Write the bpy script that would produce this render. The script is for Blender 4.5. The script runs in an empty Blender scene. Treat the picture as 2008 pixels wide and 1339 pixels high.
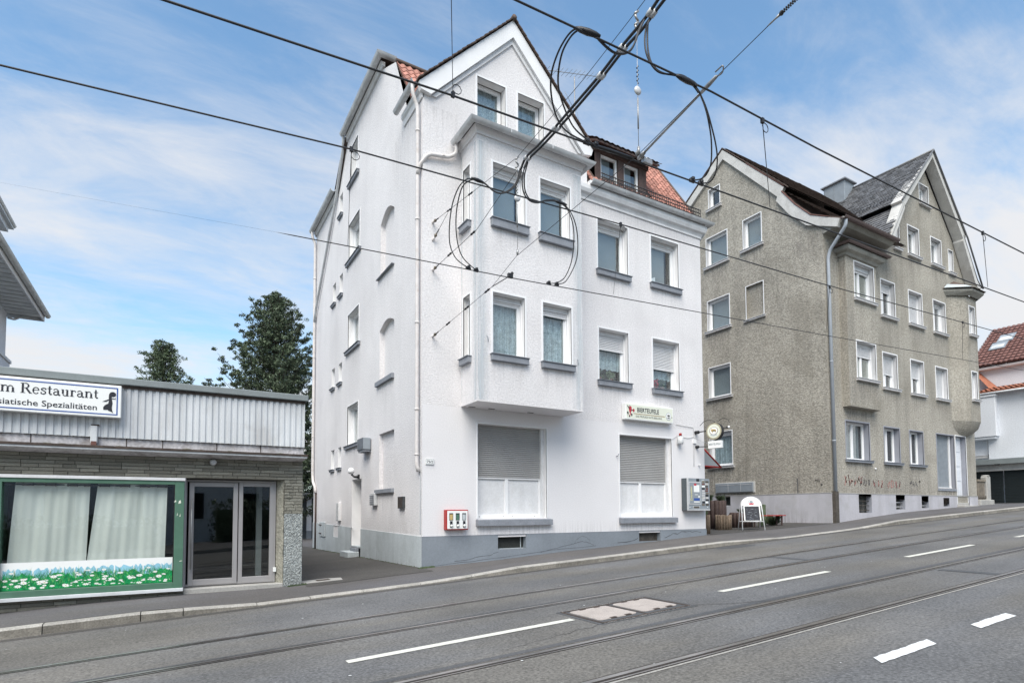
import bpy, bmesh, math, random
from mathutils import Vector, Matrix
from mathutils.geometry import tessellate_polygon
random.seed(7)
R_ = math.radians

# ------------------------------------------------------------------ camera
scene = bpy.context.scene
cam_d = bpy.data.cameras.new("camera")
cam = bpy.data.objects.new("camera", cam_d)
scene.collection.objects.link(cam)
cam_d.sensor_width = 36.0
cam_d.lens = 20.236
cam_d.shift_y = 0.1393
cam_d.clip_end = 2000
_r = Vector((0.85927539, -0.51148930, -0.00495026))
_u = Vector((-0.02031198, -0.04378991, 0.99883425))
_f = Vector((0.51110980, 0.85817314, 0.04801695))
cam.matrix_world = Matrix(((_r.x, _u.x, -_f.x, -4.6313), (_r.y, _u.y, -_f.y, -11.5236), (_r.z, _u.z, -_f.z, 1.1737), (0, 0, 0, 1)))
scene.camera = cam

# ------------------------------------------------------------------ sky, sun, exposure
world = bpy.data.worlds.new("World")
scene.world = world
world.use_nodes = True
wn, wl = world.node_tree.nodes, world.node_tree.links
wn.clear()
SUN_EL, SUN_AZ = 54.0, 222.0      # degrees; azimuth clockwise from +Y
w_out = wn.new("ShaderNodeOutputWorld")
w_bg = wn.new("ShaderNodeBackground"); w_bg.inputs[1].default_value = 0.10
w_sky = wn.new("ShaderNodeTexSky"); w_sky.sky_type = 'NISHITA'; w_sky.sun_disc = False
w_sky.sun_elevation = R_(SUN_EL); w_sky.sun_rotation = R_(SUN_AZ)
w_sky.air_density = 1.0; w_sky.dust_density = 1.2; w_sky.ozone_density = 2.2
w_tc = wn.new("ShaderNodeTexCoord")
w_sep = wn.new("ShaderNodeSeparateXYZ"); wl.new(w_tc.outputs["Generated"], w_sep.inputs[0])
def wmath(op, a, b=None, clamp=False):
    n = wn.new("ShaderNodeMath"); n.operation = op; n.use_clamp = clamp
    for i, v in enumerate((a, b)):
        if v is None: continue
        if isinstance(v, (int, float)): n.inputs[i].default_value = v
        else: wl.new(v, n.inputs[i])
    return n.outputs[0]
zc = wmath('ADD', wmath('MAXIMUM', w_sep.outputs[2], 0.0), 0.16)
px_ = wmath('DIVIDE', w_sep.outputs[0], zc)
py_ = wmath('DIVIDE', w_sep.outputs[1], zc)
w_cmb = wn.new("ShaderNodeCombineXYZ"); wl.new(px_, w_cmb.inputs[0]); wl.new(py_, w_cmb.inputs[1])
def wnoise(scale, detail, rough, dist, rot, sx, sy, off=0.0):
    m = wn.new("ShaderNodeMapping"); m.inputs["Rotation"].default_value = (0, 0, R_(rot))
    m.inputs["Scale"].default_value = (sx, sy, 1); m.inputs["Location"].default_value = (off, off * .7, off)
    wl.new(w_cmb.outputs[0], m.inputs[0])
    n = wn.new("ShaderNodeTexNoise"); n.inputs["Scale"].default_value = scale; n.inputs["Detail"].default_value = detail
    n.inputs["Roughness"].default_value = rough; n.inputs["Distortion"].default_value = dist
    wl.new(m.outputs[0], n.inputs["Vector"])
    return n.outputs["Fac"]
n1 = wnoise(0.85, 9, 0.58, 0.5, 35, 0.9, 1.5, 5.4)
n2 = wnoise(3.2, 8, 0.68, 0.5, 25, 0.8, 1.7, 8.3)
cl = wmath('ADD', wmath('MULTIPLY', n1, 0.72), wmath('MULTIPLY', n2, 0.28))
# a whiter sky low down and towards +X (the bright side of the photograph)
low = wmath('MULTIPLY', wmath('SUBTRACT', 0.62, w_sep.outputs[2], True), 0.26)
side = wmath('MULTIPLY', wmath('SUBTRACT', w_sep.outputs[0], 0.55, True), 0.30)
cl = wmath('ADD', wmath('ADD', cl, low), side)
w_mr = wn.new("ShaderNodeMapRange"); w_mr.interpolation_type = 'SMOOTHSTEP'
w_mr.inputs["From Min"].default_value = 0.42; w_mr.inputs["From Max"].default_value = 0.76
wl.new(cl, w_mr.inputs["Value"])
w_mix = wn.new("ShaderNodeMix"); w_mix.data_type = 'RGBA'
w_tint = wn.new("ShaderNodeMix"); w_tint.data_type = 'RGBA'; w_tint.blend_type = 'MULTIPLY'; w_tint.inputs[0].default_value = 1.0
wl.new(w_sky.outputs[0], w_tint.inputs[6]); w_tint.inputs[7].default_value = (1.32, 1.56, 1.50, 1)
wl.new(w_mr.outputs[0], w_mix.inputs[0])
wl.new(w_tint.outputs[2], w_mix.inputs[6]); w_mix.inputs[7].default_value = (4.9, 4.95, 5.1, 1)
wl.new(w_mix.outputs[2], w_bg.inputs[0]); wl.new(w_bg.outputs[0], w_out.inputs[0])

sun_d = bpy.data.lights.new("sun", 'SUN'); sun_d.energy = 2.75; sun_d.angle = R_(50); sun_d.color = (1.0, 0.93, 0.84)
sun = bpy.data.objects.new("sun", sun_d); scene.collection.objects.link(sun)
_sd = Vector((math.sin(R_(SUN_AZ)) * math.cos(R_(SUN_EL)), math.cos(R_(SUN_AZ)) * math.cos(R_(SUN_EL)), math.sin(R_(SUN_EL))))
sun.rotation_euler = _sd.to_track_quat('Z', 'Y').to_euler()
sun.location = (0, -20, 30)
vs = scene.view_settings
scene.display_settings.display_device = 'sRGB'
vs.view_transform = 'Standard'; vs.look = 'None'; vs.exposure = 0.80; vs.gamma = 1.0; vs.use_curve_mapping = False
scene.cycles.max_bounces = 6; scene.cycles.transparent_max_bounces = 12

# ------------------------------------------------------------------ object helpers
COL = scene.collection
def tag(o, label=None, cat=None, group=None, kind=None):
    if label: o["label"] = label
    if cat: o["category"] = cat
    if group: o["group"] = group
    if kind: o["kind"] = kind
    return o
def thing(name, loc, label, cat, group=None):
    o = bpy.data.objects.new(name, None); COL.objects.link(o)
    o.empty_display_size = 0.2; o.location = loc
    return tag(o, label, cat, group)
def parent_to(o, p):
    o.parent = p
    if p.type == 'EMPTY':
        o.matrix_parent_inverse = Matrix.Translation(-Vector(p.location)) if p.parent is None else Matrix.Identity(4)
def sub(a, b): return (a[0]-b[0], a[1]-b[1], a[2]-b[2])

class MB:
    def __init__(s, M=None):
        s.v, s.f, s.m, s.sm = [], [], [], []; s.M = M; s.mi = 0; s.smooth = False
    def add(s, pts, faces):
        o = len(s.v); s.v += [tuple(s.M(*p)) if s.M else tuple(p) for p in pts]
        for f in faces:
            s.f.append([o + i for i in f]); s.m.append(s.mi); s.sm.append(s.smooth)
        return s
    def quad(s, *p): return s.add(p, [tuple(range(len(p)))])
    def box(s, a0, a1, b0, b1, c0, c1):
        return s.add([(a0,b0,c0),(a1,b0,c0),(a1,b1,c0),(a0,b1,c0),(a0,b0,c1),(a1,b0,c1),(a1,b1,c1),(a0,b1,c1)],
                     [(0,3,2,1),(4,5,6,7),(0,1,5,4),(1,2,6,5),(2,3,7,6),(3,0,4,7)])
    def prism(s, poly, fn, d0, d1):
        """poly: 2D outline, fn(a,b,d) -> point"""
        n = len(poly)
        pts = [fn(a, b, d0) for a, b in poly] + [fn(a, b, d1) for a, b in poly]
        tri = tessellate_polygon([[Vector((a, b, 0)) for a, b in poly]])
        fs = [tuple(t) for t in tri] + [tuple(i + n for i in reversed(t)) for t in tri]
        fs += [(i, (i+1) % n, (i+1) % n + n, i + n) for i in range(n)]
        return s.add(pts, fs)
    def tube(s, pts, r, n=8, cap=True):
        pts = [Vector(p) for p in pts]; rs = r if isinstance(r, (list, tuple)) else [r] * len(pts)
        rings = []; up = Vector((0, 0, 1)); prev = None
        for i, p in enumerate(pts):
            d = (pts[min(i+1, len(pts)-1)] - pts[max(i-1, 0)])
            d = d.normalized() if d.length > 1e-9 else Vector((0, 0, 1))
            if prev is None:
                a = d.cross(up if abs(d.z) < .95 else Vector((1, 0, 0))).normalized()
            else:
                a = (prev - d * prev.dot(d)).normalized()
            prev = a; b = d.cross(a)
            rings += [p + (a * math.cos(2*math.pi*k/n) + b * math.sin(2*math.pi*k/n)) * rs[i] for k in range(n)]
        fs = []
        for i in range(len(pts)-1):
            for k in range(n):
                fs.append((i*n+k, i*n+(k+1) % n, (i+1)*n+(k+1) % n, (i+1)*n+k))
        if cap: fs += [tuple(range(n-1, -1, -1)), tuple((len(pts)-1)*n + k for k in range(n))]
        sm, s.smooth = s.smooth, True; s.add([tuple(p) for p in rings], fs); s.smooth = sm
        return s
    def ball(s, c, r, n=10, sq=(1, 1, 1)):
        pts, fs = [], []
        m = n // 2
        for i in range(m + 1):
            t = math.pi * i / m
            for k in range(n):
                p = 2*math.pi*k/n
                pts.append((c[0]+r*sq[0]*math.sin(t)*math.cos(p), c[1]+r*sq[1]*math.sin(t)*math.sin(p), c[2]+r*sq[2]*math.cos(t)))
        for i in range(m):
            for k in range(n):
                fs.append((i*n+k, (i+1)*n+k, (i+1)*n+(k+1) % n, i*n+(k+1) % n))
        sm, s.smooth = s.smooth, True; s.add(pts, fs); s.smooth = sm
        return s
    def sweep(s, path, prof, closed_prof=True):
        """path of (x,y,z) mostly horizontal, prof of (out,up); out = right-hand side of travel"""
        P = [Vector(p) for p in path]; n = len(prof); pts = []
        for i, p in enumerate(P):
            dirs = []
            if i > 0: dirs.append((P[i]-P[i-1]).normalized())
            if i < len(P)-1: dirs.append((P[i+1]-P[i]).normalized())
            outs = [Vector((d.y, -d.x, 0)).normalized() for d in dirs]
            o = sum(outs, Vector()) ; o.normalize(); k = 1.0 / max(.3, o.dot(outs[0])); o = o * k
            pts += [tuple(p + o * a + Vector((0, 0, b))) for a, b in prof]
        fs = []
        for i in range(len(P)-1):
            for k in range(n if closed_prof else n-1):
                fs.append((i*n+k, i*n+(k+1) % n, (i+1)*n+(k+1) % n, (i+1)*n+k))
        if closed_prof: fs += [tuple(range(n)), tuple((len(P)-1)*n + k for k in range(n))]
        return s.add(pts, fs)
    def build(s, name, mats, parent=None, label=None, cat=None, group=None, kind=None, bevel=0, fix=True, seg=1):
        me = bpy.data.meshes.new(name); me.from_pydata(s.v, [], s.f)
        mats = mats if isinstance(mats, (list, tuple)) else [mats]
        for m in mats: me.materials.append(m)
        for p, mi, sm in zip(me.polygons, s.m, s.sm): p.material_index = min(mi, len(mats)-1); p.use_smooth = sm
        if bevel or fix:
            bm = bmesh.new(); bm.from_mesh(me)
            if fix: bmesh.ops.recalc_face_normals(bm, faces=bm.faces)
            if bevel:
                es = [e for e in bm.edges if len(e.link_faces) == 2 and e.calc_face_angle(0) > 0.6]
                bmesh.ops.bevel(bm, geom=es, offset=bevel, segments=seg, affect='EDGES', profile=.7)
            bm.to_mesh(me); bm.free()
        o = bpy.data.objects.new(name, me); COL.objects.link(o)
        if parent: parent_to(o, parent)
        return tag(o, label, cat, group, kind)
def inst(name, me, parent, mw):
    o = bpy.data.objects.new(name, me); COL.objects.link(o)
    if parent:
        o.parent = parent
        if parent.type == 'EMPTY': o.matrix_parent_inverse = Matrix.Translation(-Vector(parent.location))
    o.matrix_basis = mw
    return o

def front(y0): return lambda a, n, b: (a, y0 - n, b)
def left(x0): return lambda a, n, b: (x0 - n, a, b)
def right(x0): return lambda a, n, b: (x0 + n, a, b)

# ------------------------------------------------------------------ materials
def nt(name):
    m = bpy.data.materials.new(name); m.use_nodes = True
    n, l = m.node_tree.nodes, m.node_tree.links
    b = n["Principled BSDF"]
    return m, n, l, b
def mat(name, col, rough=.8, var=.12, vs=1.5, grain=.0, gs=60., bump=0., bs=60., bd=.01, metal=0., spec=.4, rnd=0., streak=0., stain=None, stain_amt=0., voro=False):
    """base colour broken up by large noise, fine grain, vertical streaks and per-object variation"""
    m, n, l, b = nt(name)
    tc = n.new("ShaderNodeTexCoord"); P = tc.outputs["Object"]
    if rnd:   # pieces share a mesh: shift the pattern by object
        oi = n.new("ShaderNodeObjectInfo"); va = n.new("ShaderNodeVectorMath"); va.operation = 'ADD'
        l.new(P, va.inputs[0]); l.new(oi.outputs["Location"], va.inputs[1]); P = va.outputs[0]
    def noise(scale, detail=4, sc=None, dist=0.):
        t = n.new("ShaderNodeTexNoise"); t.inputs["Scale"].default_value = scale; t.inputs["Detail"].default_value = detail
        t.inputs["Distortion"].default_value = dist
        if sc:
            mp = n.new("ShaderNodeMapping"); mp.inputs["Scale"].default_value = sc; l.new(P, mp.inputs[0]); l.new(mp.outputs[0], t.inputs["Vector"])
        else: l.new(P, t.inputs["Vector"])
        return t.outputs["Fac"]
    def mr(x, a, b_, c, d):
        r = n.new("ShaderNodeMapRange"); r.inputs[1].default_value = a; r.inputs[2].default_value = b_; r.inputs[3].default_value = c; r.inputs[4].default_value = d
        l.new(x, r.inputs[0]); return r.outputs[0]
    def mul(x, y):
        q = n.new("ShaderNodeMath"); q.operation = 'MULTIPLY'; l.new(x, q.inputs[0])
        if isinstance(y, float): q.inputs[1].default_value = y
        else: l.new(y, q.inputs[1])
        return q.outputs[0]
    k = mr(noise(vs, 6), .3, .7, 1-var, 1+var)
    if grain: k = mul(k, mr(noise(gs, 3), .3, .7, 1-grain, 1+grain))
    if streak: k = mul(k, mr(noise(1., 5, (2.6, 2.6, .22), .3), .45, .75, 1., 1-streak))
    if rnd: k = mul(k, mr(oi.outputs["Random"], 0, 1, 1-rnd, 1+rnd))
    cm = n.new("ShaderNodeMix"); cm.data_type = 'RGBA'; cm.blend_type = 'MULTIPLY'; cm.inputs[0].default_value = 1
    cm.inputs[6].default_value = (*col, 1)
    cc = n.new("ShaderNodeCombineColor"); [l.new(k, cc.inputs[i]) for i in range(3)]
    l.new(cc.outputs[0], cm.inputs[7]); out = cm.outputs[2]
    if stain:
        sm = n.new("ShaderNodeMix"); sm.data_type = 'RGBA'; l.new(out, sm.inputs[6]); sm.inputs[7].default_value = (*stain, 1)
        l.new(mr(noise(vs*1.7, 7, None, .6), .5, .78, 0, stain_amt), sm.inputs[0]); out = sm.outputs[2]
    l.new(out, b.inputs["Base Color"])
    b.inputs["Roughness"].default_value = rough; b.inputs["Metallic"].default_value = metal
    b.inputs["Specular IOR Level"].default_value = spec
    if bump:
        bp = n.new("ShaderNodeBump"); bp.inputs["Strength"].default_value = bump; bp.inputs["Distance"].default_value = bd
        if voro:
            t = n.new("ShaderNodeTexVoronoi"); t.inputs["Scale"].default_value = bs; l.new(P, t.inputs["Vector"]); l.new(t.outputs["Distance"], bp.inputs["Height"])
        else: l.new(noise(bs, 5), bp.inputs["Height"])
        l.new(bp.outputs[0], b.inputs["Normal"])
    m["out"] = 0
    return m
def glass(name, tint=(.92, .95, .95), ior=1.52, rough=.01):
    m, n, l, b = nt(name); n.remove(b)
    o = n["Material Output"]; g = n.new("ShaderNodeBsdfGlossy"); g.inputs["Roughness"].default_value = rough; g.inputs[0].default_value = (1, 1, 1, 1)
    t = n.new("ShaderNodeBsdfTransparent"); t.inputs[0].default_value = (*tint, 1)
    f = n.new("ShaderNodeFresnel"); ge = n.new("ShaderNodeNewGeometry"); io = n.new("ShaderNodeMapRange")
    io.inputs[3].default_value = ior; io.inputs[4].default_value = 1/ior; l.new(ge.outputs["Backfacing"], io.inputs[0]); l.new(io.outputs[0], f.inputs[0])
    x = n.new("ShaderNodeMath"); x.operation = 'MULTIPLY'; x.inputs[1].default_value = 1.5; x.use_clamp = True; l.new(f.outputs[0], x.inputs[0])
    s = n.new("ShaderNodeMixShader"); l.new(x.outputs[0], s.inputs[0]); l.new(t.outputs[0], s.inputs[1]); l.new(g.outputs[0], s.inputs[2]); l.new(s.outputs[0], o.inputs[0])
    return m

M = {}
M['stucco'] = mat('white_roughcast', (.70, .68, .685), .9, .06, .5, .11, 26, .7, 34, .016, streak=.05, stain=(.56, .54, .55), stain_amt=.4)
M['stucco_smooth'] = mat('white_render_ground_floor', (.705, .69, .70), .88, .03, .6, .05, 40, .35, 30, .01)
M['reveal'] = mat('white_reveal_paint', (.80, .79, .79), .85, .05, 3)
M['plinth_dark'] = mat('blue_grey_plinth_paint', (.215, .24, .27), .8, .10, 1.2, .06, 30, .2, 40, .006)
M['plinth_light'] = mat('pale_blue_plinth_paint', (.46, .50, .52), .8, .08, 1.0, .08, 30, .25, 40, .006, streak=.12, stain=(.27, .29, .29), stain_amt=.35)
M['white'] = mat('white_paint', (.78, .78, .79), .5, .04, 2)
M['white_worn'] = mat('worn_white_board', (.69, .69, .70), .6, .05, 4, .05, 25, streak=.15, stain=(.55, .54, .52), stain_amt=.4)
M['pvc'] = mat('white_window_frame', (.83, .83, .84), .35, .02, 2)
M['slat'] = mat('pale_shutter_slats', (.70, .70, .71), .5, .04, 3)
M['slat_grey'] = mat('grey_shutter_slats', (.33, .325, .32), .5, .06, 3, .04, 30)
M['sill'] = mat('grey_painted_sill', (.23, .245, .275), .7, .12, 6, .10, 40, .3, 50)
M['sill_pale'] = mat('pale_stone_sill', (.50, .49, .49), .8, .12, 6, .08, 40)
M['zinc'] = mat('white_gutter_metal', (.56, .57, .58), .4, .12, 3, spec=.5, streak=.15, stain=(.30, .30, .30), stain_amt=.55)
M['pipe'] = mat('cream_downpipe', (.62, .59, .58), .55, .10, 5, stain=(.42, .34, .28), stain_amt=.45)
M['pipe_grey'] = mat('grey_downpipe', (.36, .39, .43), .45, .06, 4)
M['copper'] = mat('brown_gutter_metal', (.12, .085, .08), .5, .15, 5)
M['tile'] = mat('red_clay_tile', (.36, .165, .125), .75, .22, 9, .12, 60, .2, 60, rnd=.28)
M['tile_dark'] = mat('dark_brown_tile', (.085, .06, .05), .8, .25, 9, .15, 60, rnd=.25)
M['tile_brown'] = mat('brown_red_tile', (.145, .068, .057), .75, .2, 5, .1, 60)
M['tile_orange'] = mat('orange_clay_tile', (.33, .125, .075), .75, .2, 5, .1, 60)
M['slate'] = mat('grey_slate', (.15, .15, .155), .45, .25, 5, .15, 40, spec=.6)
M['wood_dark'] = mat('dark_brown_timber', (.075, .05, .045), .75, .25, 4, .2, 40, streak=.3)
M['wood'] = mat('weathered_log', (.20, .15, .11), .85, .25, 6, .25, 40, .4, 30, rnd=.3)
M['wood_old'] = mat('old_fence_board', (.17, .145, .115), .85, .25, 6, .2, 40, rnd=.25)
M['grey_stucco'] = mat('grey_pebbledash', (.355, .33, .285), .95, .16, .38, .30, 16, .9, 24, .03, streak=.22, stain=(.215, .195, .16), stain_amt=.75)
M['grey_plinth'] = mat('pale_grey_plinth', (.44, .43, .46), .85, .08, 1.0, .06, 30, .2, 40, streak=.15, stain=(.28, .27, .24), stain_amt=.4)
M['grey_reveal'] = mat('blue_grey_reveal', (.30, .31, .35), .8, .05, 3)
M['concrete'] = mat('concrete', (.36, .35, .33), .9, .12, 3, .12, 40, .3, 50)
M['verge_dark'] = mat('weathered_concrete_eaves', (.31, .30, .27), .9, .15, 2, .15, 25, .3, 40, streak=.2, stain=(.18, .17, .15), stain_amt=.5)
M['verge'] = mat('pale_verge_plaster', (.56, .55, .53), .85, .1, 2, .1, 25, streak=.12, stain=(.34, .33, .30), stain_amt=.5)
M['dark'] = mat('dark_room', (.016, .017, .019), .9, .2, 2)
M['black'] = mat('black_metal', (.018, .018, .02), .45, .1, 5)
M['cable'] = mat('dark_cable', (.03, .03, .032), .55, .1, 5)
M['steel'] = mat('galvanised_steel', (.33, .33, .33), .4, .15, 8, metal=.5)
M['rail'] = mat('polished_rail', (.42, .40, .385), .28, .2, 3, metal=.85)
M['rail_dark'] = mat('rail_groove', (.035, .028, .024), .8, .2, 6)
M['alu'] = mat('anodised_frame', (.40, .385, .385), .4, .05, 4, metal=.35)
M['green'] = mat('green_frame_paint', (.072, .155, .108), .55, .08, 3, stain=(.13, .25, .19), stain_amt=.3)
M['green_grey'] = mat('grey_green_capping', (.20, .225, .23), .6, .08, 4, .06, 40)
M['corr'] = mat('white_corrugated_sheet', (.62, .64, .66), .55, .06, 1.2, .04, 50, streak=.22, stain=(.36, .35, .34), stain_amt=.45)
M['fascia_old'] = mat('flaking_white_board', (.55, .53, .54), .8, .18, 3, .2, 25, streak=.25, stain=(.26, .22, .21), stain_amt=.9)
M['rust'] = mat('rusty_flashing', (.06, .045, .038), .8, .3, 6, .2, 40)
M['stone'] = mat('grey_green_split_stone', (.30, .29, .245), .9, .2, 9, .25, 50, .9, 40, .02, rnd=.22)
M['mortar'] = mat('stone_joint', (.11, .105, .09), .95, .2, 5, .2, 40)
M['pebble'] = mat('coarse_pebble_render', (.31, .33, .325), .95, .15, 2, .55, 42, 1., 55, .03)
M['red'] = mat('red_enamel', (.33, .022, .02), .4, .15, 6)
M['curtain'] = mat('pale_curtain', (.80, .81, .80), .9, .05, 2)
M['lace'] = mat('blue_white_lace', (.40, .47, .51), .9, .25, 9, .40, 45)
M['blind'] = mat('grey_blue_blind', (.24, .26, .275), .8, .06, 1.5)
M['sign_white'] = mat('sign_face_white', (.80, .81, .80), .4, .02, 2)
M['sign_cream'] = mat('sign_face_cream', (.70, .72, .62), .45, .03, 2)
M['blue'] = mat('sign_blue', (.035, .09, .32), .5, .05, 3)
M['ink'] = mat('sign_black_lettering', (.02, .022, .03), .5, .05, 3)
M['gold'] = mat('sign_gold', (.50, .36, .15), .5, .1, 5)
M['yellow'] = mat('faded_yellow_lettering', (.62, .58, .30), .6, .1, 5)
M['vend_grey'] = mat('vending_grey', (.25, .28, .31), .5, .08, 5)
M['vend_dark'] = mat('vending_side_grey', (.075, .09, .10), .6, .2, 20, .3, 60)
M['pink'] = mat('red_print', (.45, .04, .06), .6, .1, 5)
M['graffiti'] = mat('faded_red_spray', (.36, .17, .15), .95, .25, 12)
M['graffiti_dark'] = mat('dark_spray', (.13, .125, .12), .95, .25, 12)
M['crack'] = mat('dark_crack', (.05, .055, .06), .95, .2, 12)
M['glass'] = glass('window_glass')
M['glass_dark'] = glass('shop_glass', (.90, .92, .905), 1.5)
M['leaf'] = mat('leaf_green', (.080, .108, .062), .6, .45, .9, .4, 9)
M['leaf2'] = mat('fresh_leaf_green', (.086, .118, .062), .6, .35, 2.3, .3, 14)
M['bark'] = mat('bark', (.07, .055, .045), .9, .3, 4, .2, 30, .6, 20)
M['far_white'] = mat('far_white_render', (.66, .68, .72), .9, .05, .8, .08, 20, .3, 20, .02)
M['garage_dark'] = mat('dark_green_garage_door', (.010, .016, .018), .6, .1, 3)
M['ground'] = mat('earth_and_grass', (.10, .10, .07), .95, .3, .4, .2, 12)
M['brown_board'] = mat('brown_cellar_board', (.075, .065, .055), .85, .3, 5, .2, 30)
M['dirty_mesh'] = mat('dark_vent_mesh', (.03, .033, .03), .8, .2, 30)

def asphalt(name, base, tint, spk=.42, big=.20, rough=.88):
    m, n, l, b = nt(name)
    tc = n.new("ShaderNodeTexCoord"); P = tc.outputs["Object"]
    def noise(scale, d=4, sc=None):
        t = n.new("ShaderNodeTexNoise"); t.inputs["Scale"].default_value = scale; t.inputs["Detail"].default_value = d
        if sc:
            mp = n.new("ShaderNodeMapping"); mp.inputs["Scale"].default_value = sc; l.new(P, mp.inputs[0]); l.new(mp.outputs[0], t.inputs["Vector"])
        else: l.new(P, t.inputs["Vector"])
        return t.outputs["Fac"]
    def mr(x, a, b_, c, d):
        r = n.new("ShaderNodeMapRange"); r.inputs[1].default_value = a; r.inputs[2].default_value = b_; r.inputs[3].default_value = c; r.inputs[4].default_value = d
        l.new(x, r.inputs[0]); return r.outputs[0]
    def mul(x, y):
        q = n.new("ShaderNodeMath"); q.operation = 'MULTIPLY'; l.new(x, q.inputs[0]); l.new(y, q.inputs[1]); return q.outputs[0]
    k = mul(mr(noise(38, 3), .3, .7, 1-spk, 1+spk), mr(noise(.5, 6), .3, .7, 1-big, 1+big))
    k = mul(k, mr(noise(1, 5, (.12, 1.6, 1)), .35, .65, .90, 1.09))       # wheel tracks, along the street
    k = mul(k, mr(noise(75, 1), .66, .74, 1, 1.8))                       # pale chips
    mx = n.new("ShaderNodeMix"); mx.data_type = 'RGBA'; mx.inputs[6].default_value = (*base, 1); mx.inputs[7].default_value = (*tint, 1)
    l.new(mr(noise(.8, 5, (.25, 1, 1)), .4, .62, 0, 1), mx.inputs[0])
    cm = n.new("ShaderNodeMix"); cm.data_type = 'RGBA'; cm.blend_type = 'MULTIPLY'; cm.inputs[0].default_value = 1
    cc = n.new("ShaderNodeCombineColor"); [l.new(k, cc.inputs[i]) for i in range(3)]
    l.new(mx.outputs[2], cm.inputs[6]); l.new(cc.outputs[0], cm.inputs[7]); l.new(cm.outputs[2], b.inputs["Base Color"])
    b.inputs["Roughness"].default_value = rough
    bp = n.new("ShaderNodeBump"); bp.inputs["Strength"].default_value = .5; bp.inputs["Distance"].default_value = .006
    l.new(noise(90, 3), bp.inputs["Height"]); l.new(bp.outputs[0], b.inputs["Normal"])
    return m
M['road'] = asphalt('road_asphalt', (.112, .112, .114), (.119, .112, .101))
M['walk'] = asphalt('footpath_asphalt', (.098, .095, .100), (.092, .086, .084), .22, .16)
M['drive'] = asphalt('old_driveway_asphalt', (.066, .061, .056), (.058, .054, .050), .4, .22)
M['patch'] = asphalt('dark_asphalt_patch', (.072, .075, .080), (.075, .075, .078), .2)
M['kerb_face'] = mat('grimy_kerb_face', (.20, .185, .16), .9, .2, 4, .25, 50, .4, 60, rnd=.15, stain=(.09, .085, .075), stain_amt=.8)
M['kerb'] = mat('granite_kerb', (.335, .32, .295), .85, .12, 4, .25, 50, .4, 60, rnd=.10, stain=(.22, .21, .18), stain_amt=.5)
M['paint'] = mat('road_marking_paint', (.60, .59, .53), .7, .08, 5, .12, 70, stain=(.30, .30, .29), stain_amt=.4)
M['paint_white'] = mat('white_marking_paint', (.68, .69, .69), .7, .06, 5, .10, 70)
M['cover'] = mat('pinkish_concrete_cover', (.38, .335, .305), .85, .10, 5, .18, 60, .3, 60)
# ------------------------------------------------------------------ ground, street
def lerp_tab(tab, x):
    if x <= tab[0][0]: return tab[0][1] + (x - tab[0][0]) * .055
    for (x0, z0), (x1, z1) in zip(tab, tab[1:]):
        if x <= x1: return z0 + (z1 - z0) * (x - x0) / (x1 - x0)
    return tab[-1][1] + (x - tab[-1][0]) * .03
def Zr(x):                                   # crown of the street: it climbs to the right
    x_ = min(x, 60)
    return -.09 + .055 * x_ - .00022 * max(x_, 0) ** 2 + (.028 * (x - 60) if x > 60 else 0)
KH = [(-60, .13), (-6, .13), (-4.7, .12), (-3.7, .04), (-.9, .03), (.3, .055), (1.3, .10), (7.4, .10), (8.6, .06), (9.8, .02), (13.2, .025), (14.4, .07), (15.6, .12), (60, .13)]
def Kh(x):
    if x <= KH[0][0]: return KH[0][1]
    for (x0, z0), (x1, z1) in zip(KH, KH[1:]):
        if x <= x1: return z0 + (z1 - z0) * (x - x0) / (x1 - x0)
    return KH[-1][1]
FAC = [(-30, -1.5), (-8, -.34), (-6.74, -.27), (-5.77, -.20), (-4.4, -.165), (-2.8, -.15), (-1.2, -.07), (0, 0), (1.69, .075), (3.61, .20), (5.23, .275), (8.78, .48), (12, .60), (15.45, .74), (17.4, .90), (20.1, 1.09), (22.9, 1.21), (26.5, 1.38), (34, 1.56)]
def Zf(x): return lerp_tab(FAC, x)
def line(y0, x): return y0 - .012 * x
def Ky(x): return line(-1.75, x)
def Zs(x, y):                                 # footpath between kerb and house fronts, yards behind
    ky = Ky(x); zk = Zr(x) + Kh(x)
    if y <= 0:
        t = min(1, max(0, (y - ky) / (0 - ky))); return zk + (Zf(x) - zk) * t
    return Zf(x) - .012 * y * (1 if x < 5 else .2)

xs = sorted(set([-90, -70, -50, -40, -30] + [-24 + i * 1.0 for i in range(92)] + [80, 100, 130, 170]))
def sheet(name, mt, ylist, zf, xs_=None, kind='structure', parent=None):
    b = MB(); b.smooth = True; X = xs_ or xs; ny = len(ylist); pts = []; fs = []
    for x in X:
        for y in ylist:
            yy = y(x) if callable(y) else y
            pts.append((x, yy, zf(x, yy)))
    for i in range(len(X)-1):
        for j in range(ny-1):
            fs.append((i*ny+j, (i+1)*ny+j, (i+1)*ny+j+1, i*ny+j+1))
    b.add(pts, fs)
    return b.build(name, mt, parent, kind=kind, fix=False)
# wide terrain under everything
gb = MB(); gx = [-600, -300, -150, -90] + list(range(-60, 180, 20)) + [200, 300, 600]; gy = [-600, -200, -60, -30, -16, 12, 30, 60, 200, 600]
def Zg(x, y):
    return min(Zr(min(max(x, -90), 170)), Zf(min(max(x, -90), 170))) - .45
gb.add([(x, y, Zg(x, y)) for x in gx for y in gy], [(i*len(gy)+j, (i+1)*len(gy)+j, (i+1)*len(gy)+j+1, i*len(gy)+j+1) for i in range(len(gx)-1) for j in range(len(gy)-1)])
gb.build('ground', M['ground'], kind='structure', fix=False)
road = sheet('road', M['road'], [lambda x: line(-12.6, x), lambda x: line(-9.5, x), lambda x: line(-7.3, x), lambda x: line(-4.4, x), lambda x: line(-2.6, x), lambda x: Ky(x) + .05], lambda x, y: Zr(x))
fine = sorted(set([round(-30 + i * .4, 2) for i in range(230)]))
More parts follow.
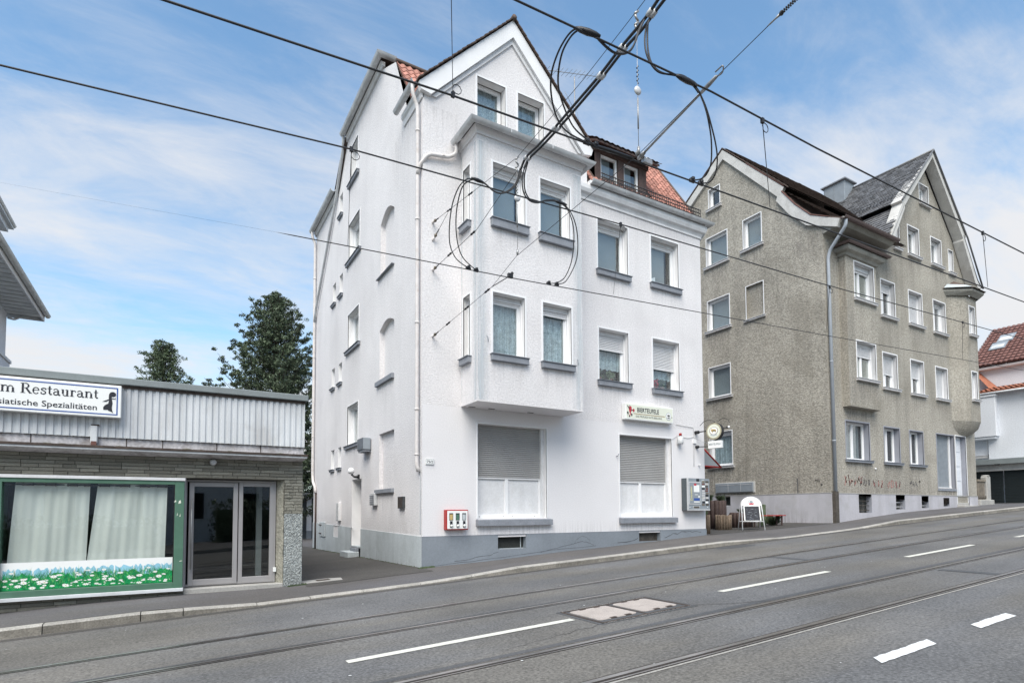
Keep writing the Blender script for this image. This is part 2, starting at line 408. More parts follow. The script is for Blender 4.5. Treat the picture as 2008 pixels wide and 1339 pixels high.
pavement = sheet('pavement', M['walk'], [lambda x: Ky(x) + .155, lambda x: Ky(x) + .6, lambda x: -.6, 0.0, .6, 3, 8, 14, 30], Zs, fine)
drive = sheet('driveway', M['drive'], [lambda x: -.62 - .05 * math.sin(x * 2), -.2, 0.2, 3, 8, 14, 29], lambda x, y: Zs(x, y) + .006, [-2.46 + i * .246 for i in range(11)])
yard = sheet('yard', M['drive'], [-.1, .5, 3, 8, 14], lambda x, y: Zs(x, y) + .006, [8.86 + i * .3 for i in range(22)])
far_walk = sheet('far_pavement', M['walk'], [lambda x: line(-19, x), lambda x: line(-16, x), lambda x: line(-12.75, x)], lambda x, y: Zr(x) + .13)
# darker utility strips in the asphalt, children of the road
def road_strip(name, mt, poly, dz=.004, parent=None):
    b = MB(); b.add([(x, y, Zr(x) + dz) for x, y in poly], [tuple(t) for t in tessellate_polygon([[Vector((x, y, 0)) for x, y in poly]])])
    return b.build(name, mt, parent or road, fix=False)
def strip(y0, x0, x1, w, dz, name, mt, parent=None):
    b = MB(); n = max(2, int((x1-x0)/2.)); pts = []; fs = []
    for i in range(n+1):
        x = x0 + (x1-x0)*i/n
        for s in (-w/2, w/2): pts.append((x, line(y0, x)+s, Zr(x)+dz))
    fs = [(2*i, 2*i+2, 2*i+3, 2*i+1) for i in range(n)]
    b.add(pts, fs); return b.build(name, mt, parent or road, fix=False)
strip(-6.74, -30, 60, .09, .003, 'asphalt_seam', M['patch'])
strip(-4.93+.09, -30, 60, .05, .003, 'asphalt_seam', M['patch'])
strip(-1.86, -30, 60, .16, .0025, 'gutter_dirt', M['drive'])
for yy, x0 in ((-4.05, 6.0), (-7.1, 5.93)):
    pts = []
    road_strip('asphalt_patch', M['patch'], [(x0 - .12, yy), (x0 + .05, yy - .0), (x0 + .02, yy - .9), (x0 - .16, yy - .9)], .005)

# kerbstones: one structure, each stone a part
kerb = MB(); kerb.box(-30, -29.9, Ky(-30), Ky(-30) + .15, Zr(-30) - .1, Zr(-30) + .1)
kerb = kerb.build('kerb', M['kerb'], kind='structure')
x = -11.0; i = 0
joints = [-6.05, -4.95, -4.42, -3.42, -2.62, -1.75, -.72, .3]
xk = [-11 + i for i in range(5)] + joints + [1.3 + i * 1.02 for i in range(34)]
for a, b_ in zip(xk, xk[1:]):
    s = MB(); g = .006; e = random.uniform(-.003, .003)
    def kp(x, o, z): return (x, Ky(x) + o, z)
    za, zb = Zr(a) + Kh(a) + e, Zr(b_) + Kh(b_) + e
    P = []
    for xx, zt in ((a + g, za), (b_ - g, zb)):
        P += [kp(xx, .0, Zr(xx) - .05), kp(xx, .012, zt - .02), kp(xx, .03, zt), kp(xx, .155, zt + .004), kp(xx, .155, Zr(xx) - .05)]
    fs = [(k, (k+1) % 5, (k+1) % 5 + 5, k + 5) for k in range(5)] + [(4, 3, 2, 1, 0), (5, 6, 7, 8, 9)]
    s.add(P, fs[1:]); s.mi = 1; s.add(P, fs[:1]); s.build('kerb_stone', [M['kerb'], M['kerb_face']], kerb)
fk = MB(); fk.sweep([(xx, line(-12.75, xx), Zr(xx)) for xx in (-40, -20, 0, 20, 40, 60)], [(-.0, -.05), (-.0, .13), (-.15, .135), (-.15, -.05)]); fk.build('far_kerb', M['kerb'], kind='structure')

# tram rails sunk in the asphalt
RL = ['far rail of the tram track nearest the houses', 'near rail of the tram track nearest the houses', 'far rail of the tram track in the foreground', 'near rail of the tram track in the foreground, with a bright edge']
for k, y0 in enumerate((-3.88, -4.93, -6.87, -7.86)):
    t = thing('tram_rail', (0, line(y0, 0), Zr(0)), 'steel groove rail: ' + RL[k], 'tram rail', 'tram rails in the street')
    strip(y0, -34, 62, .052, .008, 'rail_head', M['rail'], t)
    strip(y0 - .047 if k % 2 == 1 else y0 - .047, -34, 62, .042, .0065, 'rail_groove', M['rail_dark'], t)
    strip(y0 - .078, -34, 62, .020, .008, 'rail_lip', M['rail'], t)
    strip(y0 + .036, -34, 62, .020, .0055, 'joint_sealant', M['rail_dark'], t)
strip(-7.98, -34, 62, .03, .0045, 'worn_strip', M['kerb'])
# painted marks, children of the road
for x0, x1 in ((-18.3, -15.3), (-13.2, -10.2), (-8.2, -5.2), (-3.13, -.46), (2.13, 4.74), (7.22, 9.9), (12.04, 14.7), (16.9, 19.5), (21.7, 24.3), (26.5, 29)):
    strip(-5.92, x0, x1, .115, .006, 'lane_marking', M['paint'])
for x0, x1 in ((.36, 1.27), (2.12, 2.93), (3.9, 4.8), (5.8, 6.7), (7.6, 8.5)):
    b = MB(); w = .12; n = 14; a = []; c = []
    for i in range(n + 1):
        xx = x0 + (x1 - x0) * i / n; j = random.uniform(-.008, .008)
        a.append((xx + .10 + (random.uniform(-.02, .02) if i in (0, n) else 0), line(-8.86, xx) + j)); c.append((xx + (random.uniform(-.02, .02) if i in (0, n) else 0), line(-8.86, xx) - w + j * .6))
    road_strip('lane_marking', M['paint_white'], a + c[::-1], .006)
# hairline and tar-filled cracks
random.seed(31)
def road_crack(x, y, dx, dy, n, w, mt):
    P = []; 
    for i in range(n + 1): P.append((x + dx*i/n + random.uniform(-.03, .03), y + dy*i/n + random.uniform(-.04, .04)))
    b = MB(); pts = []
    for i, (a, c) in enumerate(P): pts += [(a, c - w*random.uniform(.3, 1), Zr(a) + .0045), (a + w*.4, c + w*random.uniform(.3, 1), Zr(a) + .0045)]
    b.add(pts, [(2*i, 2*i+2, 2*i+3, 2*i+1) for i in range(n)]); b.build('asphalt_crack', mt, road, fix=False)
for a in ((1.25, -5.50, 1.0, .35, 8, .006), (1.1, -6.3, .9, -.55, 8, .008), (-.4, -6.35, -1.4, -.2, 9, .005), (4.2, -3.0, 3.5, .25, 16, .004), (-4.2, -3.1, 2.4, -.2, 12, .004), (8, -8.4, 5, .4, 18, .006), (-2.6, -5.2, .2, 1.1, 7, .004), (9.2, -5.2, .3, 1.2, 8, .006), (1.6, -3.2, 1.5, .6, 9, .004), (12, -3.0, 4, -.3, 14, .007)):
    road_crack(*a, M['rail_dark'])
# small litter and pale chips on the asphalt
lt = MB(); random.seed(11)
for _ in range(70):
    xx = random.uniform(-7, 12); yy = random.uniform(-9.5, -2.2); r = random.uniform(.006, .02); an = random.uniform(0, 6)
    lt.add([(xx + r*math.cos(an+q), yy + r*math.sin(an+q)*random.uniform(.5, 1), Zr(xx) + .009) for q in (0, 1.4, 2.9, 4.5)], [(0, 1, 2, 3)])
lt.build('litter', M['paint_white'], kind='stuff', fix=False)['label'] = 'small pale chips and litter scattered on the asphalt'

# double concrete cover between the tracks
mh = thing('manhole_cover', (.37, -5.84, Zr(.37)), 'double pinkish concrete service cover set in the street between the tracks', 'manhole cover')
def cz(x, d): return Zr(x) + d
def flat(poly, dz, name, mt, par):
    b = MB(); n = len(poly); P = [(x, y, cz(x, dz)) for x, y in poly] + [(x, y, cz(x, -.02)) for x, y in poly]
    tri = [tuple(t) for t in tessellate_polygon([[Vector((x, y, 0)) for x, y in poly]])]
    b.add(P, tri + [(i, (i+1) % n, (i+1) % n + n, i + n) for i in range(n)]); return b.build(name, mt, par)
def rrect(x0, x1, y0, y1, r, notches=()):
    P = []
    for cx, cy, a0 in ((x1-r, y1-r, 0), (x0+r, y1-r, 90), (x0+r, y0+r, 180), (x1-r, y0+r, 270)):
        P += [(cx + r*math.cos(R_(a0 + q)), cy + r*math.sin(R_(a0 + q))) for q in (0, 30, 60, 90)]
        if a0 == 90 and False: pass
    return P
flat([(-.40, -6.36), (1.16, -6.40), (1.16, -5.42), (-.38, -5.46)], .005, 'bedding', M['patch'], mh)
for (x0, x1, y0, y1) in ((-.34, 1.10, -5.53, -5.50), (-.34, 1.10, -6.33, -6.30), (-.34, -.31, -6.33, -5.50), (1.07, 1.10, -6.33, -5.50), (.365, .385, -6.30, -5.53)):
    flat([(x0, y0), (x1, y0), (x1, y1), (x0, y1)], .011, 'frame_bar', M['rust'], mh)
for (x0, x1) in ((-.27, .33), (.43, 1.02)):
    cvr = flat(rrect(x0, x1, -6.20, -5.57, .06), .012, 'cover_slab', M['cover'], mh)
    for sx in (x0 + .17, x1 - .2):
        for yy in (-5.585, -6.185):
            flat([(sx, yy - .02), (sx + .09, yy - .02), (sx + .09, yy + .02), (sx, yy + .02)], .016, 'lifting_slot', M['rust'], cvr)
s = MB()
for i in range(60):
    for yy in (-6.345, -5.485):
        xx = -.33 + 1.42 * i / 60 + random.uniform(0, .01)
        if random.random() < .7: s.add([(xx, yy - .012, cz(xx, .010)), (xx + .013, yy - .012, cz(xx, .010)), (xx + .013, yy + .012, cz(xx, .010)), (xx, yy + .012, cz(xx, .010))], [(0, 1, 2, 3)])
s.build('edge_bolts', M['kerb'], mh, kind='stuff', fix=False)

# dark repair by the dropped kerb
road_strip('asphalt_patch', M['patch'], [(6.6, -2.22), (7.0, -2.36), (7.7, -2.40), (8.0, -2.22), (7.6, -1.98), (6.8, -1.96)], .0035)
dc = thing('drain_cover', (-2.1, -.2, Zs(-2.1, -.2)), 'worn concrete drain slab in the driveway beside the restaurant pier', 'drain cover')
b = MB(); b.add([(x_, y_, Zs(x_, y_) + h) for h in (0, .014) for x_, y_ in ((-2.47, -.30), (-1.75, -.33), (-1.72, -.08), (-2.0, .02), (-2.46, .02))], [(5, 6, 7, 8, 9), (0, 1, 6, 5), (1, 2, 7, 6), (2, 3, 8, 7), (3, 4, 9, 8)]); b.build('slab', M['concrete'], dc)
b = MB(); b.add([(x_, y_, Zs(x_, y_) + .017) for x_, y_ in ((-2.2, -.22), (-1.95, -.23), (-1.95, -.08), (-2.2, -.07))], [(0, 1, 2, 3)]); b.build('grate', M['rust'], dc, fix=False)
# ------------------------------------------------------------------ walls and windows
def loop_rect(a0, a1, b0, b1): return [(a0, b0), (a1, b0), (a1, b1), (a0, b1)]
def arch(a0, a1, b0, b1, rise, n=8):
    P = [(a0, b0), (a1, b0), (a1, b1)]
    c = (a0 + a1) / 2; w = (a1 - a0) / 2
    for i in range(1, n):
        t = i / n; P.append((a1 - 2*w*t, b1 + rise * math.sin(math.pi * t)))
    return P + [(a0, b1)]
def wall(parent, name, Mf, outer, holes, depth, mats, backs=(), label=None, alt=()):
    """outer & holes: 2D loops in (a,b); hole edges get reveals `depth` deep (material 1); holes in `backs` get a back face"""
    b = MB(Mf); loops = [outer] + [h for h in holes]
    allp = [p for L in loops for p in L]
    tri = tessellate_polygon([[Vector((a, c, 0)) for a, c in L] for L in loops])
    b.add([(a, 0, c) for a, c in allp], [tuple(t) for t in tri])
    for hi, h in enumerate(holes):
        n = len(h); dp = depth[hi] if isinstance(depth, (list, tuple)) else depth
        b.mi = 1 if len(mats) > 1 and hi not in backs else 0
        if hi in alt: b.mi = 2
        b.add([(a, 0, c) for a, c in h] + [(a, -dp, c) for a, c in h], [(i, (i+1) % n, (i+1) % n + n, i + n) for i in range(n)])
        if hi in backs:
            b.mi = 0; t2 = tessellate_polygon([[Vector((a, c, 0)) for a, c in h]]); b.add([(a, -dp, c) for a, c in h], [tuple(t) for t in t2])
        b.mi = 0
    return b.build(name, mats, parent, label=label, fix=False)
def trim(parent, Mf, a0, a1, b0, b1, w=.045, n=.010, mt='white', bottom=False, name='window_trim'):
    b = MB(Mf)
    b.box(a0-w, a0, -.02, n, b0, b1); b.box(a1, a1+w, -.02, n, b0, b1); b.box(a0-w, a1+w, -.02, n, b1, b1+w)
    if bottom: b.box(a0-w, a1+w, -.02, n, b0-w, b0)
    return b.build(name, M[mt], parent)
def sill(parent, Mf, a0, a1, b0, mt, h=.15, over=.06, out=.09, lip=True, depth=.2):
    b = MB(Mf); b.box(a0-over, a1+over, -.01, out, b0-h, b0-.014); o = b.build('window_sill', M[mt], parent, bevel=.006)
    c = MB(Mf)
    if lip:
        c.box(a0-over-.015, a1+over+.015, -.005, out+.025, b0-.014, b0); c.box(a0, a1, -depth, -.005, b0-.014, b0+.004)
        c.build('sill_capping', M['white_worn'] if mt == 'sill_pale' else M['sill'], parent)
    return o
def window(parent, Mf, a0, a1, b0, b1, d=.20, lights=1, sill_mt='sill', sill_h=.15, box=.10, shut=0., curtain='blind', cut=.0, trim_mt='white', trim_w=.045, over=.06, out=.09, transom=None, fw=.055, slat_m='slat', dark_right=.18, room=.45, has_trim=True, pad=.25):
    w = MB(Mf); n0, n1 = -d - .06, -d
    top = b1 - box
    def frame(x0, x1, z0, z1, f=fw, dn=0):
        w.box(x0, x0+f, n0+dn, n1+dn, z0, z1); w.box(x1-f, x1, n0+dn, n1+dn, z0, z1)
        w.box(x0+f, x1-f, n0+dn, n1+dn, z0, z0+f*1.15); w.box(x0+f, x1-f, n0+dn, n1+dn, z1-f, z1)
    frame(a0, a1, b0, top)
    panes = []
    if lights == 1: panes.append((a0+fw, a1-fw))
    else:
        ms = [a0 + (a1-a0)*k/lights for k in range(1, lights)]
        e = [a0+fw] + sum([[m-.035, m+.035] for m in ms], []) + [a1-fw]
        for m in ms: w.box(m-.035, m+.035, n0, n1+.004, b0+fw*1.15, top-fw)
        panes = [(e[2*k], e[2*k+1]) for k in range(lights)]
    wo = w.build('window', M['pvc'], parent, bevel=.004)
    c = MB(Mf); s_ = .035 if lights == 1 else .022
    for x0, x1 in panes:                                  # inner sash
        z0, z1 = b0+fw*1.15, top-fw
        c.box(x0, x0+s_, n0-.01, n1-.018, z0, z1); c.box(x1-s_, x1, n0-.01, n1-.018, z0, z1)
        c.box(x0+s_, x1-s_, n0-.01, n1-.018, z0, z0+s_); c.box(x0+s_, x1-s_, n0-.01, n1-.018, z1-s_, z1)
    c.build('sash', M['pvc'], wo, bevel=.003)
    for x0, x1 in panes:
        g = MB(Mf); z0, z1 = b0+fw*1.15+s_, top-fw-s_
        g.box(x0+s_-.004, x1-s_+.004, n0+.012, n0+.020, z0-.004, z1+.004); g.build('pane', M['glass'], wo)
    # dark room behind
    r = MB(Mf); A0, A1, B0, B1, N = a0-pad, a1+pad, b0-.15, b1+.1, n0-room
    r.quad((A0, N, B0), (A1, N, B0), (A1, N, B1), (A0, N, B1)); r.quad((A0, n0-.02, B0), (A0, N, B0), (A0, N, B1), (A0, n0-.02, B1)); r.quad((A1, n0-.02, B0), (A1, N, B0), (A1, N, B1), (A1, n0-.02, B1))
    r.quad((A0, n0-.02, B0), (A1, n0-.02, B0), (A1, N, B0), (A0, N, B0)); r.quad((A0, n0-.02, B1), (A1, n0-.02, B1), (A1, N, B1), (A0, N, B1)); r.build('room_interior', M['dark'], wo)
    if curtain:
        q = MB(Mf); q.smooth = True
        ax0, ax1 = a0+.03, a1-.03 - (dark_right*(a1-a0) if curtain == 'blind' else .03*(a1-a0))
        z0, z1 = b0+.05 + cut*(top-b0), top-.03
        nn = 40 if curtain != 'blind' else 2
        amp = .03 if curtain != 'blind' else 0
        P = []
        for i in range(nn+1):
            a = ax0 + (ax1-ax0)*i/nn; t = -n0 and n0-(.07 if curtain != 'blind' else .045) + amp*math.sin(i*1.9 + a0*7) + amp*.6*math.sin(i*.7)
            zz = z0 + (abs(math.sin(i*.42))*.05 if cut else 0)
            P += [(a, t, zz), (a, t, z1)]
        q.add(P, [(2*i, 2*i+2, 2*i+3, 2*i+1) for i in range(nn)])
        q.build('curtain' if curtain != 'blind' else 'blind', M[curtain], wo, fix=False)
    if box:
        k = MB(Mf); k.box(a0+.002, a1-.002, -d-.05, -d+.015 if shut == 0 else -d+.03, top, b1-.002); k.box(a0+.002, a1-.002, -d-.04, -d+.045, top-.022, top)
        k.build('shutter_box', M['white_worn'], wo, bevel=.004)
        for s2 in (a0, a1-.03):
            k2 = MB(Mf); k2.box(s2+.001, s2+.029, -d+.001, -d+.05, b0+.02, top-.022); k2.build('guide_rail', M['white'], wo)
    if shut:
        k = MB(Mf); zz = top-.022; hgt = (top-b0)*shut; n = max(2, int(hgt/.042)); st = hgt/n
        for i in range(n):
            z = zz - st*(i+1)
            k.add([(a0+.03, -d+.010, z+.004), (a1-.03, -d+.010, z+.004), (a1-.03, -d+.022, z+st*.5), (a0+.03, -d+.022, z+st*.5), (a1-.03, -d+.010, z+st-.002), (a0+.03, -d+.010, z+st-.002), (a1-.03, -d+.002, z+st), (a0+.03, -d+.002, z+st)],
                  [(0, 1, 2, 3), (3, 2, 4, 5), (5, 4, 6, 7)])
        k.box(a0+.03, a1-.03, -d+.004, -d+.026, zz-hgt-.03, zz-hgt)
        k.build('roller_shutter', M[slat_m], wo, kind='stuff', fix=False)
    if has_trim: trim(wo, Mf, a0, a1, b0, b1, trim_w, .010, trim_mt)
    if sill_mt: sill(wo, Mf, a0, a1, b0, sill_mt, sill_h, over, out, depth=d)
    return wo
def slat_shutter(parent, Mf, a0, a1, z0, z1, n, d, mt, st=.046):
    fr = MB(Mf); fr.box(a0, a0+.028, n-.01, n+.035, z0, z1); fr.box(a1-.028, a1, n-.01, n+.035, z0, z1); fr.box(a0, a1, n-.005, n+.02, z0-.03, z0)
    o = fr.build('roller_shutter', M['white_worn'], parent)
    s = MB(Mf); w = (a1-a0)-.06; c = .0
    cnt = int((z1-z0)/st); st = (z1-z0)/cnt
    for i in range(cnt):
        z = z0 + st*i; s = MB(Mf)
        P = []
        for aa in (a0+.03, a1-.03): P += [(aa, n, z+.003), (aa, n+.010, z+st*.3), (aa, n+.011, z+st*.65), (aa, n+.003, z+st-.001), (aa, n-.006, z+st+.002)]
        s.add(P, [(k, k+1, k+6, k+5) for k in range(4)]); s.build('shutter_slat', M[mt], o, fix=False)
    return o
def gutter_prof(r=.075, n=8):
    P = [(r*math.cos(math.pi + math.pi*i/n), r*math.sin(math.pi + math.pi*i/n)) for i in range(n+1)]
    P = [(r + a, b) for a, b in P]
    Q = [(r + (a-r)*.84, b*.84) for a, b in reversed(P)]
    P[-1] = (P[-1][0] + .012, .012)
    return P + Q
def gutter(parent, path, r=.075, mt='zinc', name='gutter'):
    b = MB(); b.sweep(path, gutter_prof(r)); return b.build(name, M[mt], parent)
def bent(pts, rad=.10, n=5):
    """round the corners of a polyline"""
    P = [Vector(p) for p in pts]; out = [P[0]]
    for i in range(1, len(P)-1):
        a = (P[i-1]-P[i]); c = (P[i+1]-P[i]); r = min(rad, a.length*.45, c.length*.45)
        p0, p2 = P[i] + a.normalized()*r, P[i] + c.normalized()*r
        for k in range(n+1):
            t = k/n; out.append(p0*(1-t)**2 + P[i]*2*t*(1-t) + p2*t*t)
    return [tuple(p) for p in out + [P[-1]]]
def downpipe(parent, pts, r=.048, mt='pipe', clips=()):
    b = MB(); b.tube(bent(pts), r, 12); o = b.build('downpipe', M[mt], parent)
    for c in clips:
        k = MB(); k.tube([(c[0], c[1], c[2]-.02), (c[0], c[1], c[2]+.02)], r+.008, 12); k.build('pipe_clip', M[mt], o)
    return o
def tile_mesh(w, l, th, mt, name='roof_tile', curve=.012, pan=False):
    b = MB(); N = 6; P = []
    for k in range(N+1):
        t = k/N; x = -w/2 + w*t
        if pan: z = curve*math.cos(t*2*math.pi) ; y0 = .02*math.cos(t*2*math.pi)
        else: z = curve*math.sin(math.pi*t); y0 = l*.22*(1-math.sin(math.pi*t))
        P += [(x, y0, z), (x, l*1.25, z - .0), (x, y0, z-th)]
    fs = []
    for k in range(N):
        i = 3*k; fs += [(i, i+3, i+4, i+1), (i+2, i+5, i+3, i)]
    b.add(P, fs); me = bpy.data.meshes.new(name); me.from_pydata(b.v, [], b.f); me.materials.append(M[mt]); return me
def tile_field(parent, O, u, v, W, L, tw, tl, mt, keep=None, limit=300, pan=False, curve=.012, stuff_name='roof_tiles', lift=.07):
    """tiles in rows from the eave up; the first `limit` are objects, the rest one joined part"""
    O, u, v = Vector(O), Vector(u).normalized(), Vector(v).normalized(); nrm = u.cross(v).normalized()
    if nrm.z < 0: nrm = -nrm
    vv = (v - nrm*lift).normalized(); n2 = u.cross(vv).normalized()
    if n2.z < 0: n2 = -n2; 
    me = tile_mesh(tw*.985, tl, .014, mt, pan=pan, curve=curve); rest = MB(); cnt = 0
    for j in range(int(L/tl)):
        off = (tw/2 if j % 2 and not pan else 0)
        for i in range(-1, int(W/tw)+1):
            s = i*tw + off + tw/2; t = j*tl
            if s < 0 or s > W: continue
            p = O + u*s + v*t
            if keep and not keep(p): continue
            jz = random.uniform(-.004, .004); ja = random.uniform(-.02, .02)
            u2 = (u + vv*ja).normalized(); v2 = (vv - u*ja).normalized()
            q = p + n2*(.03 + jz)
            mw = Matrix(((u2.x, v2.x, n2.x, q.x), (u2.y, v2.y, n2.y, q.y), (u2.z, v2.z, n2.z, q.z), (0, 0, 0, 1)))
            if cnt < limit:
                inst('roof_tile', me, parent, mw); cnt += 1
            else:
                rest.add([tuple(mw @ Vector(x)) for x in (vx.co for vx in me.vertices)], [tuple(f.vertices) for f in me.polygons])
    if rest.v: rest.build(stuff_name, M[mt], parent, kind='stuff', fix=False)
def text_mesh(parent, s, Mf, a, b, size, mt, n=.004, align='LEFT', bold=0., name='lettering', sx=1.0, rot=0., depth=.003, spacing=1.0, fit=None):
    """flat lettering lying on a plane: a,b in plane coordinates (baseline), size = cap height"""
    cu = bpy.data.curves.new('t', 'FONT'); cu.body = s; cu.size = size/.70; cu.align_x = align; cu.offset = bold*size; cu.space_character = spacing; cu.resolution_u = 3
    o = bpy.data.objects.new('t', cu); COL.objects.link(o); bpy.context.view_layer.update()
    dg = bpy.context.evaluated_depsgraph_get(); me = bpy.data.meshes.new_from_object(o.evaluated_get(dg))
    bpy.data.objects.remove(o)
    if fit:
        xs2 = [v.co.x for v in me.vertices]; sx = fit/(max(xs2)-min(xs2))
    me.name = name; cr, sr = math.cos(rot), math.sin(rot)
    for v in me.vertices:
        x, y = v.co.x*sx, v.co.y
        v.co = Vector(Mf(a + x*cr - y*sr, n, b + x*sr + y*cr))
    me.materials.clear(); me.materials.append(M[mt])
    t = bpy.data.objects.new(name, me); COL.objects.link(t)
    if parent: parent_to(t, parent)
    return t
def poly_plate(parent, Mf, poly, n0, n1, mt, name, **k):
    b = MB(); b.prism(poly, lambda a, c, d: Mf(a, d, c), n0, n1); return b.build(name, M[mt] if isinstance(mt, str) else mt, parent, **k)
def ell(cx, cy, rx, ry, n=24): return [(cx + rx*math.cos(2*math.pi*k/n), cy + ry*math.sin(2*math.pi*k/n)) for k in range(n)]

# roman letters with thick and thin strokes and serifs, drawn as flat strokes (cap height 1, x-height .66)
def _arc(cx, cy, rx, ry, a0, a1, n=12): return [(cx + rx*math.cos(R_(a0+(a1-a0)*k/n)), cy + ry*math.sin(R_(a0+(a1-a0)*k/n))) for k in range(n+1)]
def _n(x): return [([(x, 0), (x, .66)], .17), ([(x-.13, .03), (x+.13, .03)], .06), ([(x-.14, .63), (x, .63)], .06), (_arc(x+.20, .42, .16, .21, 160, 20), .09), ([(x+.37, .46), (x+.37, 0)], .17), ([(x+.24, .03), (x+.50, .03)], .06)]
GLY = {'R': (.86, [([(.2, 0), (.2, 1)], .18), ([(.04, .03), (.38, .03)], .06), ([(.04, .97), (.40, .97)], .06), (_arc(.38, .745, .24, .23, 90, -90), .10), ([(.60, .80), (.60, .68)], .16), ([(.36, .515), (.3, .515)], .07), ([(.44, .52), (.74, .02)], .17), ([(.66, .03), (.88, .03)], .06)]),
 'e': (.58, [(_arc(.29, .33, .22, .31, 20, 320), .10), ([(.10, .42), (.10, .24)], .15), ([(.1, .37), (.5, .37)], .07), ([(.50, .37), (.48, .46)], .10)]),
 's': (.50, [([(.42, .47), (.42, .60), (.26, .63), (.11, .56), (.11, .45), (.26, .37), (.40, .27), (.41, .13), (.26, .03), (.09, .08), (.08, .22)], .12)]),
 't': (.42, [([(.2, .88), (.2, .16), (.26, .05), (.38, .08)], .15), ([(.04, .62), (.38, .62)], .07)]),
 'a': (.60, [(_arc(.25, .46, .17, .17, 165, 10), .09), ([(.42, .50), (.42, .10), (.50, .03), (.58, .07)], .16), (_arc(.24, .19, .15, .16, 80, 330), .11), ([(.24, .35), (.42, .42)], .07)]),
 'u': (.68, [([(.17, .66), (.17, .22)], .17), (_arc(.33, .20, .15, .17, 190, 340), .10), ([(.50, .66), (.50, 0)], .17), ([(.03, .63), (.17, .63)], .06), ([(.36, .63), (.5, .63)], .06), ([(.5, .03), (.64, .03)], .06)]),
 'r': (.52, [([(.17, 0), (.17, .66)], .17), ([(.03, .03), (.33, .03)], .06), ([(.03, .63), (.17, .63)], .06), (_arc(.34, .44, .14, .17, 160, 60), .09), ([(.42, .56), (.47, .50)], .13)]),
 'n': (.70, _n(.17)), 'm': (1.06, _n(.17) + _n(.54)[3:]), ' ': (.34, [])}
def roman(parent, s, Mf, a, b, size, width, mt, n, align='RIGHT'):
    tot = sum(GLY[c][0] for c in s); sx = width/tot; x = a - width if align == 'RIGHT' else a
    for c in s:
        m = MB(Mf)
        for k, (pts, w) in enumerate(GLY[c][1]):
            P = [Vector((p[0]*sx, p[1]*size)) for p in pts]; wv = w*size*.92; nn = n + k*.00012; L = []
            for i, p in enumerate(P):
                d = (P[min(i+1, len(P)-1)] - P[max(i-1, 0)]).normalized(); o = Vector((-d.y, d.x))*wv/2*(1 if abs(d.y) < .5 else 1.0)
                L += [(x+(p+o).x, nn, b+(p+o).y), (x+(p-o).x, nn, b+(p-o).y)]
            m.add(L, [(2*i, 2*i+1, 2*i+3, 2*i+2) for i in range(len(P)-1)])
        if m.v: m.build('letter', M[mt], parent, fix=False)
        x += GLY[c][0]*sx
# ================================================================== white corner house
W, D = 8.78, 10.75
H = thing('apartment_house', (W/2, D/2, .2), 'white rendered corner house with pointed street gable, two-storey bay and grey plinth', 'house')
F0, L0 = front(0), left(0)
WM = [M['stucco'], M['reveal']]; WS = [M['stucco_smooth'], M['reveal']]
fw_win = [(4.88, 5.92, 7.50, 8.85), (6.78, 7.85, 7.52, 8.86), (4.88, 5.89, 4.58, 5.95), (6.79, 7.81, 4.56, 5.96)]
attic = [(1.34, 2.10, 10.05, 11.33), (2.45, 3.20, 10.05, 11.34)]
wall(H, 'wall', F0, [(0, 3.5), (W, 3.5), (W, 9.6), (4.55, 9.6), (4.55, 10.45), (2.275, 12.80), (0, 10.45)], [loop_rect(*h) for h in fw_win + attic], .2, WM)
shA, shB = (1.33, 3.21, 1.03, 3.18), (5.53, 7.44, 1.03, 3.20)
wall(H, 'wall', F0, [(0, .60), (W, .60), (W, 3.5), (0, 3.5)], [loop_rect(*shA), loop_rect(*shB)], .2, WS, label='smoother ground-floor render of the street front')
# plinth of the street front, proud of the render
cA, cB = (1.84, 2.60, .32, .652), (6.16, 6.95, .37, .645)
Fp = front(.018)
wall(H, 'plinth', front(-.018), [(-.018, -.35), (W+.01, -.35), (W+.01, .66), (-.018, .66)], [loop_rect(*cA), loop_rect(*cB)], .16, [M['plinth_dark'], M['plinth_dark']])
b = MB(); b.box(-.018, W+.01, -.018, .01, .655, .662); b.build('plinth_edge', M['plinth_dark'], H)
for (c, mt) in ((cA, 'dirty_mesh'), (cB, 'brown_board')):
    w_ = MB(F0); w_.box(c[0], c[1]-.0, -.13, -.12, c[2], c[3]); o = w_.build('cellar_window', M[mt], H)
    w_ = MB(F0); w_.box(c[1]-.085, c[1]-.07, -.12, -.105, c[2], c[3]); w_.box(c[0], c[1], -.12, -.105, c[2], c[2]+.015); w_.build('frame', M['plinth_light'] if mt == 'dirty_mesh' else M['brown_board'], o)
# cracks in the plinth
def crack(pts, r, nm='plinth_crack'):
    b = MB(); Pp = []
    for (x0, z0), (x1, z1) in zip(pts, pts[1:]):
        for t in (0, .34, .67): Pp.append((x0+(x1-x0)*t + random.uniform(-.01, .01), z0+(z1-z0)*t + random.uniform(-.008, .008)))
    Pp.append(pts[-1]); n = len(Pp)
    P = [(x, -.0195, z + r*random.uniform(.3, 1)) for x, z in Pp] + [(x, -.0195, z - r*random.uniform(.3, 1)) for x, z in Pp]
    b.add(P, [(i, i+1, n+i+1, n+i) for i in range(n-1)]); b.build(nm, M['crack'], H, fix=False)
crack([(.75, .10), (1.1, .13), (1.35, .18), (1.62, .19), (1.72, .24), (1.85, .27)], .006)
crack([(3.0, .22), (3.5, .30), (4.0, .39), (4.25, .44), (4.45, .40), (4.62, .33)], .006)
crack([(4.0, .39), (4.1, .50), (4.28, .57), (4.4, .52), (4.5, .45)], .004)
crack([(5.4, .36), (5.85, .39), (6.0, .42), (6.12, .47)], .009)
crack([(7.1, .44), (7.3, .50), (7.42, .56), (7.6, .54), (7.75, .60), (7.95, .59)], .011)
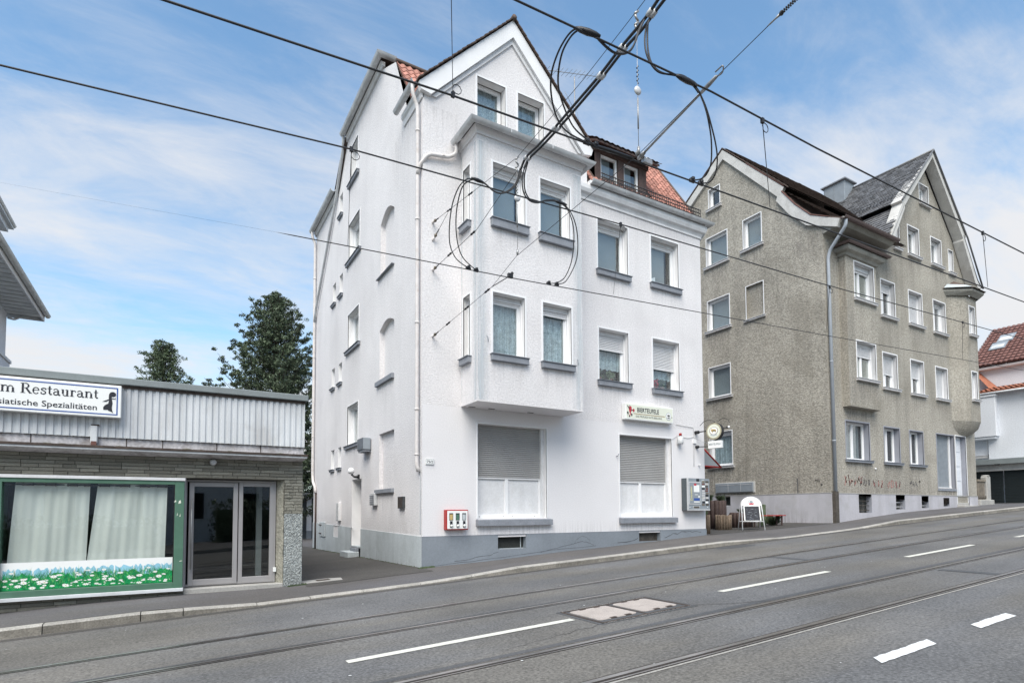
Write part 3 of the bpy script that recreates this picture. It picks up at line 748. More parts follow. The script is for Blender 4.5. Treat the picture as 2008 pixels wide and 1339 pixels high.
crack([(7.9, .60), (8.1, .605), (8.2, .58), (8.35, .60), (8.55, .57)], .009)
crack([(.05, .02), (.9, .07), (1.7, .12), (2.6, .19), (3.6, .27), (4.7, .31)], .005)
# ground-floor shop openings: roller shutter above, white boarded panels below
for (a0, a1, b0, b1), sx in ((shA, 3.20), (shB, 7.43)):
    o = slat_shutter(H, F0, a0, a1-.01, 1.97, b1, -.17, 0, 'slat_grey')
    p = MB(F0); p.box(a0, a1-.09, -.205, -.19, b0, 1.95); po = p.build('window_board', M['white_worn'], H)
    mid = a0 + (a1-a0)*.45
    p = MB(F0); p.box(mid-.045, mid+.045, -.19, -.155, b0+.09, 1.94); p.box(a0, a1-.09, -.19, -.15, b0, b0+.09); p.box(a1-.13, a1-.09, -.19, -.16, b0+.09, 1.94); p.box(a0, a0+.04, -.19, -.16, b0+.09, 1.94); p.build('board_frame', M['white'], po, bevel=.004)
    p = MB(F0)
    for q in (.06, .42, .56, .92): p.box(a0+(a1-a0)*q*.93, a0+(a1-a0)*q*.93+.025, -.15, -.142, b0+.035, b0+.05)
    p.build('screws', M['steel'], po)
    p = MB(F0); p.box(a1-.09, a1-.004, -.199, -.10, b0, b1); p.build('side_rail', M['white_worn'], po)
    trim(po, F0, a0, a1, b0, b1, .03, .012)
    s = MB(F0); s.box(a0-.05, a1+.10, -.01, .11, b0-.165, b0-.035); s.add([(a0-.05, .11, b0-.035), (a1+.10, .11, b0-.035), (a1+.10, -.19, b0+.002), (a0-.05, -.19, b0+.002), (a0-.05, .0, b0-.035), (a1+.1, .0, b0-.035)], [(0, 1, 2, 3)])
    s.build('window_sill', M['sill'], H, bevel=0)
# upper street windows
window(H, F0, *fw_win[0], shut=.0, curtain='blind', dark_right=.10)
w2 = window(H, F0, *fw_win[1], shut=.0, curtain='blind', dark_right=.22)
b = MB(F0); b.add([(6.80, -.275, 7.58), (7.2, -.275, 7.58), (7.2, -.275, 7.86), (6.80, -.275, 7.70)], [(0, 1, 2, 3)]); b.build('paper_sheet', M['white'], w2, fix=False)
window(H, F0, *fw_win[2], shut=.28, curtain='lace', cut=.24, slat_m='slat')
window(H, F0, *fw_win[3], shut=.50, curtain='lace', cut=.22, slat_m='slat')
for a in attic: window(H, F0, *a, d=.22, curtain='lace', sill_mt=None, box=0, fw=.05)
# bay
BX0, BX1, BY = .915, 3.72, -.81
BF = front(BY); BL = left(BX0); BR = right(BX1)
bw = [(1.29, 2.10, 4.57, 5.93), (2.59, 3.39, 4.57, 5.94), (1.30, 2.13, 7.55, 8.82), (2.54, 3.38, 7.53, 8.82)]
wall(H, 'bay_wall', BF, loop_rect(BX0, BX1, 3.52, 9.42), [loop_rect(*h) for h in bw], .17, WM)
wall(H, 'bay_wall', BL, loop_rect(BY, 0, 3.52, 9.42), [loop_rect(-.47, -.13, 4.55, 5.93), loop_rect(-.47, -.13, 7.54, 8.83)], .17, WM)
wall(H, 'bay_wall', BR, loop_rect(BY, 0, 3.52, 9.42), [], .17, WM)
b = MB(); b.quad((BX0, BY, 3.52), (BX1, BY, 3.52), (BX1, 0, 3.52), (BX0, 0, 3.52)); so = b.build('bay_soffit', M['stucco_smooth'], H, fix=False)
b = MB()
for x0 in (1.05, 1.55, 2.6): b.box(x0, x0+.16, -.14, -.10, 3.512, 3.519)
b.build('vent_slots', M['crack'], so)
window(H, BF, *bw[0], d=.17, shut=0., curtain='lace')
window(H, BF, *bw[1], d=.17, shut=.07, curtain='lace', cut=.0)
window(H, BF, *bw[2], d=.17, shut=.0, curtain='blind', dark_right=.12, sill_h=.19)
window(H, BF, *bw[3], d=.17, shut=.0, curtain='blind', dark_right=.10, sill_h=.19)
for z0, z1 in ((4.55, 5.93), (7.54, 8.83)): window(H, BL, -.47, -.13, z0, z1, d=.12, curtain='blind', dark_right=0, box=0, fw=.04, pad=.0, room=.1)
# greenish weather stains that run down the bay's edges
def stain_mat():
    m, n, l, b = nt('weathered_bay_edge'); tc = n.new("ShaderNodeTexCoord")
    mp = n.new("ShaderNodeMapping"); mp.inputs["Scale"].default_value = (5, 5, .35); l.new(tc.outputs["Object"], mp.inputs[0])
    t = n.new("ShaderNodeTexNoise"); t.inputs["Scale"].default_value = 1.5; t.inputs["Detail"].default_value = 8; l.new(mp.outputs[0], t.inputs["Vector"])
    uv = n.new("ShaderNodeUVMap"); sp = n.new("ShaderNodeSeparateXYZ"); l.new(uv.outputs[0], sp.inputs[0])
    e = n.new("ShaderNodeMath"); e.operation = 'PINGPONG'; e.inputs[1].default_value = .5; l.new(sp.outputs[0], e.inputs[0])
    s2 = n.new("ShaderNodeMapRange"); s2.inputs[1].default_value = 0; s2.inputs[2].default_value = .5; l.new(e.outputs[0], s2.inputs[0])
    k = n.new("ShaderNodeMapRange"); k.inputs[1].default_value = .30; k.inputs[2].default_value = .80; l.new(t.outputs["Fac"], k.inputs[0])
    q = n.new("ShaderNodeMath"); q.operation = 'MULTIPLY'; l.new(s2.outputs[0], q.inputs[0]); l.new(k.outputs[0], q.inputs[1])
    tr = n.new("ShaderNodeBsdfTransparent"); df = b; df.inputs["Base Color"].default_value = (.56, .62, .66, 1); df.inputs["Roughness"].default_value = .95
    bp = n.new("ShaderNodeBump"); bp.inputs["Strength"].default_value = .4; bp.inputs["Distance"].default_value = .01
    t2 = n.new("ShaderNodeTexNoise"); t2.inputs["Scale"].default_value = 42; l.new(tc.outputs["Object"], t2.inputs["Vector"]); l.new(t2.outputs["Fac"], bp.inputs["Height"]); l.new(bp.outputs[0], df.inputs["Normal"])
    mx = n.new("ShaderNodeMixShader"); l.new(q.outputs[0], mx.inputs[0]); l.new(tr.outputs[0], mx.inputs[1]); l.new(df.outputs[0], mx.inputs[2])
    l.new(mx.outputs[0], n["Material Output"].inputs[0]); return m
M['stain'] = stain_mat()
def stain_strip(Mf, a0, a1, z0, z1, nm='weather_stain'):
    c0, c1 = (max(a0, BX0), min(a1, BX1)) if Mf is BF else (a0, a1)
    b = MB(Mf); b.quad((c0, .004, z0), (c1, .004, z0), (c1, .004, z1), (c0, .004, z1)); o = b.build(nm, M['stain'], H, fix=False)
    uv = o.data.uv_layers.new(name='uv'); u0, u1 = (c0-a0)/(a1-a0), (c1-a0)/(a1-a0)
    for i, c in enumerate([(u0, 0), (u1, 0), (u1, 1), (u0, 1)]): uv.data[i].uv = c
stain_strip(BF, BX0-.16, BX0+.30, 3.56, 9.2); stain_strip(BF, BX1-.34, BX1+.14, 3.56, 9.2); stain_strip(BL, BY+.0, BY+.22, 3.56, 9.2); stain_strip(F0, 3.74, 3.95, 3.6, 9.2); stain_strip(BL, -.10, -.01, 3.6, 9.2)
stain_strip(L0, .03, .14, .7, 3.4)
# bay cornice, gutter and little hipped roof
pth = [(BX0, 0, 9.3), (BX0, BY, 9.3), (BX1, BY, 9.3), (BX1, 0, 9.3)]
pth = [(x, y, z) for x, y, z in pth]
b = MB(); b.sweep(pth, [(-.01, .03), (.03, .03), (.035, .09), (.075, .13), (.10, .17), (-.01, .17)]); b.build('bay_cornice', M['stucco_smooth'], H, bevel=0)
g = gutter(H, [(BX0-.115, -.02, 9.50), (BX0-.115, BY-.115, 9.50), (BX1+.115, BY-.115, 9.50), (BX1+.115, -.02, 9.50)], .072)
b = MB()
for sx in (1.6, 2.7): b.box(sx, sx+.025, BY-.287, BY-.282, 9.42, 9.505)
b.build('gutter_bracket', M['zinc'], g)
b = MB(); e0, e1, f = BX0-.16, BX1+.16, BY-.16
b.add([(e0, f, 9.52), (e1, f, 9.52), (e1, 0, 9.52), (e0, 0, 9.52), (e0+.55, -.02, 9.98), (e1-.55, -.02, 9.98)], [(0, 1, 5, 4), (1, 2, 5), (3, 0, 4)])
br = b.build('bay_roof', M['tile_dark'], H, fix=False)
tile_field(br, (e0, f, 9.53), (1, 0, 0), (0, .97, .46), e1-e0, .95, .17, .2, 'tile_dark', keep=lambda p: e0 + (p.y - f)*.62 < p.x < e1 - (p.y - f)*.62, limit=90)
# rake band and verge tiles of the street gable
def band(pts_out, w, n0, n1, nm='gable_band', mt='white'):
    (x0, z0), (xm, zm), (x1, z1) = pts_out; k = w*1.41
    poly = [(x0, z0), (xm, zm), (x1, z1), (x1-.05, z1-.16), (x1-.28, z1-.20), (xm, zm-k), (x0+.28, z0-.20), (x0+.05, z0-.16)]
    return poly_plate(H, F0, poly, n0, n1, mt, nm)
gb_ = band([(-.13, 10.58), (2.275, 13.02), (4.68, 10.58)], .30, -.02, .10)
poly_plate(H, F0, [(.20, 10.40), (.30, 10.40), (2.275, 12.46), (4.25, 10.40), (4.35, 10.40), (2.275, 12.62)], .0, .04, 'white_worn', 'gable_moulding')
for sgn in (-1, 1):
    vt = MB()
    for i in range(21):
        t = i/21; x0 = 2.275 + sgn*(2.44 - 2.44*t); z0 = 10.60 + 2.47*t
        dx, dz = -sgn*.13, .13
        j = random.uniform(-.006, .012)
        vt.add([(x0, -.16, z0+j), (x0+dx, -.16, z0+dz+j-.02), (x0+dx, .30, z0+dz+j-.02), (x0, .30, z0+j), (x0, -.16, z0+.03+j), (x0+dx, -.16, z0+dz+.008+j), (x0+dx, .3, z0+dz+.008+j), (x0, .3, z0+.03+j)],
               [(0, 1, 5, 4), (4, 5, 6, 7), (0, 4, 7, 3), (3, 2, 6, 7), (0, 3, 2, 1), (1, 2, 6, 5)])
    vt.build('verge_tiles', M['tile_dark'], H, kind='stuff')
b = MB(); b.tube([(2.275, -.17, 13.06), (2.275, 2.6, 13.06)], .065, 8); b.build('ridge_cap', M['tile_dark'], H)
# roof: street gable, steep slope with break, flat upper slope
sl = 1.53
def zmain(y): return 9.62 + sl*y
YB = 1.80; ZB = zmain(YB)
b = MB()
b.add([(.01, 0, 10.61), (2.275, 0, 12.98), (2.275, 2.6, 12.98), (1.7, 1.85, 12.38), (.01, .75, 10.61)], [(0, 1, 2, 3, 4)]); b.quad((4.65, 0, 10.50), (2.275, 0, 12.98), (2.275, 2.6, 12.98), (4.65, 2.6, 10.50))
rf = b.build('gable_roof', M['tile_dark'], H, fix=False)
b = MB()
b.add([(0, 0, zmain(0)), (W+.1, 0, zmain(0)), (W+.1, YB, ZB), (0, YB, ZB), (W+.1, 3.6, ZB+.55), (0, 3.6, ZB+.55), (W+.1, 5.4, 13.1), (0, 5.4, 13.1), (W+.1, 7.3, 12.85), (0, 7.3, 12.85), (W+.1, D, 9.4), (0, D, 9.4)],
      [(0, 1, 2, 3), (3, 2, 4, 5), (5, 4, 6, 7), (7, 6, 8, 9), (9, 8, 10, 11)])
roof = b.build('roof', M['tile_dark'], H, fix=False)
def keep_main(p):
    if p.x < 2.3 and p.z < 10.42 + 1.03*p.x: return False
    if 2.3 <= p.x < 4.75 and p.z < 10.42 + 1.03*(4.55-p.x) : return False
    if 5.03 < p.x < 7.20 and p.z > 10.06 and p.z < 11.7: return False
    if p.x < .03: return False
    return True
Ls = math.hypot(YB, ZB-zmain(0))
tile_field(roof, (.0, .06, zmain(.06)), (1, 0, 0), (0, 1, sl), W+.12, Ls, .185, .195, 'tile', keep=keep_main, limit=300, pan=True, curve=.016)
b = MB(); b.tube([(0, YB, ZB+.05), (W+.1, YB, ZB+.05)], .05, 6); b.build('break_ridge', M['tile_dark'], roof)
b = MB(); b.tube([(W+.10, -.02, zmain(0)+.05), (W+.10, YB, ZB+.06)], .035, 6); b.build('verge_edge', M['tile_dark'], roof)
# street eaves gutter and moulded cornice on the right part
b = MB(); b.sweep([(3.75, 0, 9.30), (W, 0, 9.30), (W, .6, 9.30)], [(-.01, -.06), (.03, -.06), (.03, 0), (.06, .06), (.12, .10), (.15, .18), (.15, .28), (-.01, .28)]); b.build('eaves_cornice', M['white_worn'], H)
g = gutter(H, [(4.52, -.13, 9.68), (W+.17, -.13, 9.68), (W+.17, .10, 9.68)], .08)
b = MB()
for sx in (5.6, 6.7, 7.8): b.box(sx, sx+.02, -.295, -.29, 9.60, 9.685)
b.build('gutter_joint', M['steel'], g)
downpipe(H, [(W+.20, .02, 9.62), (W+.20, .02, 9.45), (W+.06, .30, 9.1), (W+.06, .35, .6)], .045, 'zinc')
b = MB(); b.box(4.56, W+.1, -.13, .12, 9.575, 9.74); b.build('eaves_board', M['white_worn'], H)
# snow guard
b = MB()
for z in (9.90, 10.0, 10.10): b.tube([(5.0, -.04, z), (W, -.04, z)], .014, 5)
sg = b.build('snow_guard', M['black'], H)
b = MB()
for i in range(52):
    xx = 5.05 + i*(W-5.05)/51; b.tube([(xx, -.04, 9.80), (xx, -.04, 10.13)], .012, 4)
b.build('snow_guard_bars', M['black'], sg, kind='stuff')
# roof dormer with dark timber posts
DY = .42; DF = front(DY)
b = MB(); b.box(5.16, 5.37, DY-.01, DY+.25, 10.22, 11.04); dm = b.build('dormer', M['wood_dark'], H, bevel=.008)
for x0, x1 in ((5.99, 6.21), (6.78, 7.06)):
    b = MB(); b.box(x0, x1, DY-.01, DY+.2, 10.22, 11.04); b.build('post', M['wood_dark'], dm, bevel=.008)
b = MB(); b.box(5.12, 7.10, DY-.06, DY+.2, 11.02, 11.13); b.build('lintel', M['wood_dark'], dm)
b = MB(); b.box(5.37, 6.78, DY-.03, DY+.12, 10.22, 10.28); b.build('dormer_sill', M['wood_dark'], dm)
for x0, x1 in ((5.37, 5.99), (6.21, 6.78)):
    b = MB(DF); f = .06
    for q in ((x0, x0+f, 10.28, 11.02), (x1-f, x1, 10.28, 11.02), (x0+f, x1-f, 10.28, 10.28+f), (x0+f, x1-f, 11.02-f, 11.02)): b.box(q[0], q[1], -.12, -.05, q[2], q[3])
    b.build('dormer_frame', M['pvc'], dm, bevel=.004)
    b = MB(DF); b.box(x0+f-.003, x1-f+.003, -.10, -.09, 10.28+f-.003, 11.02-f+.003); b.build('pane', M['glass'], dm)
    b = MB(DF); b.quad((x0+f, -.16, 10.3), (x1-f-.12, -.16, 10.3), (x1-f-.12, -.16, 11.0), (x0+f, -.16, 11.0)); b.build('blind', M['blind'], dm, fix=False)
b = MB()
b.add([(5.16, DY, 10.2), (5.16, DY, 11.1), (5.16, 1.45, 11.6), (5.16, 1.45, 10.9)], [(0, 1, 2, 3)]); b.add([(7.06, DY, 10.2), (7.06, DY, 11.1), (7.06, 1.6, 11.9), (7.06, 1.6, 11.9)], [(0, 1, 2)])
b.build('cheek', M['wood_dark'], dm, fix=False)
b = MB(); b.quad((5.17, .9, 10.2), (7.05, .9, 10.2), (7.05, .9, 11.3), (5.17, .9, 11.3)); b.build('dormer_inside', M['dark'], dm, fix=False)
b = MB()
b.add([(4.98, DY-.30, 11.13), (7.30, DY-.30, 11.13), (7.30, YB, 12.15), (5.1, YB, 12.15), (4.98, DY-.30, 11.07), (7.30, DY-.30, 11.07), (7.30, YB, 12.05), (5.1, YB, 12.05)], [(0, 1, 2, 3), (4, 5, 6, 7), (0, 1, 5, 4), (1, 2, 6, 5), (0, 3, 7, 4)])
dr = b.build('dormer_roof', M['wood_dark'], dm)
tile_field(dr, (4.98, DY-.32, 11.13), (1, 0, 0), (0, 1, .65), 2.33, 1.6, .185, .2, 'tile_dark', limit=110, pan=True, curve=.014)
# side wall
pol = [(0, -.05), (0, 10.45), (.95, 10.60), (YB, ZB), (2.9, 12.92), (6.45, 12.92), (7.55, 11.72), (D, 11.72), (D, -.05)]
sw = [(4.91, 6.08, 3.19, 4.39), (4.90, 6.10, 6.11, 7.23), (4.88, 6.09, 8.88, 10.07), (5.13, 5.93, 11.31, 12.45)]
small = [(7.66, 8.10, 2.60, 3.25), (6.77, 7.18, 2.60, 3.26), (7.70, 8.12, 5.32, 5.98), (6.78, 7.2, 5.32, 5.97), (7.66, 8.08, 8.16, 8.86), (6.78, 7.18, 8.18, 8.86), (6.86, 7.26, 10.85, 11.55)]
nich = [loop_rect(1.80, 2.95, 1.76, 3.19), arch(1.83, 2.96, 4.56, 5.88, .17), arch(1.86, 2.93, 7.29, 8.70, .24)]
holes = [loop_rect(*h) for h in sw + small] + nich + [loop_rect(4.52, 5.50, .18, 2.14)]
nb = len(sw + small)
wall(H, 'wall', L0, pol, holes, [.16]*4 + [.12]*7 + [.10, .12, .12] + [.32], WM, backs={nb, nb+1, nb+2})
pl = [(-.018, -.5), (-.018, .66), (D, .825), (D, -.5)]
cw = (7.0, 7.62, .40, .77)
# plinth built in two pieces either side of the door
def ptop(y): return .66 + .0153*y
LP = lambda a, n, c: (-.018 - n, a, c)
wall(H, 'plinth', LP, [(-.018, -.5), (4.52, -.5), (4.52, ptop(4.52)), (-.018, .66)], [], .1, [M['plinth_light']], label='pale blue painted plinth of the side wall')
wall(H, 'plinth', LP, [(5.50, -.5), (D, -.5), (D, ptop(D)), (5.50, ptop(5.5))], [loop_rect(*cw)], .14, [M['plinth_light'], M['plinth_light']])
b = MB(LP); b.add([(-.018, 0, .66), (D, 0, ptop(D)), (D, -.03, ptop(D)), (-.018, -.03, .66)], [(0, 1, 2, 3)]); b.build('plinth_edge', M['plinth_light'], H, fix=False)
b = MB(L0); b.box(cw[0], cw[1], -.13, -.12, cw[2], cw[3]); o = b.build('cellar_window', M['dirty_mesh'], H)
for i in range(5):
    b = MB(L0); a = cw[0] + .06 + i*.12; b.box(a, a+.018, -.05, -.03, cw[2], cw[3]); b.build('bar', M['steel'], o)
for k, s_ in enumerate(sw):
    window(H, L0, *s_, d=.16, lights=1, curtain='blind', dark_right=.0, box=0 if k != 2 else .08, sill_h=.10, over=.16, out=.07, trim_w=.03)
for s_ in small: window(H, L0, *s_, d=.12, curtain='blind', dark_right=0, box=0, sill_h=.08, over=.05, out=.06, fw=.035, has_trim=False, room=.3)
for z0, a0, a1, hh in ((1.76, 1.80, 2.95, .10), (4.56, 1.83, 2.96, .12), (7.29, 1.86, 2.93, .02)):
    b = MB(L0); b.box(a0-.02, a1+.18, -.1, .075, z0-hh, z0); b.build('niche_sill', M['sill'], H, bevel=.005)
# side door, steps, lamp, letter boxes
b = MB(L0); b.box(4.54, 5.48, -.32, -.28, .22, 2.12); dr_ = b.build('door', M['white_worn'], H, bevel=.004)
b = MB(L0); b.tube([(4.62, -.245, .35), (4.62, -.245, 1.55)], .012, 8); b.build('handle', M['steel'], dr_)
b = MB(L0); b.box(4.66, 5.36, -.285, -.275, 1.0, 2.0); b.build('pane', M['glass_dark'], dr_)
b = MB(); b.box(.0, .30, 4.52, 5.50, -.2, .22); b.build('threshold', M['plinth_light'], H)
st = MB(); st.box(-.34, -.02, 4.62, 5.48, -.2, .08); st.build('step', M['plinth_light'], H, bevel=.01)
st = MB(); st.box(-.10, .0, 4.72, 5.30, .08, .17); st.build('step', M['sill'], H, bevel=.008)
t = MB(L0); t.box(6.72, 7.02, 0, .08, .93, 1.50)
mbx = t.build('letter_box', M['white_worn'], None, bevel=.006); tag(mbx, 'narrow stack of pale letter boxes beside the side door of the white house', 'letter box')
for i in range(5):
    t = MB(L0); t.box(6.74, 7.0, .08, .09, .95+i*.11, 1.04+i*.11); t.build('flap', M['zinc'], mbx)
lm = thing('wall_lamp', (0, 4.8, 2.2), 'white globe lamp above the side door of the white house', 'lamp')
t = MB(); t.ball((-.20, 4.86, 2.36), .095, 14); t.build('globe', M['white'], lm)
t = MB(); t.tube([(-.0, 4.76, 2.19), (-.13, 4.78, 2.19), (-.19, 4.83, 2.26)], .03, 8); t.box(-.03, 0, 4.70, 4.82, 2.13, 2.26); t.build('bracket', M['black'], lm)
# metal hatch in the plinth, meter box, vent, air conditioner
t = MB(LP); t.box(8.70, 9.52, 0, .03, .36, .86); hb = t.build('hatch', M['plinth_light'], H, bevel=.01)
for z in (.45, .74):
    t = MB(LP); t.box(9.2, 9.56, .03, .045, z, z+.03); t.build('hinge', M['rust'], hb)
mb_ = MB(L0); mb_.box(3.02, 3.42, 0, .10, 1.36, 1.68); o = mb_.build('meter_box', M['zinc'], None, bevel=.008); tag(o, 'small pale louvred box on the side wall, left of the walled-up ground-floor niche', 'meter box')
t = MB(L0)
for i in range(5): t.box(3.05, 3.39, .10, .112, 1.40+i*.05, 1.42+i*.05)
t.build('louvre', M['sill'], o)
vb = MB(L0); vb.box(1.02, 1.36, 0, .06, 1.27, 1.54); o = vb.build('vent_box', M['crack'], None); tag(o, 'small dark rusty vent grille on the side wall near the street corner', 'vent')
t = MB(L0)
for i in range(5): t.box(1.05+i*.065, 1.07+i*.065, .06, .07, 1.29, 1.52)
t.build('grille_bar', M['rust'], o)
ACY0, ACY1, ACZ0, ACZ1 = 3.60, 4.20, 2.86, 3.18
ac = MB(L0); ac.box(ACY0, ACY1, .02, .22, ACZ0, ACZ1); o = ac.build('air_conditioner', M['vend_grey'], None, bevel=.012); tag(o, 'grey box air conditioner sticking out below a side window of the white house', 'air conditioner')
t = MB(L0); t.box(ACY0+.03, ACY1-.03, .02, .2, ACZ0-.05, ACZ0); t.build('bracket', M['sill'], o)
t = MB(L0)
for i in range(9): t.box(ACY0+.03, ACY1-.03, .22, .23, ACZ0+.03+i*.034, ACZ0+.045+i*.034)
t.build('louvre', M['sill'], o)
# upper gutters of the side gable and their pipes
b = MB(); b.sweep([(0, 6.45, 12.9), (0, 2.7, 12.9)], [(-.02, -.02), (.05, -.02), (.07, .05), (.10, .07), (.10, .10), (-.02, .10)]); b.build('side_cornice', M['white_worn'], H)
gutter(H, [(-.10, 6.30, 13.06), (-.10, 2.62, 13.06), (.25, 2.62, 13.06)], .08)
b = MB(); b.sweep([(0, D, 11.70), (0, 7.5, 11.70)], [(-.02, -.02), (.05, -.02), (.07, .05), (.10, .07), (.10, .10), (-.02, .10)]); b.build('side_cornice', M['white_worn'], H)
gutter(H, [(-.10, D+.05, 11.86), (-.10, 7.4, 11.86)], .08)
b = MB(); b.add([(-.1, 6.2, 12.98), (-.1, 7.35, 11.85), (.35, 7.35, 11.95), (.35, 6.2, 13.1)], [(0, 1, 2, 3)]); b.add([(-.1, 2.65, 13.05), (1.4, 2.65, 13.2), (1.4, 6.3, 13.2), (-.1, 6.3, 13.05)], [(0, 1, 2, 3)]); b.add([(-.1, 7.3, 11.85), (1.2, 7.3, 12.5), (1.2, D, 12.2), (-.1, D, 11.85)], [(0, 1, 2, 3)])
b.build('side_roof', M['tile_dark'], H, fix=False)
b = MB(); b.tube([(.0, 6.42, 12.98), (.0, 7.55, 11.80)], .05, 6); b.build('verge_edge', M['white_worn'], H)
# return gutter at the front corner with its little moulding
gutter(H, [(-.12, 1.25, 10.66), (-.12, .02, 10.66)], .068)
b = MB(); b.sweep([(0, 1.15, 10.45), (0, 0, 10.45)], [(-.02, -.14), (.03, -.14), (.05, -.02), (.09, .02), (.09, .12), (-.02, .12)]); b.build('corner_moulding', M['white_worn'], H)
downpipe(H, [(-.20, .12, 10.62), (-.20, .12, 10.40), (-.075, .13, 10.12), (-.075, .13, 2.20), (-.03, .13, 2.05)], .043, 'pipe', [(-.075, .13, z) for z in (9.6, 7.6, 5.3, 3.4, 2.42)])
downpipe(H, [(.76, -.10, 9.46), (.76, -.10, 9.22), (.60, -.07, 9.10), (.10, -.07, 9.02), (-.06, .06, 8.78), (-.075, .12, 8.60)], .043, 'pipe', [(.45, -.07, 9.08)])
downpipe(H, [(-.18, D-.12, 11.80), (-.18, D-.12, 11.6), (-.075, D-.14, 11.35), (-.075, D-.14, 2.6), (-.075, D-.25, 2.3), (-.06, D-.50, 2.12), (-.05, D-.55, 1.9)], .05, 'pipe', [(-.075, D-.14, z) for z in (10, 7, 4)])
b = MB(); b.tube([(-.04, D-.55, 1.95), (-.04, D-.55, -.12)], .032, 10); b.build('stand_pipe', M['wood_dark'], H)
downpipe(H, [(-.16, 6.25, 13.0), (-.10, 6.5, 12.75), (-.07, 7.4, 11.72), (-.07, 7.7, 11.4), (-.07, D-.35, 8.75), (-.07, D-.14, 8.3)], .045, 'zinc')
# rear and far side walls close the house
b = MB(); b.quad((0, D, -.4), (W, D, -.4), (W, D, 11.7), (0, D, 11.7)); b.build('wall', M['stucco'], H, fix=False, label='rear wall')
wall(H, 'wall', right(W), [(0, -.3), (0, 9.6), (YB, ZB), (3.6, ZB+.55), (5.4, 13.08), (7.3, 12.82), (D, 9.4), (D, -.3)], [], .1, [M['stucco']])
# awning-like glass canopy with red frame on the far side
cn = thing('canopy', (W, 1.2, 2.6), 'small red-framed glass canopy on the side of the white house, behind the hanging pub sign', 'canopy')
CAX, CAZ = 9.84, 3.24
for y in (.28, 1.9):
    b = MB(); b.tube([(W, y, CAZ), (CAX, y, 2.50)], .035, 4); b.tube([(W, y, 2.52), (CAX, y, 2.50)], .025, 4); b.tube([(W+.01, y, 2.58), (W+.01, y, 3.14)], .02, 4); b.build('side_frame', M['red'], cn)
b = MB(); b.tube([(CAX-.02, .28, 2.52), (CAX-.02, 1.9, 2.52)], .03, 4); b.build('front_bar', M['red'], cn)
b = MB(); b.quad((W, .28, CAZ-.01), (CAX-.02, .28, 2.52), (CAX-.02, 1.9, 2.52), (W, 1.9, CAZ-.01)); b.build('roof_sheet', M['blind'], cn, fix=False)
b = MB(); b.add([(W+.02, .275, 2.54), (CAX-.1, .275, 2.53), (W+.02, .275, CAZ-.05)], [(0, 1, 2)]); b.build('side_panel', M['blind'], cn, fix=False)
# small wall fittings of the street front
def fitting(pts, r, mt, nm='wall_hook'):
    b = MB(); b.tube(pts, r, 6); b.build(nm, M[mt], H)
fitting([(5.42, -.0, 2.62), (5.42, -.06, 2.62), (5.46, -.06, 2.68)], .012, 'sill')
fitting([(8.52, 0, 2.50), (8.52, -.08, 2.50)], .022, 'white')
fitting([(1.14, -.0-.81, 4.95), (1.14, -.86, 4.90), (1.15, -.86, 4.80)], .008, 'sill')
fitting([(3.55, -.81, 4.75), (3.55, -.86, 4.70), (3.54, -.86, 4.60)], .008, 'sill')
b = MB()
for pts in ([(7.62, -.015, 3.62), (8.32, -.015, 3.58), (8.34, -.015, 3.36), (8.32, -.015, 2.45)], [(7.45, -.015, 3.18), (7.66, -.015, 3.30)], [(7.80, -.015, 3.28), (8.1, -.015, 3.26), (8.36, -.015, 3.32), (8.5, -.03, 3.22), (8.62, -.3, 3.10)]):
    b.tube(bent(pts, .04), .007, 5)
b.build('surface_cable', M['zinc'], H)
b = MB(F0); b.box(8.30, 8.42, 0, .04, 3.12, 3.24); b.build('junction_box', M['white'], H)

# grime: faint runs below sills, splash marks above the pavement, painted shade under the grey bay
def drip_mat(nm, amt):
    m, n, l, b = nt(nm); tc = n.new("ShaderNodeTexCoord")
    mp = n.new("ShaderNodeMapping"); mp.inputs["Scale"].default_value = (9, 9, .6); l.new(tc.outputs["Object"], mp.inputs[0])
    t = n.new("ShaderNodeTexNoise"); t.inputs["Scale"].default_value = 2; t.inputs["Detail"].default_value = 8; l.new(mp.outputs[0], t.inputs["Vector"])
    uv = n.new("ShaderNodeUVMap"); sp = n.new("ShaderNodeSeparateXYZ"); l.new(uv.outputs[0], sp.inputs[0])
    k = n.new("ShaderNodeMapRange"); k.inputs[1].default_value = .42; k.inputs[2].default_value = .72; l.new(t.outputs["Fac"], k.inputs[0])
    e = n.new("ShaderNodeMath"); e.operation = 'PINGPONG'; e.inputs[1].default_value = .5; l.new(sp.outputs[0], e.inputs[0])
    e2 = n.new("ShaderNodeMapRange"); e2.inputs[1].default_value = 0; e2.inputs[2].default_value = .15; l.new(e.outputs[0], e2.inputs[0])
    q = n.new("ShaderNodeMath"); q.operation = 'MULTIPLY'; l.new(k.outputs[0], q.inputs[0]); l.new(sp.outputs[1], q.inputs[1])
    q2 = n.new("ShaderNodeMath"); q2.operation = 'MULTIPLY'; l.new(q.outputs[0], q2.inputs[0]); l.new(e2.outputs[0], q2.inputs[1])
    q3 = n.new("ShaderNodeMath"); q3.operation = 'MULTIPLY'; l.new(q2.outputs[0], q3.inputs[0]); q3.inputs[1].default_value = amt
    tr = n.new("ShaderNodeBsdfTransparent"); b.inputs["Base Color"].default_value = (.30, .27, .25, 1); b.inputs["Roughness"].default_value = .95
    mx = n.new("ShaderNodeMixShader"); l.new(q3.outputs[0], mx.inputs[0]); l.new(tr.outputs[0], mx.inputs[1]); l.new(b.outputs[0], mx.inputs[2]); l.new(mx.outputs[0], n["Material Output"].inputs[0]); return m
M['drip'] = drip_mat('faint_rain_streaks', .17); M['drip_shade'] = drip_mat('rain_grime_shade', .45)
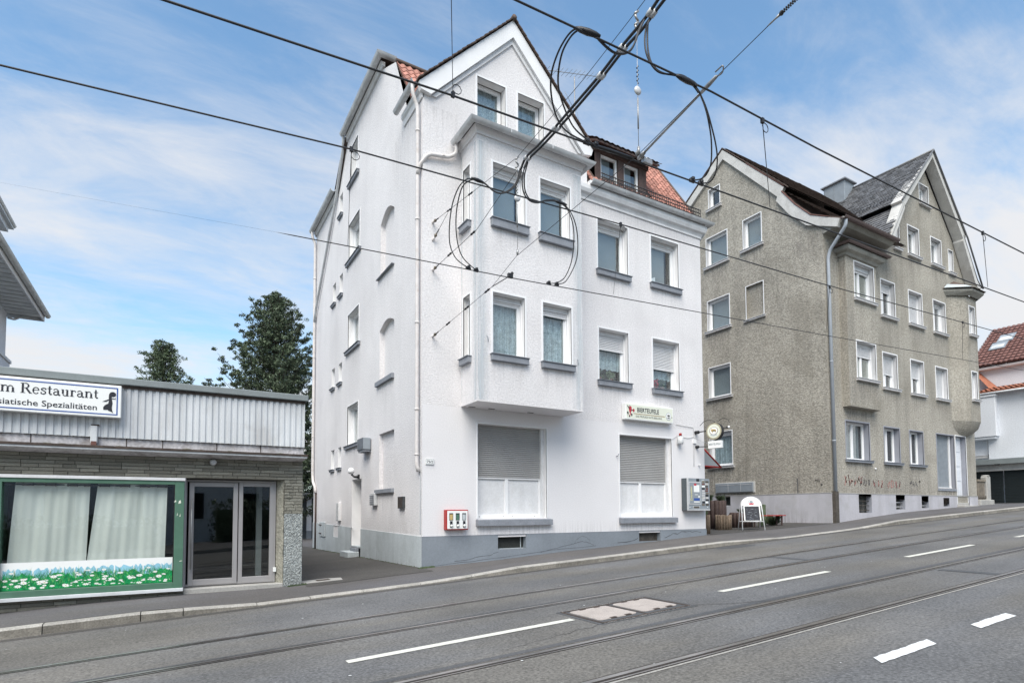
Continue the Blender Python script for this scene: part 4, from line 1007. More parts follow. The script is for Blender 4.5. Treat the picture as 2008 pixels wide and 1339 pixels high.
def grime_shade(par, Mf, a0, a1, z_strong, z_weak, n=.005, nm='grime_shade_run', mt='drip'):
    b = MB(Mf); b.quad((a0, n, z_strong), (a1, n, z_strong), (a1, n, z_weak), (a0, n, z_weak)); o = b.build(nm, M[mt if par is H else 'drip_shade'], par, fix=False)
    uv = o.data.uv_layers.new(name='uv')
    for i, c in enumerate([(0, 1), (1, 1), (1, 0), (0, 0)]): uv.data[i].uv = c
for a0, a1, b0, b1 in fw_win: grime_shade(H, F0, a0-.06, a1+.06, b0-.15, b0-.75)
for a0, a1, b0, b1 in bw: grime_shade(H, BF, a0-.06, a1+.06, b0-.16, b0-.8)
grime_shade(H, F0, 1.25, 3.4, .86, .67); grime_shade(H, F0, 5.4, 7.6, .86, .67); grime_shade(H, F0, .0, W, .664, 1.0); grime_shade(H, F0, 4.0, W, 9.28, 8.9)
for a0, a1, z0 in ((4.8, 6.2, 3.08), (4.8, 6.2, 6.0), (4.8, 6.2, 8.78), (1.86, 2.93, 7.27), (1.8, 3.1, 4.44), (1.8, 3.1, 1.66), (1.0, 1.4, 1.26), (5.1, 6.0, 11.2)): grime_shade(H, L0, a0, a1, z0, z0-.9)
grime_shade(H, L0, 0, 4.5, .70, 1.15); grime_shade(H, L0, 5.6, D, .80, 1.2); grime_shade(H, L0, .2, 2.2, 10.3, 8.8); grime_shade(H, L0, 3, 7, 12.8, 11.9); grime_shade(H, F0, .0, .9, 10.2, 9.0)
grime_shade(H, lambda a, n, c: (-.018-n, a, c), 0, 4.5, -.02, .32); grime_shade(H, lambda a, n, c: (-.018-n, a, c), 5.6, D, -.1, .3); grime_shade(H, front(-.018+.036), 0, W, .0, .3)
# moss and weeds along the foot of the walls
wd = MB(); rr_ = random.Random(17)
for i in range(420):
    if rr_.random() < .55: y = rr_.uniform(.1, 10.5); x = -.02 - rr_.uniform(0, .10)
    else: x = rr_.uniform(-.1, .25); y = -rr_.uniform(.02, .12)
    if rr_.random() < .25: x, y = rr_.uniform(-2.75, -2.4), -.34 - rr_.uniform(0, .08)
    z = Zs(x, y); h = rr_.uniform(.008, .035); w = rr_.uniform(.01, .03); a = rr_.uniform(0, 3.1)
    wd.add([(x-w*math.cos(a), y-w*math.sin(a), z), (x+w*math.cos(a), y+w*math.sin(a), z), (x+rr_.uniform(-.01, .01), y, z+h)], [(0, 1, 2)])
    wd.add([(x-w*math.cos(a+1.5), y-w*math.sin(a+1.5), z), (x+w*math.cos(a+1.5), y+w*math.sin(a+1.5), z), (x, y, z+h)], [(0, 1, 2)])
o = wd.build('moss', M['leaf2'], None, kind='stuff', fix=False); o['label'] = 'thin line of moss and weeds along the foot of the house walls'
# ------------------------------------------------------------------ signs and boxes on the white house
hn = MB(F0); hn.box(.07, .265, .004, .022, 2.20, 2.325); hn_ = hn.build('house_number', M['sign_white'], None, bevel=.003); tag(hn_, 'small white enamel house number plate reading 75/2', 'number plate')
b = MB(F0)
for q in ((.075, .26, 2.205, 2.211), (.075, .26, 2.314, 2.32), (.075, .081, 2.211, 2.314), (.254, .26, 2.211, 2.314)): b.box(q[0], q[1], .022, .024, q[2], q[3])
b.build('border', M['plinth_dark'], hn_)
text_mesh(hn_, '75/2', F0, .168, 2.235, .055, 'ink', .0245, 'CENTER', .02)
# chewing-gum machine
gm = MB(F0); gm.box(.50, 1.03, .0, .13, .79, 1.23); gm_ = gm.build('gum_machine', M['red'], None, bevel=.008); tag(gm_, 'red and white three-slot gum vending machine on the street wall', 'vending machine')
p = MB(F0); p.box(.525, 1.012, .13, .138, .815, 1.205); pf = p.build('front_panel', M['sign_white'], gm_, bevel=.003)
cols_ = ['gold', 'green', 'plinth_light']
for i in range(3):
    x0 = .57 + i*.155
    w_ = MB(F0); w_.box(x0, x0+.09, .138, .142, 1.0, 1.155); wi = w_.build('display_window', M['ink'], gm_)
    w_ = MB(F0); w_.box(x0+.008, x0+.08, .142, .1435, 1.01, 1.13); w_.build('picture', M[cols_[i]], wi)
    w_ = MB(F0); w_.box(x0+.015, x0+.075, .138, .150, .85, .985); c_ = w_.build('coin_unit', M['ink'], gm_, bevel=.004)
    w_ = MB(F0); w_.tube([(x0+.045, .15, .885), (x0+.045, .175, .885)], .028, 12); w_.build('knob', M['sign_white'], c_)
# cigarette machine
CX0, CX1, CZ0, CZ1, CD = 7.80, 8.70, 1.19, 2.10, .20
cg = MB(F0); cg.box(CX0, CX1+.02, .0, CD, CZ0, CZ1); cg_ = cg.build('cigarette_machine', M['vend_dark'], None, bevel=.01); tag(cg_, 'grey wall-mounted cigarette vending machine covered in stickers at the house corner', 'vending machine')
def plate(par, x0, x1, z0, z1, n, mt, nm, th=.008, bev=.002):
    b = MB(F0); b.box(x0, x1, n, n+th, z0, z1); return b.build(nm, M[mt], par, bevel=bev)
plate(cg_, CX0, CX1+.02, CZ0, CZ0+.035, CD, 'zinc', 'bottom_rail', .02); plate(cg_, CX0, CX0+.06, CZ0+.035, CZ1, CD, 'zinc', 'edge_rail', .02)
fp = plate(cg_, CX0+.06, CX1+.02, CZ0+.035, CZ1-.005, CD, 'vend_grey', 'front_panel')
plate(cg_, CX0+.07, CX0+.555, CZ0+.17, CZ1-.10, CD+.008, 'zinc', 'display_frame', .01)
plate(cg_, CX0+.095, CX0+.53, CZ0+.20, CZ1-.125, CD+.018, 'vend_grey', 'display_window', .003)
text_mesh(cg_, 'Zigaretten', F0, CX0+.19, CZ0+.27, .075, 'yellow', CD+.0225, 'LEFT', .03, rot=R_(90), sx=.9)
for i, (x0, x1, z0, z1, mt) in enumerate(((.26, .49, .52, .72, 'sign_white'), (.27, .37, .70, .76, 'pink'), (.26, .49, .28, .35, 'blue'), (.26, .49, .23, .26, 'sign_white'), (.44, .49, .36, .42, 'sign_white'), (.30, .42, .44, .455, 'sign_white'))):
    plate(cg_, CX0+x0, CX0+x1, CZ0+z0, CZ0+z1, CD+.0212+i*.0006, mt, 'sticker', .001, 0)
plate(cg_, CX0+.38, CX0+.50, CZ1-.09, CZ1-.01, CD+.008, 'ink', 'coin_slot', .004); plate(cg_, CX0+.24, CX0+.50, CZ0+.06, CZ0+.13, CD+.008, 'zinc', 'tray_frame', .006); plate(cg_, CX0+.26, CX0+.48, CZ0+.07, CZ0+.12, CD+.014, 'brown_board', 'tray', .002)
random.seed(3)
for r in range(11):
    for c in range(2):
        x0 = CX0+.60+c*.15+random.uniform(-.01, .01); z0 = CZ0+.14+r*.065
        plate(cg_, x0, x0+.12+random.uniform(-.02, .01), z0, z0+.045+random.uniform(0, .012), CD+.008+random.uniform(0, .001), random.choice(['sign_white', 'wood_old', 'ink', 'brown_board', 'zinc', 'tile_brown', 'black', 'verge']), 'selection_button', .006, 0)
plate(cg_, CX0+.60, CX0+.70, CZ1-.10, CZ1-.03, CD+.0085, 'plinth_light', 'screen', .006)
for x0 in (.10, .82):
    b = MB(F0); b.tube([(CX0+x0, CD, CZ0+.09), (CX0+x0, CD+.02, CZ0+.09)], .012, 8); b.build('lock', M['sign_white'], cg_)
# long pub sign box
SX0, SX1, SZ0, SZ1, SD = 5.62, 7.37, 3.60, 4.03, .16
sg_ = MB(F0); sg_.box(SX0, SX1, .01, SD, SZ0, SZ1); PS = sg_.build('pub_sign', M['sign_white'], None, bevel=.01); tag(PS, 'long white light-box sign reading BIERTEUFELE above the right shutter', 'sign')
plate(PS, SX0+.03, SX1-.03, SZ0+.035, SZ1-.03, SD-.002, 'sign_cream', 'sign_face', .004)
n_ = SD+.0045
text_mesh(PS, 'BIERTEUFELE', F0, SX0+.40, SZ0+.215, .118, 'ink', n_, 'LEFT', .035, sx=.80, spacing=1.05)
text_mesh(PS, '-DAS TEUFLISCH GUTE BIERLOKAL', F0, SX0+.34, SZ0+.075, .05, 'ink', n_, 'LEFT', .01, sx=.88)
plate(PS, SX0+.27, SX1-.33, SZ0+.165, SZ0+.172, SD+.002, 'tile_brown', 'gold_line', .003, 0); plate(PS, SX0+.27, SX1-.33, SZ0+.155, SZ0+.163, SD+.002, 'gold', 'gold_line', .003, 0); plate(PS, SX1-.09, SX1-.04, SZ0+.158, SZ0+.168, SD+.002, 'tile_brown', 'gold_line', .003, 0)
cx_, cz_ = SX1-.19, SZ0+.185
poly_plate(PS, F0, ell(cx_, cz_, .098, .105, 28), SD+.002, SD+.006, 'vend_grey', 'emblem_ring'); poly_plate(PS, F0, ell(cx_, cz_, .088, .095, 28), SD+.006, SD+.008, 'sign_white', 'emblem'); 
poly_plate(PS, F0, ell(cx_, cz_+.015, .055, .045, 20), SD+.008, SD+.0095, 'verge', 'emblem'); poly_plate(PS, F0, [(cx_-.04, cz_), (cx_+.035, cz_-.002), (cx_+.045, cz_+.03), (cx_-.01, cz_+.035), (cx_-.045, cz_+.03)], SD+.0095, SD+.011, 'ink', 'emblem'); poly_plate(PS, F0, ell(cx_, cz_-.05, .055, .012, 16), SD+.0095, SD+.011, 'ink', 'emblem')
# red figure drawn at the left of the sign: body, horns, arms, legs
dx, dz = SX0+.155, SZ0+.24
for poly, mt in (([(dx-.045, dz+.03), (dx-.03, dz+.10), (dx+.0, dz+.115), (dx+.045, dz+.10), (dx+.06, dz+.04), (dx+.03, dz-.045), (dx+.03, dz-.08), (dx-.01, dz-.075), (dx-.03, dz-.04)], 'pink'),
                 ([(dx-.03, dz+.02), (dx-.10, dz+.115), (dx-.085, dz+.13), (dx-.01, dz+.05)], 'ink'), ([(dx-.015, dz+.10), (dx-.012, dz+.145), (dx+.008, dz+.105)], 'ink'),
                 (ell(dx+.125, dz+.005, .032, .045, 14), 'pink'), ([(dx+.04, dz+.01), (dx+.10, dz+.03), (dx+.10, dz+.01), (dx+.05, dz-.02)], 'ink'),
                 (ell(dx+.055, dz-.115, .022, .04, 12), 'ink'), (ell(dx-.02, dz-.155, .022, .028, 12), 'ink'), ([(dx+.0, dz-.08), (dx-.03, dz-.14), (dx-.01, dz-.15), (dx+.03, dz-.08)], 'pink'),
                 ([(dx-.115, dz-.06), (dx-.08, dz-.03), (dx-.055, dz-.06), (dx-.06, dz-.11), (dx-.085, dz-.14), (dx-.075, dz-.09), (dx-.10, dz-.10)], 'ink')):
    fk_ = globals().get('fk_', 0) + 1; poly_plate(PS, F0, poly, SD+.002, SD+.004+fk_*.0004, mt, 'figure')
# red rotating beacon in its glass on the wall
bc = thing('warning_lamp', (7.72, 0, 3.1), 'red-topped warning lamp in a pale glass holder right of the shutter', 'lamp')
t = MB(); t.tube([(7.71, -.09, 3.06), (7.71, -.09, 3.08), (7.71, -.09, 3.27)], [.075, .085, .078], 14); t.build('glass_cup', M['zinc'], bc)
t = MB(); t.tube([(7.71, -.09, 3.27), (7.71, -.09, 3.29)], .05, 12); t.build('collar', M['sill'], bc)
t = MB(); t.tube([(7.71, -.09, 3.29), (7.71, -.09, 3.355), (7.71, -.09, 3.37)], [.042, .040, .02], 12); t.build('red_dome', M['red'], bc)
t = MB(); t.box(7.68, 7.74, -.03, 0, 3.12, 3.2); t.build('bracket', M['sill'], bc)
# hanging round pub sign on iron brackets
M['gold_pale'] = mat('aged_cream_gold', (.37, .34, .25), .6, .2, 12)
hs = thing('hanging_sign', (8.55, -.6, 3.3), 'round beer sign with a small BIERTEUFELE board below, hung on black iron brackets', 'sign')
HP = Matrix.Rotation(R_(0), 4, 'Z')
hx, hy, hz = 8.54, -.60, 3.41
HF = lambda a, n, c: (hx - n*.97 + a*.24*.86, hy - a*.97*.86 - n*.24, hz + (c-hz)*.90)      # turned a little towards the street
t = MB(); t.prism(ell(0, hz, .27, .27, 30), lambda a, c, d: HF(a, d, c), -.07, .07); t.build('round_box', M['black'], hs)
t = MB(); t.prism(ell(0, hz, .26, .26, 30), lambda a, c, d: HF(a, d, c), .07, .080); t.build('round_face', M['gold_pale'], hs)
t = MB(); t.prism(ell(0, hz, .215, .215, 26), lambda a, c, d: HF(a, d, c), .080, .084); t.build('inner_ring', M['sign_cream'], hs)
t = MB(); t.prism(ell(0, hz+.01, .145, .12, 24), lambda a, c, d: HF(a, d, c), .084, .087); t.build('oval_rim', M['tile_brown'], hs)
t = MB(); t.prism(ell(0, hz+.012, .133, .108, 24), lambda a, c, d: HF(a, d, c), .087, .089); t.build('oval_face', M['sign_white'], hs)
t = MB(); t.prism([(-.09, hz+.0), (-.085, hz+.06), (-.06, hz+.075), (-.02, hz+.06), (.05, hz+.055), (.085, hz+.03), (.08, hz-.02), (.065, hz-.045), (.055, hz-.01), (-.02, hz-.005), (-.03, hz-.05), (-.045, hz-.05), (-.05, hz)], lambda a, c, d: HF(a, d, c), .089, .092); t.build('animal_emblem', M['gold'], hs)
t = MB(); t.prism([(-.03, hz+.0), (-.05, hz+.02), (.0, hz+.03), (.07, hz+.02), (.075, hz-.01), (.02, hz+.005)], lambda a, c, d: HF(a, d, c), .092, .094); t.build('animal_emblem', M['ink'], hs)
t = MB(); t.prism([(-.12, hz-.10), (.12, hz-.10), (.10, hz-.135), (.0, hz-.155), (-.10, hz-.135)], lambda a, c, d: HF(a, d, c), .084, .088); t.build('ribbon', M['plinth_light'], hs)
t = MB(); t.prism([(-.22, 2.88), (.24, 2.88), (.24, 3.11), (-.22, 3.11)], lambda a, c, d: HF(a, d, c), -.05, .06); sb_ = t.build('name_board', M['sign_white'], hs, bevel=.006)
text_mesh(sb_, 'BIERTEUFELE', HF, .01, 2.975, .062, 'plinth_dark', .0615, 'CENTER', .03, sx=.80)
t = MB(); t.tube([(8.42, -.0, 3.44), (8.42, -.12, 3.44)], .05, 10); t.tube([(8.42, -.1, 3.44), (8.50, -.45, 3.45), (8.60, -.95, 3.48)], .016, 6); t.ball((8.60, -.97, 3.48), .03, 8); t.tube([(8.44, 0, 3.02), (8.44, -.08, 3.02)], .045, 10); t.tube([(8.44, -.05, 3.02), (8.50, -.45, 3.0)], .014, 6)
t.tube(bent([(8.45, -.15, 3.62), (8.48, -.3, 3.76), (8.55, -.5, 3.74), (8.57, -.58, 3.66)], .1), .008, 5); t.tube(bent([(8.58, -.66, 3.68), (8.62, -.8, 3.78), (8.68, -.95, 3.70), (8.68, -.98, 3.62)], .1), .007, 5)
t.build('iron_bracket', M['black'], hs)
t = MB(); t.ball((8.62, -1.0, 3.49), .035, 8); t.build('white_knob', M['sign_white'], hs)
# TV aerial on the roof
an = thing('tv_aerial', (8, 5, 13.1), 'thin metal television aerial standing on the roof of the white house', 'aerial')
t = MB(); t.tube([(8.0, 5, 13.0), (8.0, 5, 17.3)], .022, 6); t.build('mast', M['steel'], an)
t = MB(); t.tube([(6.5, 5.0, 17.0), (9.1, 5.0, 17.75)], .012, 5)
t.build('boom', M['steel'], an)
for i in range(13):
    xx = 6.55 + i*.2; zz = 17.0 + (xx-6.5)*.29
    t = MB(); t.tube([(xx, 4.78, zz), (xx, 5.22, zz)], .008, 4); t.build('element', M['steel'], an)
t = MB(); t.tube([(7.9, 5, 15.2), (8.5, 5, 15.25)], .01, 5); t.tube([(7.4, 4.8, 16.4), (8.0, 5, 16.0)], .008, 4); t.tube([(8.0, 5, 16.4), (9.0, 5.6, 14.9)], .006, 4); t.build('stay', M['steel'], an)

# pots and plants on the inside sills of the upper windows
def sill_plant(x, z, w, lb, mt, seed, flower=None):
    rr_ = random.Random(seed); t = thing('house_plant', (x, .33, z), lb, 'plant'); b = MB()
    b.tube([(x, .33, z), (x, .33, z+.10)], [.05, .065], 8); b.build('pot', M['tile_brown'], t); b = MB()
    for i in range(70):
        a = rr_.uniform(0, 6.3); l_ = rr_.uniform(.02, w); h = rr_.uniform(.08, .30); c = (x + l_*math.cos(a), .33 + .03*math.sin(a), z + h)
        s = rr_.uniform(.02, .045); d = rr_.uniform(-1, 1); b.add([(c[0]-s, c[1], c[2]-s*d), (c[0], c[1]-.01, c[2]-s*.6), (c[0]+s, c[1], c[2]+s*d), (c[0], c[1]+.01, c[2]+s*.6)], [(0, 1, 2, 3)])
    b.build('leaves', M[mt], t, fix=False)
sill_plant(5.15, 4.64, .20, 'dark pot plant behind the left first-floor window right of the bay', 'leaf', 1)
sill_plant(5.55, 4.64, .14, 'small dark pot plant beside it behind the same first-floor window', 'leaf2', 2)
sill_plant(7.1, 4.62, .22, 'red flowering pot plant behind the rightmost first-floor window', 'pink', 3)
sill_plant(7.45, 4.62, .13, 'dark leafy pot plant right of the red one behind the rightmost first-floor window', 'leaf', 4)
# ================================================================== flat-roofed restaurant
RS = thing('restaurant', (-6.5, 3, 0), 'low flat-roofed restaurant with corrugated white fascia, stone cladding and green shop window', 'building')
RX0, RX1, RY, RD = -11.0, -2.50, -.31, 8.5
# corrugated fascia, right-angled ribs
b = MB(); P = []; xx = RX0; k = 0; step = .0975
while xx < RX1 - .01:
    for dx, o in ((0, 0), (.046, 0), (.054, .022), (.090, .022)):
        P.append((min(xx+dx, RX1), -.45 + o))
    xx += step
P.append((RX1, -.45)); n = len(P)
b.add([(x, y, 2.385) for x, y in P] + [(x, y, 3.22) for x, y in P], [(i, i+1, n+i+1, n+i) for i in range(n-1)])
b.quad((RX1, -.45, 2.385), (RX1, 0, 2.385), (RX1, 0, 3.22), (RX1, -.45, 3.22))
b.build('fascia', M['corr'], RS, fix=False)
b = MB(); b.box(RX0, RX1-.005, -.40, -.05, 2.24, 2.386); b.build('fascia_board', M['fascia_old'], RS)
for xj in (-6.45, -5.67, -5.25, -4.75, -3.95, -3.25):
    b = MB(); b.box(xj, xj+.012, -.406, -.40, 2.25, 2.385); b.build('board_joint', M['rust'], RS)
b = MB(); b.box(RX0, RX1+.05, -.52, -.44, 3.235, 3.345); b.box(RX1-.02, RX1+.05, -.44, RD, 3.235, 3.345); b.build('roof_capping', M['green_grey'], RS, bevel=.01)
b = MB(); b.box(RX0, RX1+.01, -.47, -.41, 3.19, 3.235); b.build('fascia_shadow_gap', M['rust'], RS)  # solid dark bar drawn in place of the shaded gap under the capping
b = MB(); b.quad((RX0, -.45, 3.30), (RX1, -.45, 3.30), (RX1, RD, 3.30), (RX0, RD, 3.30)); b.build('roof', M['ground'], RS, fix=False)
# thin canopy
b = MB(); b.box(RX0, RX1+.02, -.62, -.10, 2.165, 2.20); cnp = b.build('canopy', M['zinc'], RS, bevel=.006)
b = MB(); b.box(RX0, RX1+.03, -.635, -.36, 2.20, 2.235); b.build('canopy_flashing', M['rust'], cnp)
b = MB(); b.add([(RX0, -.60, 2.165), (RX1+.01, -.60, 2.165), (RX1-.03, -.33, 2.12), (RX0, -.33, 2.12)], [(0, 1, 2, 3)]); b.add([(RX0, -.33, 2.12), (RX1-.03, -.33, 2.12), (RX1-.03, -.10, 2.12), (RX0, -.10, 2.12)], [(0, 1, 2, 3)]); b.build('canopy_soffit', M['fascia_old'], cnp, fix=False)
b = MB()
for i in range(60):
    x0 = RX0 + random.uniform(0, 8.4); b.ball((x0, -.45 + random.uniform(-.1, .06), 2.24), random.uniform(.012, .03), 6, (2.5, 1, .6))
b.build('moss_tufts', M['ground'], cnp, kind='stuff')
b = MB(); b.box(-5.71, -5.62, -.49, -.43, 2.28, 2.56); ob = b.build('pipe_duct', M['corr'], RS, bevel=.01)
b = MB(); b.box(-5.70, -5.63, -.50, -.44, 2.24, 2.31); b.build('rusty_foot', M['tile_brown'], ob)
b = MB(); b.box(-5.705, -5.60, -.495, -.44, 2.56, 2.575); b.build('duct_cap', M['rust'], ob)
# wall body behind the cladding
def jwall(x0, x1, z0, z1, y=RY): 
    b = MB(); b.box(x0, x1, y, y+.02, z0, z1); return b
b = MB(); b.box(RX0, RX1-.005, RY, RY+.25, 1.775, 2.15); b.build('lintel_wall', M['mortar'], RS)
b = MB(); b.box(-2.82, RX1-.005, RY, .35, -.45, 1.775); pil = b.build('pier', M['mortar'], RS)
b = MB(); b.box(RX0, -4.40, RY, -.05, -1.2, -.06); b.build('base_wall', M['mortar'], RS)
b = MB(); b.box(RX0, -6.80, RY, -.05, -.06, 1.775); b.build('wall', M['mortar'], RS)
b = MB(); b.quad((RX1-.01, .35, -.5), (RX1-.01, RD, -.5), (RX1-.01, RD, 3.25), (RX1-.01, .35, 3.25)); b.quad((RX1-.01, -.31, 1.775), (RX1-.01, .36, 1.775), (RX1-.01, .36, 3.25), (RX1-.01, -.31, 3.25)); b.quad((RX0, RD, -1), (RX1, RD, -1), (RX1, RD, 3.3), (RX0, RD, 3.3)); b.quad((RX0, -.31, -1), (RX0, RD, -1), (RX0, RD, 3.3), (RX0, -.31, 3.3)); b.build('wall', M['concrete'], RS, fix=False)
# split-stone strips: each stone its own piece
def stone_mesh(k):
    rnd = random.Random(k); b = MB(); w, h, t = .5, .5, 1.
    P = [(-w, 0, -h), (w, 0, -h), (w, 0, h), (-w, 0, h)]
    F = [(x*.985, -t*rnd.uniform(.6, 1.), z*.96) for x, _, z in P] + [(rnd.uniform(-.2, .2), -t*rnd.uniform(.9, 1.25), rnd.uniform(-.1, .1))]
    b.add(P + F, [(0, 1, 5, 4), (1, 2, 6, 5), (2, 3, 7, 6), (3, 0, 4, 7), (4, 5, 8), (5, 6, 8), (6, 7, 8), (7, 4, 8)])
    me = bpy.data.meshes.new('cladding_stone'); me.from_pydata(b.v, [], b.f); me.materials.append(M['stone']); return me
SM = [stone_mesh(k) for k in range(6)]
stones = []
def clad(x0, x1, z0, z1, y=RY, h=.055, side=False, wmin=.14, wmax=.42):
    z = z0; r = 0; hh = (z1-z0)/round((z1-z0)/h)
    while z < z1 - .01:
        x = x0 + (random.uniform(-.2, 0) if r % 2 else 0)
        while x < x1 - .004:
            w = random.uniform(wmin, wmax); a, c = max(x, x0), min(x+w, x1)
            if x1 - c < .06: c = x1
            if c - a > .02: stones.append((a, c, z, z+hh, y, side))
            x = c if c > x+.01 else x+w
        z += hh; r += 1
clad(-6.85, RX1, 1.78, 2.12); clad(-2.82, RX1, 1.16, 1.78, wmin=.08, wmax=.2); clad(-6.9, -4.40, -.33, -.10, wmin=.15, wmax=.5)
clad(-.31, .33, .9, 1.76, RX1-.005, h=.055, side=True); clad(RX0, -6.85, 1.78, 2.12); clad(-8.5, -6.82, -.3, 1.78)
random.seed(5); rest = MB(); cnt = 0
for (a, c, z0, z1, y, side) in stones:
    th = random.uniform(.012, .034); g = .003
    sx, sz = (c-a)-2*g, (z1-z0)-2*g; cx, cz_ = (a+c)/2, (z0+z1)/2
    if not side: mw = Matrix(((sx, 0, 0, cx), (0, th, 0, y), (0, 0, sz, cz_), (0, 0, 0, 1)))
    else: mw = Matrix(((0, -th, 0, y), (sx, 0, 0, cx), (0, 0, sz, cz_), (0, 0, 0, 1)))
    me = random.choice(SM)
    if cnt < 300: inst('cladding_stone', me, RS, mw); cnt += 1
    else: rest.add([tuple(mw @ v.co) for v in me.vertices], [tuple(f.vertices) for f in me.polygons])
if rest.v: rest.build('cladding_stones', M['stone'], RS, kind='stuff', fix=False)
# pebble render on the lower pier, deeply textured sheet
def rough_sheet(Mf, a0, a1, b0, b1, mt, nm, par, amp=.012, st=.02):
    b = MB(Mf); na, nb_ = int((a1-a0)/st), int((b1-b0)/st); rr = random.Random(2)
    P = [(a0+(a1-a0)*i/na, .012 + rr.uniform(0, amp), b0+(b1-b0)*j/nb_) for i in range(na+1) for j in range(nb_+1)]
    b.add(P, [(i*(nb_+1)+j, (i+1)*(nb_+1)+j, (i+1)*(nb_+1)+j+1, i*(nb_+1)+j+1) for i in range(na) for j in range(nb_)]); return b.build(nm, M[mt], par, fix=False)
rough_sheet(front(RY), -2.82, RX1-.0, -.22, 1.16, 'pebble', 'pebble_render', pil)
rough_sheet(lambda a, n, c: (RX1 - .012 + n, a, c), RY, .34, -.25, .92, 'pebble', 'pebble_render', pil)
rough_sheet(lambda a, n, c: (-2.81 - n*.5 - (a-RY)/.26*.115, a, c), RY+.01, -.04, -.15, 1.77, 'stone', 'inner_reveal', pil, .02, .04)
b = MB(); b.box(-2.95, -2.80, -.045, .02, -.1, 1.775); b.build('jamb_filler', M['stone'], pil)
# green-framed shop window
sw_ = MB(front(0))
gx0, gx1, gz0, gz1 = -6.84, -4.415, -.055, 1.72
sw_.box(gx1-.135, gx1, -.0, .42, gz0, gz1); sw_.box(gx0, gx1-.135, 0, .42, gz0, gz0+.095); sw_.box(gx0, gx1-.135, .30, .42, gz1-.065, gz1); sw_.box(gx0, gx0+.09, 0, .42, gz0+.095, gz1-.065)
SHW = sw_.build('shop_window', M['green'], RS, bevel=.004)
b = MB(front(0)); b.box(gx0, gx1+.01, .28, .44, gz1, gz1+.05); b.build('white_head_strip', M['white_worn'], SHW, bevel=.004)
b = MB(front(0)); b.box(gx0, gx1+.01, .0, .44, gz0-.055, gz0); b.build('bottom_strip', M['corr'], SHW, bevel=.004)
b = MB(front(0)); b.box(gx0+.09, gx1-.135, .345, .355, gz0+.095, gz1-.065); b.build('pane', M['glass_dark'], SHW)
b = MB(front(0)); b.box(gx1-.15, gx1-.135, .36, .40, gz0+.095, gz1-.065); b.build('inner_bead', M['black'], SHW)
b = MB()
for i, (px, pz, w, h) in enumerate(((-4.50, 1.34, .04, .06), (-4.56, 1.36, .03, .04), (-4.52, 1.14, .015, .05), (-4.48, 1.12, .015, .06), (-4.47, .38, .05, .015))): b.add([(px, -.4205, pz), (px+w, -.4205, pz+.01), (px+w*.8, -.4205, pz+h), (px+.01, -.4205, pz+h*.8)], [(0, 1, 2, 3)])
b.build('peeled_sticker', M['sign_cream'], SHW, fix=False)
# curtains on a rod, each with its own folds
def drape(x0, x1, z0, z1, y, skew0, skew1, seed, name='curtain'):
    rr = random.Random(seed); b = MB(); b.smooth = True; n, m = 90, 6; P = []
    ph = [rr.uniform(0, 6) for _ in range(4)]
    for i in range(n+1):
        t = i/n
        for j in range(m+1):
            s = j/m; x = x0 + (x1-x0)*t + skew0*s*(1-t) + skew1*s*t
            y_ = y + .010*math.sin(t*24+ph[0]) * (1-.4*s) + .004*math.sin(t*53+ph[1]) + .01*math.sin(t*9+s*3+ph[2])
            P.append((x, y_, z1 + (z0-z1)*s + (.01*math.sin(t*30+ph[3]) if j == m else 0)))
    b.add(P, [(i*(m+1)+j, (i+1)*(m+1)+j, (i+1)*(m+1)+j+1, i*(m+1)+j+1) for i in range(n) for j in range(m)])
    return b.build(name, M['curtain'], SHW, fix=False)
drape(-6.62, -5.71, .30, 1.66, -.275, -.08, -.03, 1); drape(-5.61, -4.66, .30, 1.66, -.275, -.13, -.02, 2)
b = MB(); b.tube([(-6.85, -.275, 1.63), (-4.5, -.275, 1.63)], .012, 8); b.build('curtain_rod', M['black'], SHW)
for cx in (-6.47, -6.2, -5.93, -5.72, -5.52, -5.25, -4.98, -4.74):
    b = MB(); b.tube([(cx-.06, -.30, 1.625), (cx-.05, -.307, 1.625), (cx+.05, -.307, 1.625), (cx+.06, -.30, 1.625)], [.022, .014, .014, .022], 8); b.build('curtain_ring', M['wood_dark'], SHW)
# flower print on the glass, flat film: grass, daisies, sky and a painted fence arch
FW = lambda a, n, c: (a, -.356 - n, c)
fx0, fx1, fz0, fz1 = gx0+.09, gx1-.137, .045, .455
poly_plate(SHW, FW, [(fx0, fz0), (fx1, fz0), (fx1, fz1), (fx0, fz1)], 0, .001, 'sign_white', 'window_film')
M['print_sky'] = mat('printed_sky', (.28, .55, .68), .5, .06, 4); M['print_green'] = mat('printed_grass', (.0, .25, .07), .5, .35, 14, .3, 60); M['print_light'] = mat('printed_light_grass', (.12, .42, .12), .5, .3, 14); M['print_dark'] = mat('printed_dark_grass', (.005, .12, .04), .5, .3, 14)
M['print_edge'] = mat('printed_edge', (.26, .30, .33), .5, .2, 14)
film = MB(FW); random.seed(21); layers = {'print_sky': MB(FW), 'print_edge': MB(FW), 'print_green': MB(FW), 'print_dark': MB(FW), 'print_light': MB(FW), 'sign_white': MB(FW), 'yellow': MB(FW), 'verge': MB(FW)}
x = fx0 + .03
while x < fx1 - .12:
    w_ = random.uniform(.10, .26); w_ = min(w_, fx1-.02-x); n_ = 9
    e = [(x, .2), (x+w_, .2)] + [(x + w_*(1-k/n_), .345 + .018*math.sin(k*1.3+x*9) + random.uniform(-.012, .012)) for k in range(n_+1)]
    layers['print_sky'].add([(x_, .0018, z_) for x_, z_ in e], [tuple(t) for t in tessellate_polygon([[Vector((x_, z_, 0)) for x_, z_ in e]])]); x += w_ + random.uniform(.012, .035)
e = [(fx0, fz0), (fx1, fz0), (fx1, .22)] + [(fx1-(fx1-fx0)*i/60, .235 + .04*math.sin(i*.5) + random.uniform(-.02, .03)) for i in range(61)]
